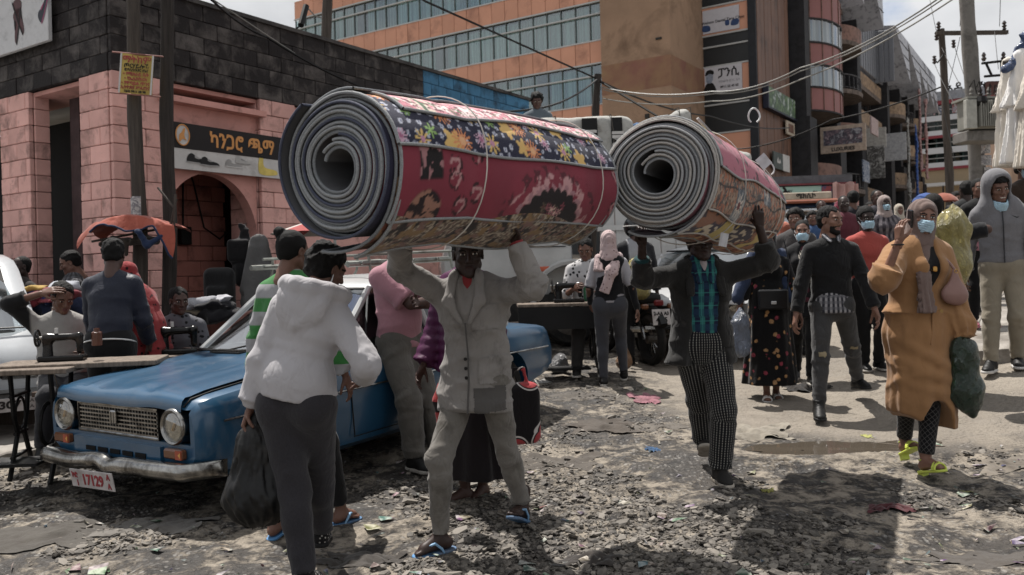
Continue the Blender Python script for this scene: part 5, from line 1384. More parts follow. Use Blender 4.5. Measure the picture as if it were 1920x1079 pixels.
 b=MB();b.loft(rings);b.build('bumper',M_CHR,car,smooth=True,ang=60)
 for q in(-1,1):
  b=MB();b.box((-.03,q*.45,.33),(.12,.04,.05));b.build('bumper_bracket',M_RUSTY,car)
 pl=empty('licence_plate',parent=car);pl.matrix_local=T(-.125,.10,.235)@RY(R(-8))@RX(R(-2))
 b=MB();b.box((0,0,0),(.008,.46,.115),bev=.003);b.build('plate',M_PLT,pl)
 TM_=T(-.006,0,0)@RZ(R(-90))
 text(plate,.092,M_PRED,TM_@T(.015,0,-.005),pl,bold=.003,ext=.001);text('A',.05,M_PRED,TM_@T(.185,0,.028),pl,bold=.002,ext=.001);text('A',.05,M_PRED,TM_@T(.185,0,-.028),pl,bold=.002,ext=.001);text('ኮድ',.045,M_PRED,TM_@T(-.175,0,.02),pl,bold=.002,ext=.001);text('1',.05,M_PRED,TM_@T(-.155,0,-.03),pl,bold=.002,ext=.001)
 for y0,a in((.30,1),(-.22,1)):
  b=MB();b.tube([(1.055,y0,.868),(1.10,y0-.20,.905),(1.085,y0-.42,.90)],.007,5);b.tube([(1.07,y0-.14,.872),(1.075,y0-.36,.885),(1.09,y0-.56,.885)],.006,5);b.build('wiper',M_BLKP,car)
 def on_glass(u,v):
  x0,w,z=1.135+.505*v,.675-.13*v,.858+.404*v
  return Vector((x0-.07*(1-u*u)-.012,u*w,z+.004))
 M_STK=mat('white sticker','#c2c5c6',.6,bump=0)
 b=MB()
 for(u0,v0,u1,v1,w_)in((.30,.22,.19,.60,.022),(.345,.50,.145,.43,.02)):
  d=Vector((u1-u0,v1-v0)).normalized();nrm=Vector((-d.y,d.x))*w_
  b.poly([on_glass(u0-nrm.x,v0-nrm.y*1.6),on_glass(u1-nrm.x,v1-nrm.y*1.6),on_glass(u1+nrm.x,v1+nrm.y*1.6),on_glass(u0+nrm.x,v0+nrm.y*1.6)])
 b.build('cross_sticker',M_STK,car)
 b=MB()
 for k in range(7):
  u=.60-k*.06;b.poly([on_glass(u,.84),on_glass(u-.022,.84),on_glass(u-.035,.93),on_glass(u-.012,.93)])
 b.build('letter_sticker',M_STK,car)
 b=MB();b.poly([on_glass(.70,.74),on_glass(-.5,.78),on_glass(-.5,.81),on_glass(.70,.77)]);b.build('strip_sticker',mat('gold strip','#9c8350',.6,bump=0),car)
 rk=empty('roof_rack',parent=car)
 for q in(-1,1):
  b=MB();b.tube([(1.50,q*.52,1.455),(3.0,q*.52,1.455)],.022,8);b.build('rack_bar',mat('rack tube','#8d9189',.45,metal=.4,dirt='#55504a'),rk)
  b=MB();b.tube([(1.62,q*.52,1.52),(2.9,q*.52,1.52)],.012,6);b.build('rack_rail',mat('rack tube','#8d9189'),rk)
  for x in(1.72,2.2,2.7):
   b=MB();b.tube([(x,q*.60,1.31),(x,q*.54,1.39),(x,q*.52,1.52)],.012,6);b.build('rack_foot',mat('rack tube','#8d9189'),rk)
 for x in(1.62,1.9,2.2,2.5,2.9):
  b=MB();b.tube([(x,-.56,1.46),(x,.56,1.46)],.013,6);b.build('rack_cross',mat('rack tube','#8d9189'),rk)
 b=MB();b.tube([(1.64,-.60,1.24),(1.70,-.61,1.32),(1.72,-.55,1.345)],.012,5);b.build('rack_strap',mat('brown strap','#4a352b',.8),rk)
 return car
M_GLASSD=glass('dark car glass',(.22,.24,.25),.15);M_GLASSW=glass('windscreen glass',(.62,.68,.70),1.0)
def veh(o,x,pitch=0.0,dz=0.0):
 z=Vector((0,0,1));x=Vector((x[0],x[1],0)).normalized();x=Vector((x.x,x.y,math.tan(R(pitch))));return frame((o[0],o[1],o[2]+dz),x,(0,0,1))
th=R(33.4);CARX=Vector((math.sin(th),math.cos(th),0));CO=Vector((-2.411,5.21,0));CAR_M=veh((CO.x,CO.y,float(gz(CO.x,CO.y))),CARX,2.0,-.015)
saloon('blue_car','dented old blue saloon car with white roof and chrome grille',CAR_M,car_paint('blue car paint','#0b4a6c'),car_paint('white car roof','#a9abab','#77736d',.3))
g2=xg(1318,10.8);saloon('white_car','white saloon car parked behind the two carpet porters',veh((g2.x-.3,g2.y-.6,g2.z),(.35,.93),3,0),car_paint('white car paint','#b4b5b6'),car_paint('white car paint','#b4b5b6'),False)
def van(name,label,M,paint_,roof_m,plate=None,cat='van',sign=None):
 v=empty(name,M=M,label=label,cat=cat)
 prof=[(.02,.30),(-.06,.34),(-.10,.55),(-.06,.78),(.03,.98),(.22,1.12),(.78,1.82),(.98,1.93),(1.25,1.98),(4.4,1.98),(4.52,1.9),(4.58,1.0),(4.55,.35),(4.5,.3)]
 b=MB();rings=[]
 for y,k in((-.845,.0),(-.83,.6),(-.78,.93),(-.66,1.0),(0,1.03),(.66,1.0),(.78,.93),(.83,.6),(.845,0)):
  rings.append([(x+(1-k)*(.10 if x<.5 else(-.05 if x>4 else 0)),y*(1-.10*max(0,z-1.05)/.9),z-(1-k)*(.09 if z>1.6 else 0))for x,z in prof])
 b.loft(rings);body=b.build('body',paint_,v,smooth=True,ang=30)
 n=11;g=MB();g.loft([[(x0-.03*(1-t*t)+(.05 if abs(t)>.9 else 0),w*t,z)for t in np.linspace(-1,1,n)]for x0,w,z in((.19,.75,1.13),(.745,.66,1.80))],closed=False);g.build('windscreen',M_GLASSW,v,smooth=True)
 s_=MB();s_.loft([[(x0-.018*(1-t*t)+(.05 if abs(t)>.9 else 0),w*t,z)for t in np.linspace(-1,1,n)]for x0,w,z in((.205,.785,1.10),(.77,.69,1.83))],closed=False);s_.build('windscreen_seal',M_BLKP,v,smooth=True)
 for q in(-1,1):
  b=MB();b.poly([(.62,q*.836,1.15),(1.5,q*.838,1.15),(1.5,q*.80,1.72),(1.02,q*.80,1.72)]);b.build('side_window',M_GLASSD,v)
  b=MB();b.poly([(1.65,q*.838,1.15),(4.3,q*.838,1.15),(4.3,q*.80,1.72),(1.65,q*.80,1.72)]);b.build('side_window',M_GLASSD,v)
  for x in(.85,3.7):wheel(v,T(x,q*.75,.31)@(RZ(0)if q>0 else RZ(math.pi)),.31,.19)
  b=MB();b.box((-.05,q*.62,.72),(.10,.30,.17),bev=.03);b.build('headlight',M_CHR,v)
  b=MB();b.tube([(.42,q*.84,1.2),(.36,q*.98,1.22)],.015,5);b.box((.36,q*1.02,1.27),(.08,.16,.22),bev=.03);b.build('mirror',M_BLKP,v)
 b=MB();b.box((-.10,0,.72),(.03,.9,.15));b.build('grille',M_BLKP,v)
 gm=bxm('grille_slat',(.03,.9,.018),M_CHR)
 for k in range(4):link('grille_slat',gm,None,v,T(-.118,0,.665+k*.036))
 b=MB();b.box((-.10,0,.45),(.10,1.68,.20),bev=.04);b.build('bumper',mat('grey bumper','#6a6a69',.6,dirt='#3a3632',dirt_amt=.5),v)
 for k,z in enumerate((.385,.45,.515)):link('bumper_slat',bxm('bumper_slat',(.02,1.1,.012),M_BLKP),None,v,T(-.155,0,z))
 for y0 in(.35,-.25):
  b=MB();b.tube([(.11,y0,1.11),(.17,y0-.2,1.16),(.19,y0-.55,1.16)],.010,5);b.build('wiper',M_BLKP,v)
 return v
vd=Vector((-.62,.785,0));vf=Vector((.785,.62,0))
vc=at(86,HY,7.2);VO=Vector((vc.x,vc.y,0))-vf*.845;VO.z=.085+float(gz(VO.x,VO.y))-.02
vn=van('white_van','white minivan nosed in behind the sewing tables',veh(VO,vd,0,0)@Matrix.Diagonal((1,1,.80,1)),car_paint('van white','#aeb2b6','#8a8985',.25),car_paint('van white','#aeb2b6'))
pl=empty('licence_plate',parent=vn);pl.matrix_local=T(-.17,-.50,.40)@RY(R(-4))
b=MB();b.box((0,0,0),(.01,.46,.14),bev=.003);b.build('plate',M_PLT,pl)
text('13307',.105,mat('plate black','#2a2626',.5,bump=0),T(-.008,0,0)@RZ(R(-90))@T(-.02,0,0),pl,bold=.004,ext=.001);text('A',.05,mat('plate black','#2a2626'),T(-.008,0,0)@RZ(R(-90))@T(.19,0,.03),pl,ext=.001);text('A',.05,mat('plate black','#2a2626'),T(-.008,0,0)@RZ(R(-90))@T(.19,0,-.03),pl,ext=.001)
b1=xg(1530,21);tx=van('minibus','blue and white minibus taxi with orange roof coming down the street',veh(b1,(.12,.99),3.3),car_paint('taxi blue','#2f4f6d'),None,cat='minibus')
b=MB();b.box((.95,0,1.99),(.5,1.5,.10),bev=.04);b.box((2.6,0,2.0),(3.4,1.5,.05));b.build('roof_stripe',car_paint('taxi orange','#a0583a'),tx)
b=MB();b.box((.55,.10,2.12),(.10,1.25,.18),bev=.02);b.build('roof_board',mat('cream board','#a99a86'),tx);text('ሜክሲኮ',.16,M_INK,T(.49,.1,2.11)@RZ(R(-90)),tx,bold=.004)
b=MB();b.tube([(1.2,-.6,2.15),(4.2,-.6,2.15),(4.2,.6,2.15),(1.2,.6,2.15)],.03,6,closed=True);b.build('roof_rack',M_RUSTY,tx)
tg=xg(838,11.6);TRM=veh(tg,(1,.10),1.2,0)
truck=empty('cargo_truck',M=TRM,label='white cargo truck with a high load of bales behind the carpets',cat='truck')
M_TW=car_paint('truck white','#a8a8a5','#6f6a64',.45)
def tz(y,d=11.6):return CAM_Z+(HY-y)/F_PX*d-tg.z
b=MB();prof=[(0,.75),(-.04,1.2),(.10,1.62),(.42,2.35),(.60,2.45),(1.72,2.45),(1.80,2.35),(1.80,.95),(1.70,.72),(.1,.72)]
rg=[]
for y,k in((0,.0),(.05,.8),(.15,1),(1.85,1),(1.95,.8),(2.0,0)):rg.append([(x+(1-k)*(.06 if x<1 else-.03),y,z+(1-k)*(-.06 if z>1.5 else .03))for x,z in prof])
b.loft(rg);cab=b.build('cab',M_TW,truck,smooth=True,ang=32)
c=MB();c.lathe([(.50,-.3),(.50,.5)],28,T(1.75,0.0,.62)@RX(R(90)));co=c.build('cutter',M_DARK);co.matrix_world=TRM;cut(cab,[co])
b=MB();b.poly([(.30,-.012,1.52),(1.10,-.012,1.47),(1.10,-.012,2.2),(.58,-.012,2.2)]);b.build('door_glass',M_GLASSD,truck)
b=MB();b.poly([(1.2,-.012,1.72),(1.62,-.012,1.72),(1.62,-.012,2.15),(1.2,-.012,2.15)]);b.build('rear_quarter_glass',M_GLASSD,truck)
for pts in([(.22,-.01,.80),(.18,-.01,1.45),(.55,-.01,2.28)],[(1.16,-.01,.80),(1.16,-.01,2.28)],[(.2,-.01,1.42),(1.7,-.01,1.38)]):
 b=MB();b.tube(pts,.009,4);b.build('door_seam',M_BLKP,truck)
b=MB();b.tube([(1.75+.54*math.cos(t),-.02,.62+.54*math.sin(t))for t in np.linspace(.0,math.pi,15)],.045,6);b.build('wheel_arch',M_TW,truck)
b=MB();b.box((1.36,-.02,1.08),(.20,.04,.07),bev=.01);b.build('side_marker',mat('orange reflector','#b1481f'),truck)
b=MB();b.box((1.5,-.03,1.93),(.11,.1,.14),bev=.03);b.build('mirror',M_BLKP,truck);b=MB();b.tube([(1.0,-.02,1.05),(.98,-.06,1.10),(.98,-.06,1.25),(1.0,-.02,1.3)],.014,5);b.build('grab_handle',M_BLKP,truck)
b=MB();b.box((.9,.9,.55),(1.9,1.7,.35));b.box((3.0,1,.6),(2.7,1.2,.2));b.build('chassis',M_BLKP,truck)
for x in(1.75,3.7):
 for y in(.22,1.75):wheel(truck,T(x,y,.42)@RZ(math.pi),.42,.24)
b=MB();b.tube([(2.02,.1,.6),(2.02,.1,2.5)],.07,8);b.build('exhaust',M_BLKP,truck)
b=MB();b.box((3.25,1,1.02),(2.2,2.1,.12));b.build('bed',M_TW,truck)
pn=bxm('side_board',(.205,.05,.98),M_TW,.01)
for k in range(11):link('side_board',pn,None,truck,T(2.28+k*.212,-.06,1.58))
for z in(1.15,1.6,2.05):
 b=MB();b.box((3.3,-.10,z),(2.34,.05,.07));b.build('board_rail',M_TW,truck)
M_BALE=cloth('bale sacking','#a3a29c',.12,weave=160,dirt='#6f6b64',dirt_amt=.4);M_BALEK=mat('bale black print','#1b1b1c',.8,bump=.3)
for k,(x,y,w,h,z)in enumerate(((2.75,.8,1.15,.8,2.25),(3.95,.8,1.2,.8,2.25),(2.12,.85,1.45,.62,2.92),(2.5,1.6,.9,.8,2.55),(3.55,.8,.30,.72,2.93))):
 s=SDF();s.box((0,0,0),(w/2,.55,h/2),.12,k=.01)
 s.post=lambda D,X_,Y_,Z_,w=w:D-.018*np.sin(X_*22)*np.sin(Z_*17+1)-.02*wob(X_,Y_,Z_,9,k)
 M_=TRM@T(x,y,z)
 o=link('cloth_bale',s.mesh('cloth_bale',.035),M_BALE,None,M_);tag(o,['white sacking bale lowest at the front of the truck load','white sacking bale lowest at the tail of the truck load','white sacking bale with black block letters on top of the truck load','white sacking bale far behind the cab of the truck','narrow white bale at the tail end of the truck load'][k],'bale')
 if k==2:
  for q,xx in enumerate((.05,.44)):
   bb=MB();bb.box((xx,-.565,0),(.22 if q==0 else .16,.02,h*.86));bb.build('black_stripe',M_BALEK,o)
   text('HB' if q==0 else 'IM',.22,M_W,T(xx,-.585,-.04)@RY(R(90)),o,bold=.01)
 for xx in(-w*.3,w*.25):
  bb=MB();bb.tube([(xx,-.57,-h/2),(xx+.03,-.58,0),(xx,-.57,h/2),(xx,-.2,h/2+.03)],.008,4);bb.build('rope',mat('twine','#55504a',.9,bump=0),o)
for k,(x,c,nm)in enumerate(((2.98,'#2d5a86','blue cloth bundle on the truck tail'),(2.86,'#b08080','pink cloth bundle on the truck tail'))):
 s=SDF();s.cap((-.35,0,0),(.35,0,.05),.10,.07,fold=(.03,5,k+1,'u'),k=.05);tag(link('cloth_bundle',s.mesh('cloth_bundle',.03),cloth('bundle'+c,c),None,TRM@T(x,.5,3.02-.16*k)),nm,'bundle')
mg=xg(1222,10.2);mo=empty('motorcycle',M=veh(mg,(-.32,.95),3.3),label='black motorcycle seen from behind with a white number plate',cat='motorcycle')
for x in(.0,1.28):
 wl_g=empty('wheel',parent=mo)
 b=MB();b.tube([(x+.255*math.cos(a),0,.31+.255*math.sin(a))for a in np.linspace(0,6.283,29)[:-1]],.055,8,closed=True);b.build('tyre',M_TYRE,wl_g,smooth=True)
 b=MB();b.lathe([(.05,-.06),(.05,.06)],12,T(x,0,.31)@RX(R(90)));b.build('hub',M_RUSTY,wl_g)
 sp_=MB()
 for k in range(12):a=k*math.pi/6;sp_.tube([(x,0,.31),(x+.21*math.cos(a),0,.31+.21*math.sin(a))],.004,3)
 sp_.build('spokes',M_CHR,wl_g)
b=MB();b.tube([(.0+.33*math.cos(a),0,.33+.33*math.sin(a))for a in np.linspace(.5,2.6,10)],.06,6);b.build('mudguard',M_BLKP,mo,smooth=True)
b=MB();b.box((.35,0,.80),(.75,.26,.12),bev=.05,seg=2);b.build('seat',M_BLKP,mo,smooth=True);b=MB();b.box((.88,0,.88),(.45,.28,.22),bev=.08,seg=2);b.build('fuel_tank',car_paint('moto red','#3b1518'),mo,smooth=True)
b=MB();b.box((.62,0,.45),(.42,.24,.34),bev=.04);b.build('engine',M_RUSTY,mo)
b=MB();b.tube([(.6,-.16,.32),(.1,-.19,.34),(-.25,-.2,.42)],.045,8);b.build('exhaust',M_CHR,mo)
for q in(-1,1):
 b=MB();b.tube([(0,q*.1,.31),(.12,q*.13,.68)],.022,6);b.build('shock_absorber',M_CHR,mo)
 b=MB();b.box((-.15,q*.17,.72),(.06,.09,.06),bev=.015);b.build('indicator',M_AMB,mo)
 b=MB();b.tube([(1.28,q*.07,.31),(1.05,q*.08,.98)],.022,6);b.build('fork',M_CHR,mo)
b=MB();b.tube([(.95,-.36,1.08),(1.02,-.1,1.05),(1.02,.1,1.05),(.95,.36,1.08)],.016,6);b.build('handlebar',M_BLKP,mo)
b=MB();b.box((-.17,0,.76),(.05,.12,.07),bev=.015);b.build('tail_lamp',mat('red lens','#6d1418',.3,bump=0),mo)
plm=empty('number_plate',parent=mo);plm.matrix_local=T(-.24,0,.60)@RY(R(12))
b=MB();b.box((0,0,0),(.006,.235,.185),bev=.003);b.build('plate',M_PLT,plm)
tm2=T(-.006,0,0)@RZ(R(-90));text('2-AA A3',.055,M_INK,tm2@T(0,0,.04),plm,bold=.002,ext=.001);text('4775',.075,M_INK,tm2@T(0,0,-.035),plm,bold=.002,ext=.001)
# ================================================================== ROLLED CARPETS
def cl(c):return np.array(C3(c),f32)
def lay(base,m,c):
 m=np.clip(m,0,1)[...,None];return base*(1-m)+(c if isinstance(c,np.ndarray)and c.ndim>1 else np.asarray(cl(c)if isinstance(c,str)else c))*m
def sm(x,e,w):return np.clip((x-e)/w+.5,0,1)
def flower(c,u,v,fu,fv,r,n,colr,cen=None,depth=.3,rot=0.0,cr=.3):
 du,dv=u-fu,v-fv;rr=np.hypot(du,dv);a=np.arctan2(dv,du)
 edge=r*(1-depth+depth*np.cos(n*a+rot));c=lay(c,sm(edge-rr,0,.004),colr)
 if cen:c=lay(c,sm(r*cr-rr,0,.004),cen)
 return c
def p_navy(u,v):
 c=np.ones(u.shape+(3,),f32)*cl('#181936');r=np.random.default_rng(4)
 for i in range(int(u.max()/.062)+1):
  for j in range(-1,8):
   fu,fv=i*.062+(j%2)*.031+r.uniform(-.014,.014),j*.052+r.uniform(-.012,.012);q=r.uniform(.012,.017)
   c=flower(c,u,v,fu,fv,q,9,'#b9bccb','#565a80',.22,r.uniform(0,6),.35)
 L=[('#d6a946',5,.062,.22,None),('#d9803a',15,.064,.35,'#e2a468'),('#c79ab0',13,.045,.35,'#a4577d'),('#d9b04c',8,.056,.4,'#c07f9d'),('#86b04c',6,.034,.4,None)]
 k=0
 for fu in np.arange(.03,2.2,.105):
  for row in(.06,.185,.31):
   q=L[(k*7+int(row*37))%5];k+=1
   if r.random()<.80:c=flower(c,u,v,fu+r.uniform(-.04,.04),row+r.uniform(-.035,.035),q[2]*r.uniform(.8,1.1),q[1],q[0],q[4],q[3],r.uniform(0,6))
 return c
def speck(u,v,f,sd,e,w=.05,oc=4):return sm(vnoise(u+3,v+3,f,sd,oc),e,w)
def p_pink(u,v):
 c=np.ones(u.shape+(3,),f32)*cl('#bd6878');c=lay(c,speck(u,v,7,3,.5,.3)*.25,'#d99aa6')
 band=sm(np.exp(-((v-.07)/.05)**2)+.5*np.exp(-((v-.2)/.03)**2),.3,.5)
 c=lay(c,band*speck(u,v,42,5,.50,.08),'#d9c4c0');c=lay(c,band*speck(u,v,55,9,.60,.06),'#6b2d3c');c=lay(c,band*speck(u,v,38,12,.66,.05),'#4f6b45')
 st=np.abs(u-.30-.25*(v-.1));c=lay(c,sm(.055-st,0,.01)*speck(u,v,48,6,.47,.06),'#c9b7a4');c=lay(c,sm(.012-st,0,.004),'#3f5a3c')
 s2=np.abs(u-1.86);c=lay(c,sm(.05-s2,0,.01)*speck(u,v,48,6,.45,.06),'#d5c9bd');c=lay(c,sm(.01-s2,0,.004),'#4e6a46')
 return lay(c,sm(.10-u,0,.02)*.5,'#b0505e')
def p_red(u,v):
 c=np.ones(u.shape+(3,),f32)*cl('#8a1f38');c=lay(c,speck(u,v,6,31,.5,.3)*.3,'#651a2b')
 a=np.arctan2(v+.01,u-1.12);rr=np.hypot((u-1.12)/1.5,v+.01)
 ed=.168+.018*np.abs(np.sin(9.5*a));rim=np.abs(rr-ed-.012)
 scr=sm(vnoise(u+9,v,26,8,3),.50,.05)
 c=lay(c,sm(.036-np.abs(rr-ed-.03),0,.01)*scr,'#c08a8c');c=lay(c,sm(.028-np.abs(rr-.26),0,.01)*sm(vnoise(u,v+4,30,18,3),.60,.05)*.8,'#4a1522')
 c=lay(c,sm(ed-rr,0,.008),'#1a0d12');c=lay(c,sm(.010-rim,0,.006)*(np.cos(22*a)>-.3),'#a3717a')
 r=np.random.default_rng(2)
 for i in range(26):
  t=r.uniform(0,np.pi);q=r.uniform(.0,.115);fu,fv=1.12+1.5*q*np.cos(t),q*np.sin(t)
  c=flower(c,u,v,fu,fv,r.uniform(.016,.03),5,['#b36a76','#8e3548','#c2938e','#6b5a45','#a55562'][i%5],'#d9b9a5' if i%2 else '#5a1e2c',.42,r.uniform(0,6))
 for cu,sgn in((.42,1),(1.80,-1)):
  for k in range(5):
   t0=k*1.1;fu,fv=cu+sgn*.10*math.sin(t0*1.7),.06+k*.055
   dd=np.hypot(u-fu,v-fv);ring=np.abs(dd-.026-.006*np.sin(3*np.arctan2(v-fv,u-fu)))
   c=lay(c,sm(.008-ring,0,.005)*(np.arctan2(v-fv,(u-fu)*sgn)>-1.6),'#b57f80');c=lay(c,sm(.008-np.abs(dd-.04),0,.004)*sm(vnoise(u,v,60,4,2),.5,.1),'#3a1019')
 m=sm(.07-np.abs(u-.21),0,.008)*sm(v,.17,.01);c=lay(c,m,'#140c0f');c=lay(c,m*sm(vnoise(u,v,30,14,3),.57,.04),'#a46d70')
 m=sm(.10-np.hypot(u-.20,(v-.03)),0,.01);c=lay(c,m,'#231015');c=lay(c,m*sm(vnoise(u,v,34,3,3),.52,.05),'#9b6a55')
 c=lay(c,sm(u,1.92,.02),'#1d0f12');c=lay(c,sm(u,1.92,.02)*sm(vnoise(u,v,28,3,3),.56,.05),'#8e5b4e')
 return c
def p_brown(u,v):
 c=np.ones(u.shape+(3,),f32)*cl('#5d4a3d');n=vnoise(u,v,24,41,2);sw=np.sin(n*46)
 c=lay(c,sm(sw,.25,.4),'#a99a84');c=lay(c,sm(vnoise(u+5,v,30,7,3),.56,.05),'#2b2220');c=lay(c,sm(vnoise(u,v+5,26,17,3),.60,.04),'#8a6a3c');c=lay(c,sm(vnoise(u+2,v+2,34,27,3),.63,.04),'#7d5a50')
 return c
def p_orange(u,v):
 c=np.ones(u.shape+(3,),f32)*cl('#a8674f');c=lay(c,speck(u,v,40,5,.5,.08),'#c9a184');c=lay(c,speck(u,v,34,8,.58,.06),'#7b3a3a');c=lay(c,speck(u,v,30,18,.63,.05),'#6f7a4c')
 return c
def p_yellow(u,v):
 c=np.ones(u.shape+(3,),f32)*cl('#24223c');c=lay(c,sm(.05-np.abs(v-.11),0,.01)*speck(u,v,30,5,.46,.05),'#b7a23a');c=lay(c,sm(.02-np.abs(v-.18),0,.01),'#6a8f4e');return c
def p_pinkleaf(u,v):
 c=np.ones(u.shape+(3,),f32)*cl('#ab566b');c=lay(c,speck(u,v,5,3,.5,.3)*.3,'#a94a63');c=lay(c,speck(u*1.0,v*1.6,11,15,.59,.03,5),'#4c2330');c=lay(c,sm(.09-u,0,.02),'#5a3b35')
 c=lay(c,sm(v,.30,.01)*speck(u,v,14,9,.45,.1),'#23305e');c=lay(c,sm(v,.34,.01)*speck(u,v,12,19,.55,.06),'#c9b24c');c=lay(c,sm(v,.30,.01)*speck(u,v,16,29,.58,.06),'#cfc8c4');return c
def p_kilim(u,v):
 c=np.ones(u.shape+(3,),f32);P=['#5d4c46','#75503f','#46474b','#8c6546','#5b4450','#6b5d52']
 iu,iv=np.floor(u/.36+.15*np.sin(v*14)).astype(int),np.floor(v/.16+.12*np.sin(u*9)).astype(int)
 k=(iu*3+iv*5)%6;pal=np.array([cl(q)for q in P]);c=pal[k]
 c=lay(c,sm(vnoise(u,v,60,51,2),.52,.04)*.8,'#2e2528');c=lay(c,sm(vnoise(u+3,v,52,61,2),.56,.04),'#9a7f68');c=lay(c,sm(vnoise(u+3,v+7,48,71,2),.60,.04),'#a3592f')
 fu=(u/.36+.15*np.sin(v*14))%1;fv=(v/.16+.12*np.sin(u*9))%1
 ln=np.minimum(np.minimum(fu,1-fu)*.36,np.minimum(fv,1-fv)*.16);c=lay(c,sm(.006-ln,0,.004),'#121012')
 for a_,b_ in((.62,.10),(1.35,.26)):
  d=np.hypot(u-a_,v-b_);c=lay(c,sm(.10-np.maximum(np.abs(u-a_),np.abs(v-b_)),0,.004),'#4b5560');c=lay(c,sm(.10-np.maximum(np.abs(u-a_),np.abs(v-b_)),0,.004)*sm(vnoise(u,v,40,3,2),.55,.05),'#8c8f90')
  c=flower(c,u,v,a_,b_,.075,10,'#c9b8a8','#6b2a2c',.45,0,.35)
 return c
def p_leopard(u,v):
 c=np.ones(u.shape+(3,),f32)*cl('#2a1f38');s_=sm(vnoise(u*.5,v*1.3,5,4,2),.50,.02)
 c=lay(c,s_,'#8d5632');c=lay(c,(1-s_)*sm(vnoise(u*.6,v*2.2,24,14,1),.62,.04),'#c4b49a');c=lay(c,s_*sm(vnoise(u*.7,v*1.6,20,24,2),.60,.04),'#331f2a');c=lay(c,sm(vnoise(u,v,7,44,2),.66,.02),'#b9a34a')
 return c
def p_rust(u,v):
 c=np.ones(u.shape+(3,),f32)*cl('#8a4630');c=lay(c,speck(u,v*2,26,4,.52,.05),'#4f2a22');c=lay(c,speck(u,v,30,14,.60,.05),'#b48a5e');return c
def carpet_mat():
 g=G('printed carpet');c=g.attr('print',True);bf=g.node('ShaderNodeNewGeometry',6)
 g2=g.mix(bf,c,(.10,.10,.105));n=g.noise(g.obj(),520,2,.7)
 g2=g.mul(g2,n*.5+.75)
 return g.fin(g2,.85,0,g.bump(n,.45,.003),.25,Sheen_Weight=.12)
M_CARPET=carpet_mat()
def binding_mat(name,c):
 if name in _M:return _M[name]
 g=G(name);o=g.obj();x,y,z=g.xyz(o)
 n=g.noise(g.scale(o,(1,1,1)),240,2,.6);cc=g.mix(g.ramp(n,.35,.65),tuple(q*.6 for q in C3(c)),C3(c))
 _M[name]=g.fin(cc,.8,0,g.bump(n,.8,.004),.25);return _M[name]
def sweep(pts,r,n=6):
 p=np.asarray(pts,float);t=np.gradient(p,axis=0);t/=np.linalg.norm(t,axis=1)[:,None]+1e-9
 up=np.tile(np.array([.31,.17,.93]),(len(p),1));up-=t*(up*t).sum(1)[:,None];up/=np.linalg.norm(up,axis=1)[:,None]+1e-9;b=np.cross(t,up)
 a=np.linspace(0,2*np.pi,n,endpoint=False)
 V=p[:,None]+r*(np.cos(a)[None,:,None]*up[:,None]+np.sin(a)[None,:,None]*b[:,None])
 I_=np.arange(len(p)*n).reshape(-1,n);Q=np.stack([I_[:-1],np.roll(I_[:-1],-1,1),np.roll(I_[1:],-1,1),I_[1:]],-1).reshape(-1,4)
 return V.reshape(-1,3),Q
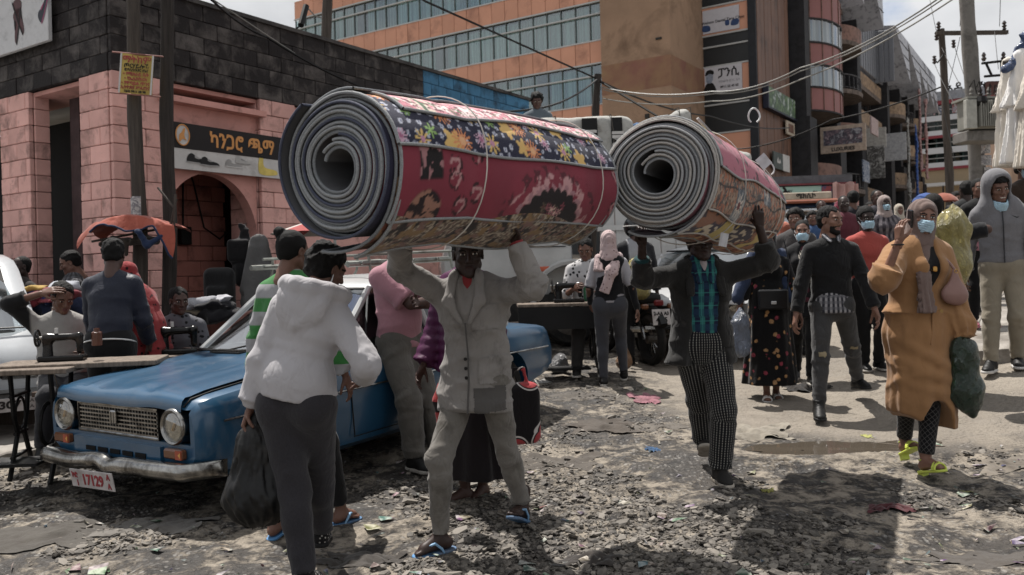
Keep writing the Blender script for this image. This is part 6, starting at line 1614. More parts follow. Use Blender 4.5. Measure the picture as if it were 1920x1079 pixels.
def roll(label,A,B,layers,r0=.100,th=.0118,R_end=None,seed=1,squash=.05):
 """layers from the innermost: (paint, end angle in degrees on the last turn, start of the near edge, flare, binding colour, waviness)"""
 A,B=Vector(A),Vector(B);L=(B-A).length;M=frame(A,B-A,(0,0,1));root=empty('carpet_roll',M=M,label=label,cat='carpet roll',group='carpet rolls carried on heads')
 n=len(layers);r_=np.random.default_rng(seed);turns=3
 def S(i,x,ph,flare):
  """point on layer i at distance x along the roll and angle ph"""
  r=r0+th*(i+n*ph/(2*np.pi));q=ph%(2*np.pi)
  r=r*(1+squash*np.cos(2*q-.5)*np.clip(1.25-r/.5,.3,1)+.018*np.sin(3*q+1+x*1.2)+.008*np.sin(5*q+2*x))
  lastph=ph-2*np.pi*turns
  r=r+flare*np.clip((lastph-np.radians(196))/1.2,0,1.4)**1.6*(1.0+.35*np.cos(x*5.5+i))
  sag=.018*np.sin(x/L*np.pi)-.012*np.exp(-((x-.36*L)/.10)**2)*np.sign(0)
  pin=1-.018*(np.exp(-((x-.30*L)/.06)**2)+np.exp(-((x-.86*L)/.06)**2))*(lastph>-1)
  r=r*pin
  return np.stack([x+0*r,r*np.cos(ph),r*np.sin(ph)+sag],-1)
 for i,(pf,endd,xs0,flare,bc,wav)in enumerate(layers):
  end=2*np.pi*turns+math.radians(endd);st=.25*i+r_.uniform(0,.7)
  fine0=end-math.radians(150 if i<n-1 else 130)
  x1=L-r_.uniform(0,.07)
  def endw(x):return wav*np.sin(x*3.1+i*1.7)+wav*.5*np.sin(x*7.3+i)
  def block(p0,p1,npn,nx,last):
   xx=np.linspace(xs0,x1,nx);pp=np.linspace(0,1,npn);Xx,Pp=np.meshgrid(xx,pp,indexing='ij')
   ph=p0+(p1-p0)*Pp+(endw(Xx)*Pp**3 if last else 0)
   Xx=Xx-(xs0-.012*math.sin(i*2.7))*(1-Xx/L)*(1-np.clip((ph-end+5.2)/1.6,0,1));P=S(i,Xx,ph,flare);v=(r0+th*(i+n*ph/6.283))*((end+(endw(Xx)))-ph)
   col_=pf(Xx,np.maximum(v,0))if last else np.ones(Xx.shape+(3,),f32)*pf(np.array([[.5]]),np.array([[.1]]))[0,0]
   I_=np.arange(nx*npn).reshape(nx,npn);Q=np.stack([I_[:-1,:-1],I_[1:,:-1],I_[1:,1:],I_[:-1,1:]],-1).reshape(-1,4)
   return P.reshape(-1,3),Q[:,::-1],np.concatenate([col_.reshape(-1,3),np.ones((nx*npn,1))],1)
  V1,Q1,C1=block(st,fine0,int(np.degrees(fine0-st)/6),26,False);V2,Q2,C2=block(fine0,end,118,int(L/.0085),True)
  me=mesh_np('carpet',np.concatenate([V1,V2]),np.concatenate([Q1,Q2+len(V1)]));fattr(me,'print',np.concatenate([C1,C2]),'FLOAT_COLOR')
  c=link('carpet',me,M_CARPET,root);c['label']=bc[2]
  pts=[S(i,np.full(1,xs0-(xs0-.012*math.sin(i*2.7))*(1-xs0/L)*(1-min(max((p-end+5.2)/1.6,0),1))),np.array([p]),flare)[0]for p in np.linspace(st,end+float(endw(np.array(xs0))),150)]
  ed=[S(i,np.array([x]),np.array([end+float(endw(np.array(x)))]),flare)[0]for x in np.linspace(xs0,x1,60)]
  far=[S(i,np.full(1,x1),np.array([p]),flare)[0]for p in np.linspace(end+float(endw(np.array(x1))),end-4.5,50)]
  Va,Qa=sweep(pts,bc[1]);Vb,Qb=sweep(ed+far,bc[1]*.95)
  link('binding',mesh_np('binding',np.concatenate([Va,Vb]),np.concatenate([Qa,Qb+len(Va)])),binding_mat('binding '+bc[0],bc[0]),c)
 Rm=0
 for x in(.30*L,.86*L):
  b=MB();b.tube([S(n-1,np.array(x+.05*math.sin(a)),np.array(a+6*math.pi),0)*np.array([1,1.03,1.03])for a in np.linspace(0,6.283,48)[:-1]],.0032,5,closed=True);b.build('cord',mat('pale cord','#b7b0a6',.8,bump=0),root)
 return root,M,S
GB,GD='#9b9ea0','#85898d'
A1,B1=at(634,312,3.46),at(1066,346,4.86)
roll1,RM1,S1=roll('long carpet roll with navy daisy and crimson layers on the porter in grey',A1,B1,[(p_rust,292,.02,.030,(GD,.0074,'rust underside carpet'),.04),(p_brown,262,.05,.055,(GB,.0076,'brown paisley carpet with grey binding'),.06),(p_red,226,.03,.012,(GB,.0076,'crimson carpet with dark flower medallion'),.03),(p_navy,172,.015,.0,(GB,.0078,'navy carpet printed with daisies and orange flowers'),.035),(p_pink,139,.13,.0,(GB,.0076,'pink carpet with speckled flowers'),.05),(p_orange,103,.03,.0,(GD,.0066,'orange brown carpet over the top'),.05),(p_yellow,58,-.02,.0,('#4f5468',.0068,'navy and yellow carpet at the back'),.03)],th=.0095,r0=.064,squash=.075)
A2,B2=at(1232,326,4.68),at(1384,392,6.45)
roll2,RM2,S2=roll('shorter carpet roll with pink leaf and patchwork layers on the porter in teal',A2,B2,[(p_rust,300,.04,.020,(GB,.0074,'rust patterned carpet'),.05),(p_rust,268,.10,.02,(GB,.0074,'rust underside carpet'),.07),(p_leopard,252,.02,.020,('#b5b0a9',.0074,'purple and orange spotted carpet'),.06),(p_kilim,220,.03,.006,('#b5b0a9',.0066,'brown patchwork carpet'),.05),(p_pinkleaf,176,.05,.0,('#a9abac',.0074,'pink carpet with dark leaves'),.05),(p_navy,96,.10,.0,(GD,.0074,'navy flowered carpet on top'),.04)],th=.0111,r0=.066,seed=3,squash=.03)
def paper(name,label,M,w,h,parent):
 b=MB();b.loft([[(x*w,.004*math.sin(x*5),z*h)for x in(-.5,-.2,.2,.5)]for z in(-.5,0,.5)],closed=False);o=b.build(name,mat('white paper','#b9b9bd',.7,bump=.05),parent,M=M);o['label']=label
MI1,MI2=RM1.inverted(),RM2.inverted()
paper('paper_tag','white price paper',MI1@T(*at(919,424,4.02))@RZ(R(12))@RX(R(-25)),.085,.05,roll1)
paper('paper_tag','white price paper',MI2@T(*at(1432,303,5.55))@RY(R(50)),.085,.075,roll2)
paper('paper_tag','white price paper',MI2@T(*at(1357,450,5.02))@RY(R(12)),.05,.08,roll2)
for px,py,d in((1414,205,5.2),(1442,305,5.9)):
 b=MB();b.tube([MI2@(at(px,py+12,d)+Vector((.035*math.cos(a),.01*math.sin(2*a),.045*math.sin(a))))for a in np.linspace(-1.2,4.2,12)],.006,6);b.build('carrying_loop',mat('white plastic','#c9c9c9',.4,bump=0),roll2)
b=MB();b.tube([MI2@at(1308,222,5.05),MI2@at(1330,246,5.1),MI2@at(1345,262,5.15)],.009,8);b.build('binding_end',binding_mat('binding tail','#a9a5a2'),roll2)
# ================================================================== PEOPLE: cloth patterns
def m_fabric(name,colfn,rough=.9,weave=420.0):
 if name in _M:return _M[name]
 g=G(name);o=g.obj();c=colfn(g,o)
 c=g.mul(c,g.ramp(g.noise(o,5,5,.6),.2,.8)*.3+.85)
 nb=g.bump(g.noise(o,weave,2,.7),.25,.0015);nb=creases(g,o,.35,nb)
 _M[name]=g.fin(c,rough,0,nb,.2,Sheen_Weight=.12);return _M[name]
def stripes(name,ca,cb,per,duty=.5,ph=0.0):
 def f(g,o):x,y,z=g.xyz(o);return g.mix(g.step(g.fract(z*(1/per)+ph),duty,.03),hx(ca),hx(cb))
 return m_fabric(name,f)
def plaid(name,base,c1,c2,per=.10,line=None):
 def f(g,o):
  x,y,z=g.xyz(g.attr('limb'));a,b=g.fract(x*(1/per)),g.fract(y*(1/per))
  c=g.mix(g.step(a,.5,.02),hx(base),hx(c1));c=g.mix(g.step(b,.5,.02)*.55,c,hx(c2))
  if line:c=g.mix(g.step(g.m('ABSOLUTE',a-.25),.04,.01)*-.5+.5,c,hx(line));c=g.mix(g.step(g.m('ABSOLUTE',b-.25),.04,.01)*-.5+.5,c,hx(line))
  return c
 return m_fabric(name,f)
def pins(name,base,c1,per=.020):
 def f(g,o):
  x,y,z=g.xyz(g.attr('limb'));a=g.m('ABSOLUTE',g.fract(x*(1/per))-.5);d=g.step(g.fract(y*62.0),.62,.08)
  return g.mix((1-g.step(a,.13,.04))*(1-d),hx(base),hx(c1))
 return m_fabric(name,f)
def floral(name,base,cols,sc=9.0,size=.34):
 def f(g,o):
  c=hx(base)
  for i,q in enumerate(cols):
   p=g.scale(o,(1,1,1));v=g.voro(g.vec(*[k+3.3*i for k in g.xyz(p)]),sc*(1+.15*i));n=g.noise(o,34,3,.6)
   m=1-g.step(v+(n-.5)*.35,size*(.9+.1*(i%2)),.03)
   qq=g.mix(g.ramp(n,.35,.65),tuple(k*.5 for k in hx(q)),hx(q));c=g.mix(m,c,qq)
  return c
 return m_fabric(name,f)
def decal(name,o,P,cen,right,upv,w,h,m,off=.004,parent=None):
 """a cloth patch cut to the surface of the garment o"""
 me=o.data;n=len(me.vertices);V=np.zeros(n*3,f32);me.vertices.foreach_get('co',V);V=V.reshape(-1,3)
 N=np.zeros(n*3,f32);me.vertices.foreach_get('normal',N);N=N.reshape(-1,3)
 r,u=V3(Vector(right).normalized()),V3(Vector(upv).normalized());f=np.cross(r,u);d=V-V3(cen)
 x,z,y=d@r,d@u,d@f
 ok=(np.abs(x)<w/2)&(np.abs(z)<h/2)&(np.abs(y)<.16)&((N@f)>.1)
 Q=np.array([p.vertices[:]for p in me.polygons]);k=ok[Q].all(1)
 if k.sum()<2:return None
 ids=np.unique(Q[k]);mp=np.full(n,-1);mp[ids]=np.arange(len(ids))
 return link(name,mesh_np(name,V[ids]+N[ids]*off,mp[Q[k]]),m,parent or P.root)
def bag(name,label,cat,M,fn,h,m):
 s=SDF();fn(s);return tag(link(name,s.mesh(name,h),m,None,M),label,cat)
def gw(px,d):p=xg(px,d);return(p.x,p.y,p.z)
DENIM=lambda n,c:cloth(n,c,.30,weave=300,dirt='#3a3531',dirt_amt=.3,bump=.5)
NB=mat('black hair','#0b0908',0.75,var=0.3,bump=1.0,bsc=260,bd=0.006,spec=0.25)
def flipflops(P):
 m=mat('blue foam','#3f7fb4',.6,dirt='#5b5248',dirt_amt=.4,var=.1)
 for q in 'LR':P.sandal(q,'flipflop',mat('blue strap','#6f9cc0',.5,var=.1,bump=0),m)
hl,hr=at(966,452,4.16),at(748,452,4.10)
P=Person('barefaced porter in a worn grey jacket and grey trousers under the long carpet roll','person',gw(903,4.42),154,1.69,'m',None,.0105,'deep',pelvis=(.0,-.01,.905),lean=(.02,.06),twist=10,head=(22,-6,2),hoff=(0,.02,-.035),footLw=at(978,990,4.72),footRw=at(826,1026,4.36),footL=(0,0,0,6,-22),footR=(0,0,0,34,2),handLw=hl,handRw=hr,elbL=(-.75,.15,-1),elbR=(1,-.3,-.3),hand=('hold','grip'),palm=((.2,.8,.5),None),hdir=((-.1,.15,1),None))
P.J['FL']=P.J['FL'];P.body(arms='x',feet='LR',beard=False);P.hair('short')
S_,J=P.S,P.J
GJ=cloth('worn grey jacket','#807b76',.14,weave=300,dirt='#45403a',dirt_amt=.35,bump=.6);RS=cloth('red shirt','#8e2226',.15)
s=SDF();P.torso(s,.0,fold=.003,w=.90);P.put(s,'red_shirt',RS)
s=SDF();hem=J['pel']-Vector((0,-.01,.17*S_))+P.fw*.01
P.torso(s,.026,hem=hem,fold=.020,w=.96,seed=2.0)
for q in 'LR':P.sleeve(s,q,1.92,.016,fold=.022,seed=3 if q=='L' else 5)
s.cap(J['pel']-P.fw*.0+P.rt*.02,hem+P.rt*.02,.178*S_,.196*S_,sq=(P.fw,.74),k=.05,fb=True,fold=(.016,7,4,'u'))
s.cap(J['nek']+P.fw*.10-P.up*.0,J['chs']+P.fw*.175-P.up*.02,.040,.026,k=.006,op=-1)
s.cap(J['wst']+P.fw*.20+P.rt*.10-P.up*.06,hem+P.fw*.20+P.rt*.12-P.up*.1,.012,.075,k=.01,op=-1)
s.cap(J['nek']+P.up*.03,J['nek']+P.up*.16,.066,.085,k=.01,op=-1)
jk=P.put(s,'jacket',GJ,label='worn grey work jacket')
GJ2=cloth('darker grey patch','#4f4c49',.12,dirt='#38332e')
decal('hem_patch',jk,P,hem+P.rt*-.10+P.up*.07,-P.rt,P.up,.15,.13,GJ2);decal('chest_pocket',jk,P,J['chs']-P.rt*.09-P.up*.03,-P.rt,P.up,.13,.13,GJ,.007)
decal('hip_pocket',jk,P,J['pel']-P.rt*.12+P.up*.05,-P.rt,P.up,.15,.14,GJ,.007)
for q in(1,-1):
 lp=SDF();a=J['nek']+P.fw*.085+P.rt*q*.070+P.up*.02;b_=J['chs']+P.fw*.150+P.rt*q*.022-P.up*.05
 lp.cap(a,J['chs']+P.fw*.142+P.rt*q*.085+P.up*.06,.026,.030,sq=(P.fw,.35),k=.01);lp.cap(J['chs']+P.fw*.142+P.rt*q*.085+P.up*.06,b_,.030,.014,sq=(P.fw,.35),k=.01);lp.cap(J['nek']-P.fw*.055+P.rt*q*.02+P.up*.05,a,.026,.03,sq=(P.rt,.4),k=.02);P.put(lp,'lapel',GJ,.008,False)
for t in(.15,.5,.85):bt=MB();bt.lathe([(.009,-.002),(.009,.003)],10,T(*(J['wst'].lerp(J['pel'],t)+P.fw*.150+P.rt*.012))@RX(R(90)));bt.build('button',mat('dark button','#1e1c1b',.4),P.root)
bt=MB();bt.tube([J['chs']+P.fw*.150-P.up*.05,J['wst']+P.fw*.140,J['pel']+P.fw*.150,hem+P.fw*.155+P.up*.01],.005,5);bt.build('front_edge',GJ2,P.root)
rc=SDF();w_=J['wrL'];e_=J['elL'];rc.cap(w_.lerp(e_,.02),w_.lerp(e_,.22),.036,.040,fa=True,k=.01,fold=(.004,30,1,'u'));P.put(rc,'red_cuff',RS,.008)
cr=SDF();cr.cap(J['nek']-P.up*.02,J['nek']+P.up*.035,.078,.068,fb=True,k=.01,fold=(.006,20,2,'u'));P.put(cr,'red_collar',RS,.008)
tr=P.trousers('trousers',cloth('grey work trousers','#6f6a63',.18,weave=300,dirt='#40392f',dirt_amt=.45,bump=.6),.004,r=(.086,.061,.043),end=.94,fold=.018,seed=2.2,stack=1.0,h=.0105)
decal('cargo_pocket',tr,P,J['hipL'].lerp(J['knL'],.55)-P.hr*.14,P.hf,Vector((0,0,1)),.13,.16,cloth('grey work trousers','#625d57'),.012)
flipflops(P)
P=Person('porter in a dark open jacket, teal checked shirt and pinstriped trousers under the shorter roll','person',gw(1322,5.60),184,1.70,'m',None,.0115,'deep',pelvis=(0,0,.935),lean=(0,.05),head=(2,-2,3),hoff=(0,.02,-.03),footLw=at(1350,888,5.52),footRw=at(1322,842,5.95),footL=(0,0,0,2,0),footR=(0,0,0,14,-28),kneeR=(-.7,1,0),kneeL=(-.25,1,0),handRw=at(1204,458,5.30),handLw=at(1424,424,5.42),elbR=(.5,-.2,-1),elbL=(-.6,-.1,-1),hand=('hold','grip'),palm=((0,-.3,1),(0,1,.2)),hdir=((.15,.2,1),(.05,.2,1)))
P.body(arms='x');P.hair('short');J,S_=P.J,P.S
DJ=cloth('dark jacket','#262524',.22,weave=300,dirt='#4a4641',dirt_amt=.25,bump=.6)
s=SDF();P.torso(s,.012,hem=J['pel']-Vector((0,0,.05)),fold=.014);P.put(s,'checked_shirt',plaid('teal check','#166a66','#161d3c','#123b55',.085,'#1f8a84'))
s=SDF();s.cap(J['nek']+P.fw*.06+P.up*.0,J['chs']+P.fw*.105+P.up*.02,.030,.012,k=.01);P.put(s,'undershirt',cloth('pale vest','#a39a9c'),.009,False)
for q in(1,-1):
 lp=SDF();lp.cap(J['nek']+P.fw*.05+P.rt*q*.055+P.up*.035,J['chs']+P.fw*.125+P.rt*q*.04+P.up*.05,.030,.022,sq=(P.fw,.4),k=.01);P.put(lp,'shirt_collar',plaid('teal check','#166a66','#161d3c','#123b55'),.008)
s=SDF();hem=J['pel']-Vector((0,0,.14));P.torso(s,.032,hem=hem,fold=.018,seed=4)
s.cap(J['pel'],hem,.20,.235,sq=(P.fw,.72),k=.05,fb=True,fold=(.016,8,3,'u'))
P.sleeve(s,'R',1.55,.020,fold=.022,seed=2);P.sleeve(s,'L',1.55,.020,fold=.022,seed=6)
s.cap(J['nek']+P.fw*.11+P.up*.06,J['wst']+P.fw*.20,.085,.130,k=.012,op=-1);s.cap(J['wst']+P.fw*.20,hem+P.fw*.22-P.up*.1,.130,.175,k=.012,op=-1);s.cap(J['nek']+P.up*.03,J['nek']+P.up*.16,.066,.085,k=.01,op=-1)
jk=P.put(s,'jacket',DJ,label='dark open jacket');decal('chest_pocket',jk,P,J['chs']-P.rt*.13-P.up*.02,-P.rt,P.up,.12,.13,DJ,.007);decal('hip_pocket',jk,P,J['wst']-P.rt*.15-P.up*.10,-P.rt,P.up,.14,.15,DJ,.008)
for q in(1,-1):
 lp=SDF();lp.cap(J['nek']+P.fw*.03+P.rt*q*.085+P.up*.03,J['chs']+P.fw*.14+P.rt*q*.105-P.up*.02,.036,.030,sq=(P.fw,.35),k=.01);P.put(lp,'lapel',DJ,.009,False)
cf=SDF();w_,e_=J['wrR'],J['elR'];cf.cap(w_.lerp(e_,.38),w_.lerp(e_,.62),.050,.053,fa=True,k=.01,fold=(.006,30,1,'u'));P.put(cf,'shirt_cuff',cloth('deep teal','#0f3d40'),.009)
P.trousers('trousers',pins('pinstripe','#141416','#8b8983'),.016,r=(.096,.070,.062),end=.93,fold=.014,seed=3)
for q in 'LR':P.shoe(q,'sneaker',mat('dirty black canvas','#23211f',.8,dirt='#5a5249',dirt_amt=.4),mat('dirty white rubber','#b3aa9c',.7,dirt='#655a4d',dirt_amt=.5))
P=Person('woman in a white hooded sweatshirt and charcoal leggings, back turned, carrying a black bag','person',gw(568,3.92),-12,1.58,'f',None,.0105,'mid',pelvis=(-.01,0,.945),lean=(.20,.08),head=(-34,-24,0),hoff=(.015,.03,-.02),wide=.98,footLw=Vector(gw(572,3.80)),footRw=at(604,1034,4.28),footL=(0,0,0,4,0),footR=(0,0,0,-16,6),handLw=at(462,790,3.92),handRw=at(680,706,4.02),elbL=(-1,-.35,0),elbR=(.6,-.8,0),hand=('grip','relax'))
P.body(arms='x');P.hair('curly');J,S_=P.J,P.S
WH=cloth('white sweatshirt','#a5a2a5',.05,weave=260,dirt='#8e8989',dirt_amt=.15,bump=.42)
s=SDF();hem=J['pel']+Vector((0,0,.045));P.torso(s,.032,hem=hem,fold=.020,bust=False,seed=3,w=.95)
for q in 'LR':P.sleeve(s,q,1.80,.018,r=(.056,.056,.050),fold=.014,seed=4 if q=='L' else 7)
for q in 'LR':e_,w_=J['el'+q],J['wr'+q];s.cap(e_.lerp(w_,.78),e_.lerp(w_,.96),.048,.036,fb=True,k=.03)
s.cap(hem+P.up*.03,hem-P.up*.045,.182,.168,sq=(P.fw,.84),k=.02,fb=True)
s.cap(J['nek']-P.rt*.085-P.fw*.02-P.up*.02,J['nek']+P.rt*.085-P.fw*.02-P.up*.02,.052,k=.03,fold=(.008,16,2,'u'))
hb=J['nek']-P.fw*.100+P.up*.005;rg=[J['nek']+P.rt*(.135*math.sin(a))-P.fw*(.115*math.cos(a))+P.up*(.035+.012*math.cos(a))for a in np.linspace(-2.5,2.5,10)]
for i in range(9):s.cap(rg[i],rg[i+1],.040,k=.014)
s.ell(hb-P.up*.062-P.fw*.012,(.125,.034,.092),k=.022);s.cap(hb-P.rt*.10-P.up*.015,hb-P.up*.135-P.fw*.018,.030,.022,k=.02);s.cap(hb+P.rt*.10-P.up*.015,hb-P.up*.135-P.fw*.018,.030,.022,k=.02)
s.ell(J['nek']+P.up*.085+P.fw*.005,(.088,.085,.085),k=.02,op=-1)
P.put(s,'hooded_top',WH,label='white hooded sweatshirt')
P.trousers('leggings',cloth('charcoal melange','#2d2b2f',.15,heather=.5),.006,r=(.108,.074,.056),end=.96,fold=.010,seed=2,butt=.012,label='charcoal leggings')
for q in 'LR':P.shoe(q,'sneaker',floral('spotted shoe','#141213',['#a8a29a'],60,.3),mat('black rubber','#151414',.7))
ear=MB();ear.tube([P.HT@Vector((.078*.95,.0,-.03)),P.HT@Vector((.08,.0,-.075))],.003,5);ear.build('earring',mat('silver','#b5b5b5',.3,metal=1,bump=0),P.root)
BM=at(478,795,3.93)
def f_(s):
 s.cap((0,0,.02),(.0,0,-.10),.018,.05,k=.04,fold=(.006,40,1,'u'));s.cap((.0,0,-.10),(.01,0,-.32),.085,.135,k=.06,vf=(.010,11,1),sq=((0,1,0),.8));s.ell((.005,0,-.34),(.15,.115,.115),k=.05,lump=(.010,34,2));s.cap((-.01,0,.02),(.03,0,.05),.016,.03,k=.02)
 s.post=lambda D,X_,Y_,Z_:D-.006*np.abs(np.sin(np.arctan2(Y_,X_)*9+2*np.sin(Z_*18)))*(Z_<0)+.004*wob(X_,Y_,Z_,55,1)
def plastic(name,c,rough=.20,trans=0.0):
 if name in _M:return _M[name]
 g=G(name);o=g.obj();n=g.noise(g.scale(o,(1,1,.55)),22,6,.65,1.2);cc=g.mix(g.ramp(n,.35,.65),tuple(k*.6 for k in C3(c)),C3(c))
 _M[name]=g.fin(cc,rough,0,g.bump(g.ramp(g.m('ABSOLUTE',n-.5),0,.12),.8,.03),.6,Transmission_Weight=trans,Coat_Weight=.4,Coat_Roughness=.12);return _M[name]
bag('plastic_bag','full black plastic bag hanging from the hand of the woman in white','bag',T(*BM),f_,.008,plastic('black plastic','#0c0c0c'))
P=Person('woman with hair in a bun and a green and grey striped top beside the car','person',gw(556,4.85),-16,1.67,'f',None,.0115,'mid',lean=(0,.03),head=(-20,-14,0),footLw=at(520,1000,4.66),footRw=at(640,978,4.90),footL=(0,0,0,-6,-12),footR=(0,0,0,24,0),handL=(-.30,.05,.82),handR=(.27,.16,.86),pelvis=(0,0,.94))
P.body(arms='x',feet='LR');P.hair('pulled');J=P.J
s=SDF();P.torso(s,.03,fold=.014,seed=2)
for q in 'LR':P.sleeve(s,q,1.85,.022,fold=.018)
P.put(s,'striped_top',stripes('green grey stripe','#27762f','#8f8f92',.155,.5,.12),.0105)
P.trousers('leggings',cloth('black leggings','#101012',.2),.004,r=(.095,.066,.048),end=.93,fold=.008)
flipflops(P);b=MB();b.tube([J['nek']+Vector((.075*math.cos(a),.075*math.sin(a),.035))for a in np.linspace(0,6.283,20)[:-1]],.003,5,closed=True);b.build('necklace',mat('brown beads','#3b2a20',.5),P.root)
P=Person('man in a pink t-shirt with folded arms leaning on the blue car','person',gw(778,6.12),-128,1.74,'m',None,.0115,'dark',pelvis=(0,-.12,.92),lean=(0,-.02),head=(-14,-4,0),footL=(-.12,.16,0,12,0),footR=(.10,.10,0,10,0),handL=(.15,.21,1.19),handR=(-.15,.19,1.16),elbL=(-1,.2,-.8),elbR=(1,.2,-.8),hand=('cup','cup'),palm=((0,1,.3),(0,1,.3)))
P.body(arms='x');P.hair('buzz');J=P.J
s=SDF();P.torso(s,.026,hem=J['pel']-Vector((0,0,.06)),fold=.018,belly=.02)
for q in 'LR':P.sleeve(s,q,.86,.022,r=(.062,.066,.05),fold=.012)
ts_=P.put(s,'t_shirt',cloth('washed pink','#a06c78',.1,dirt='#8c5a66',dirt_amt=.2))
decal('faded_print',ts_,P,J['chs']+P.up*.06,-P.rt,P.up,.20,.10,floral('faded print','#a06c78',['#b9a0a6'],50,.3),.002)
P.trousers('trousers',DENIM('grey cargo','#5b5751'),.016,r=(.096,.074,.064),end=.95,fold=.020,seed=3);b=MB();b.tube([J['pel'].lerp(J['wst'],.45)+(P.hr*.150*math.cos(a)+P.hf*.112*math.sin(a))for a in np.linspace(0,6.283,28)[:-1]],.014,6,closed=True);b.build('belt',M_BLKP,P.root)
for q in 'LR':P.shoe(q)
P=Person('person in a purple padded jacket and dark skirt hidden behind the porter in grey','person',gw(884,5.25),150,1.62,'f',None,.014,'dark',handL=(-.28,.1,.85),handR=(.28,.12,.9),footLw=at(905,900,5.35),footRw=at(872,905,5.28),footL=(0,0,0,5,0),footR=(0,0,0,40,0))
P.body(arms='x',feet='LR');P.hair('pulled');J=P.J
s=SDF();P.torso(s,.05,hem=J['pel']-Vector((0,0,.08)),fold=.004)
for q in 'LR':P.sleeve(s,q,1.9,.032,fold=.006)
s.post=lambda D,X_,Y_,Z_:D-.010*np.abs(np.sin(Z_*55))
P.put(s,'padded_jacket',cloth('purple nylon','#4c1440',.2,rough=.5,sheen=0))
def f2(g,o):
 x,y,z=g.xyz(o);v=g.voro(o,5.2);c=g.mix(g.step(v,.34,.01),hx('#a3282e'),hx('#141012'));c=g.mix(g.step(g.m('ABSOLUTE',v-.40),.022,.006)*-1+1,c,hx('#b9b2ac'))
 return g.mix(1-g.step(g.voro(o,5.2,out=0),.09,.01),c,hx('#b9b2ac'))
PRN=m_fabric('red wax print',f2)
s=SDF();skirt(P,s,J['wst']-Vector((0,0,.04)),Vector((0,0,.16)),.15,.25,6,.014);P.put(s,'printed_skirt',cloth('dark skirt','#1a1416'))
o=bag('printed_bag','red and black print bag with white dots behind the porter in grey','bag',T(*at(974,775,5.0))@RZ(.3),lambda s:(s.box((0,0,0),(.12,.07,.18),.05),s.cap((-.05,0,.17),(-.03,0,.26),.012,k=.01),s.cap((.05,0,.17),(.03,0,.26),.012,k=.01),s.cap((-.03,0,.26),(.03,0,.26),.012,k=.01)),.012,PRN)
o=bag('striped_scarf','red and black striped cloth hanging at the hip of the porter in grey','scarf',T(*at(832,752,4.75)),lambda s:(s.cap((.03,0,.19),(-.02,.0,.0),.028,.040,k=.02,fold=(.006,20,1,'u')),s.cap((-.02,0,.0),(.0,0,-.17),.040,.034,k=.02,fold=(.006,20,1,'u')),s.cap((.06,.02,.1),(.05,.02,-.15),.025,.03,k=.02)),.010,stripes('red black stripe','#a82a2c','#1a1214',.16,.62))
P=Person('woman in an ochre coat dress and taupe headscarf talking on a phone','person',gw(1730,5.62),192,1.75,'f',None,.0105,'warm',pelvis=(0,0,.985),lean=(0,.02),head=(-14,-4,-8),hoff=(-.015,.01,0),wide=1.15,footLw=at(1740,884,5.52),footRw=at(1700,846,5.88),footL=(0,0,0,4,-14),footR=(0,0,0,10,-24),handRw=at(1686,452,5.33),handLw=at(1806,640,5.50),elbR=(.6,.1,-1),elbL=(-.7,-.4,0),hand=('grip','phone'),palm=(None,(-1,-.25,.1)),hdir=(None,(-.02,.05,1)))
P.body(arms='x',feet='LR',shut=False);P.mask();P.hijab(cloth('taupe scarf','#6b5750',.1,weave=500));J,S_=P.J,P.S
OC=cloth('ochre cloth','#946838',.10,weave=400,bump=.25);BK=cloth('black dress','#131214',.15)
s=SDF();P.torso(s,.012,fold=.006);skirt(P,s,J['wst'],Vector((0,0,.62)),.13,.17);P.put(s,'black_dress',BK)
s=SDF();hem=Vector((J['pel'].x,J['pel'].y+.02,.30))
P.torso(s,.034,hem=J['wst']-Vector((0,0,.06)),fold=.014,seed=2)
s.cap(J['wst']-Vector((0,0,.0)),J['pel']-Vector((0,0,.05)),.150,.215,sq=(P.hf,.78),k=.03,vf=(.010,9,1.5),fold=(.008,5,2,'u'));s.cap(J['pel']-Vector((0,0,.05)),hem,.215,.225,sq=(P.hf,.80),k=.06,fb=True,vf=(.008,7,2.5),fold=(.014,4,3,'u'))
P.sleeve(s,'R',1.30,.030,r=(.060,.062,.072),fold=.022,seed=3);P.sleeve(s,'L',1.0,.030,r=(.060,.066,.06),fold=.016,seed=4)
e_,w_=J['elL'],J['wrL'];s.cap(J['shL'].lerp(e_,.8),e_.lerp(w_,.72),.072,.100,k=.03,vf=(.008,9,1),fold=(.012,9,2,'u'));s.cap(e_.lerp(w_,.70),e_.lerp(w_,.86),.090,.040,k=.03,vf=(.006,11,2));s.cap(e_.lerp(w_,.86),e_.lerp(w_,1.06),.036,.080,k=.015,fb=True,vf=(.010,8,3))
s.cap(J['nek']+P.fw*.10+P.up*.06,J['wst']+P.fw*.21-P.up*.10,.052,.042,k=.012,op=-1);s.cap(J['wst']+P.fw*.20-P.up*.08,J['pel']+P.fw*.24-P.up*.16,.014,.030,k=.01,op=-1)
s.ell(Vector((hem.x+.005,hem.y,.29)),(.115,.5,.22),k=.02,op=-1);s.ell(Vector((hem.x+.20,hem.y,.24)),(.13,.5,.17),k=.02,op=-1)
for k,(z,a,r_)in enumerate(((.70,.5,.205),(.60,.25,.215),(.80,.75,.20))):
 b=[J['pel']+Vector((-.20+.40*t,0,0))+P.hf*(.155*math.cos((t-.5)*2.6)+.02)+Vector((0,0,z-.985+a*.28*(t-.5)-.05*math.sin(t*3.1)))for t in np.linspace(0,1,7)]
 for i in range(6):s.cap(b[i],b[i+1],.020,.020,k=.035)
co=P.put(s,'coat_dress',OC,label='ochre coat dress with gathered waist');
dr=decal('sleeve_lace',co,P,J['shL'].lerp(J['elL'],.55)-P.rt*.06,Vector((0,-1,0)),Vector((0,0,1)),.05,.22,floral('ochre lace','#8a5a2b',['#b7ab98'],70,.3),.003)
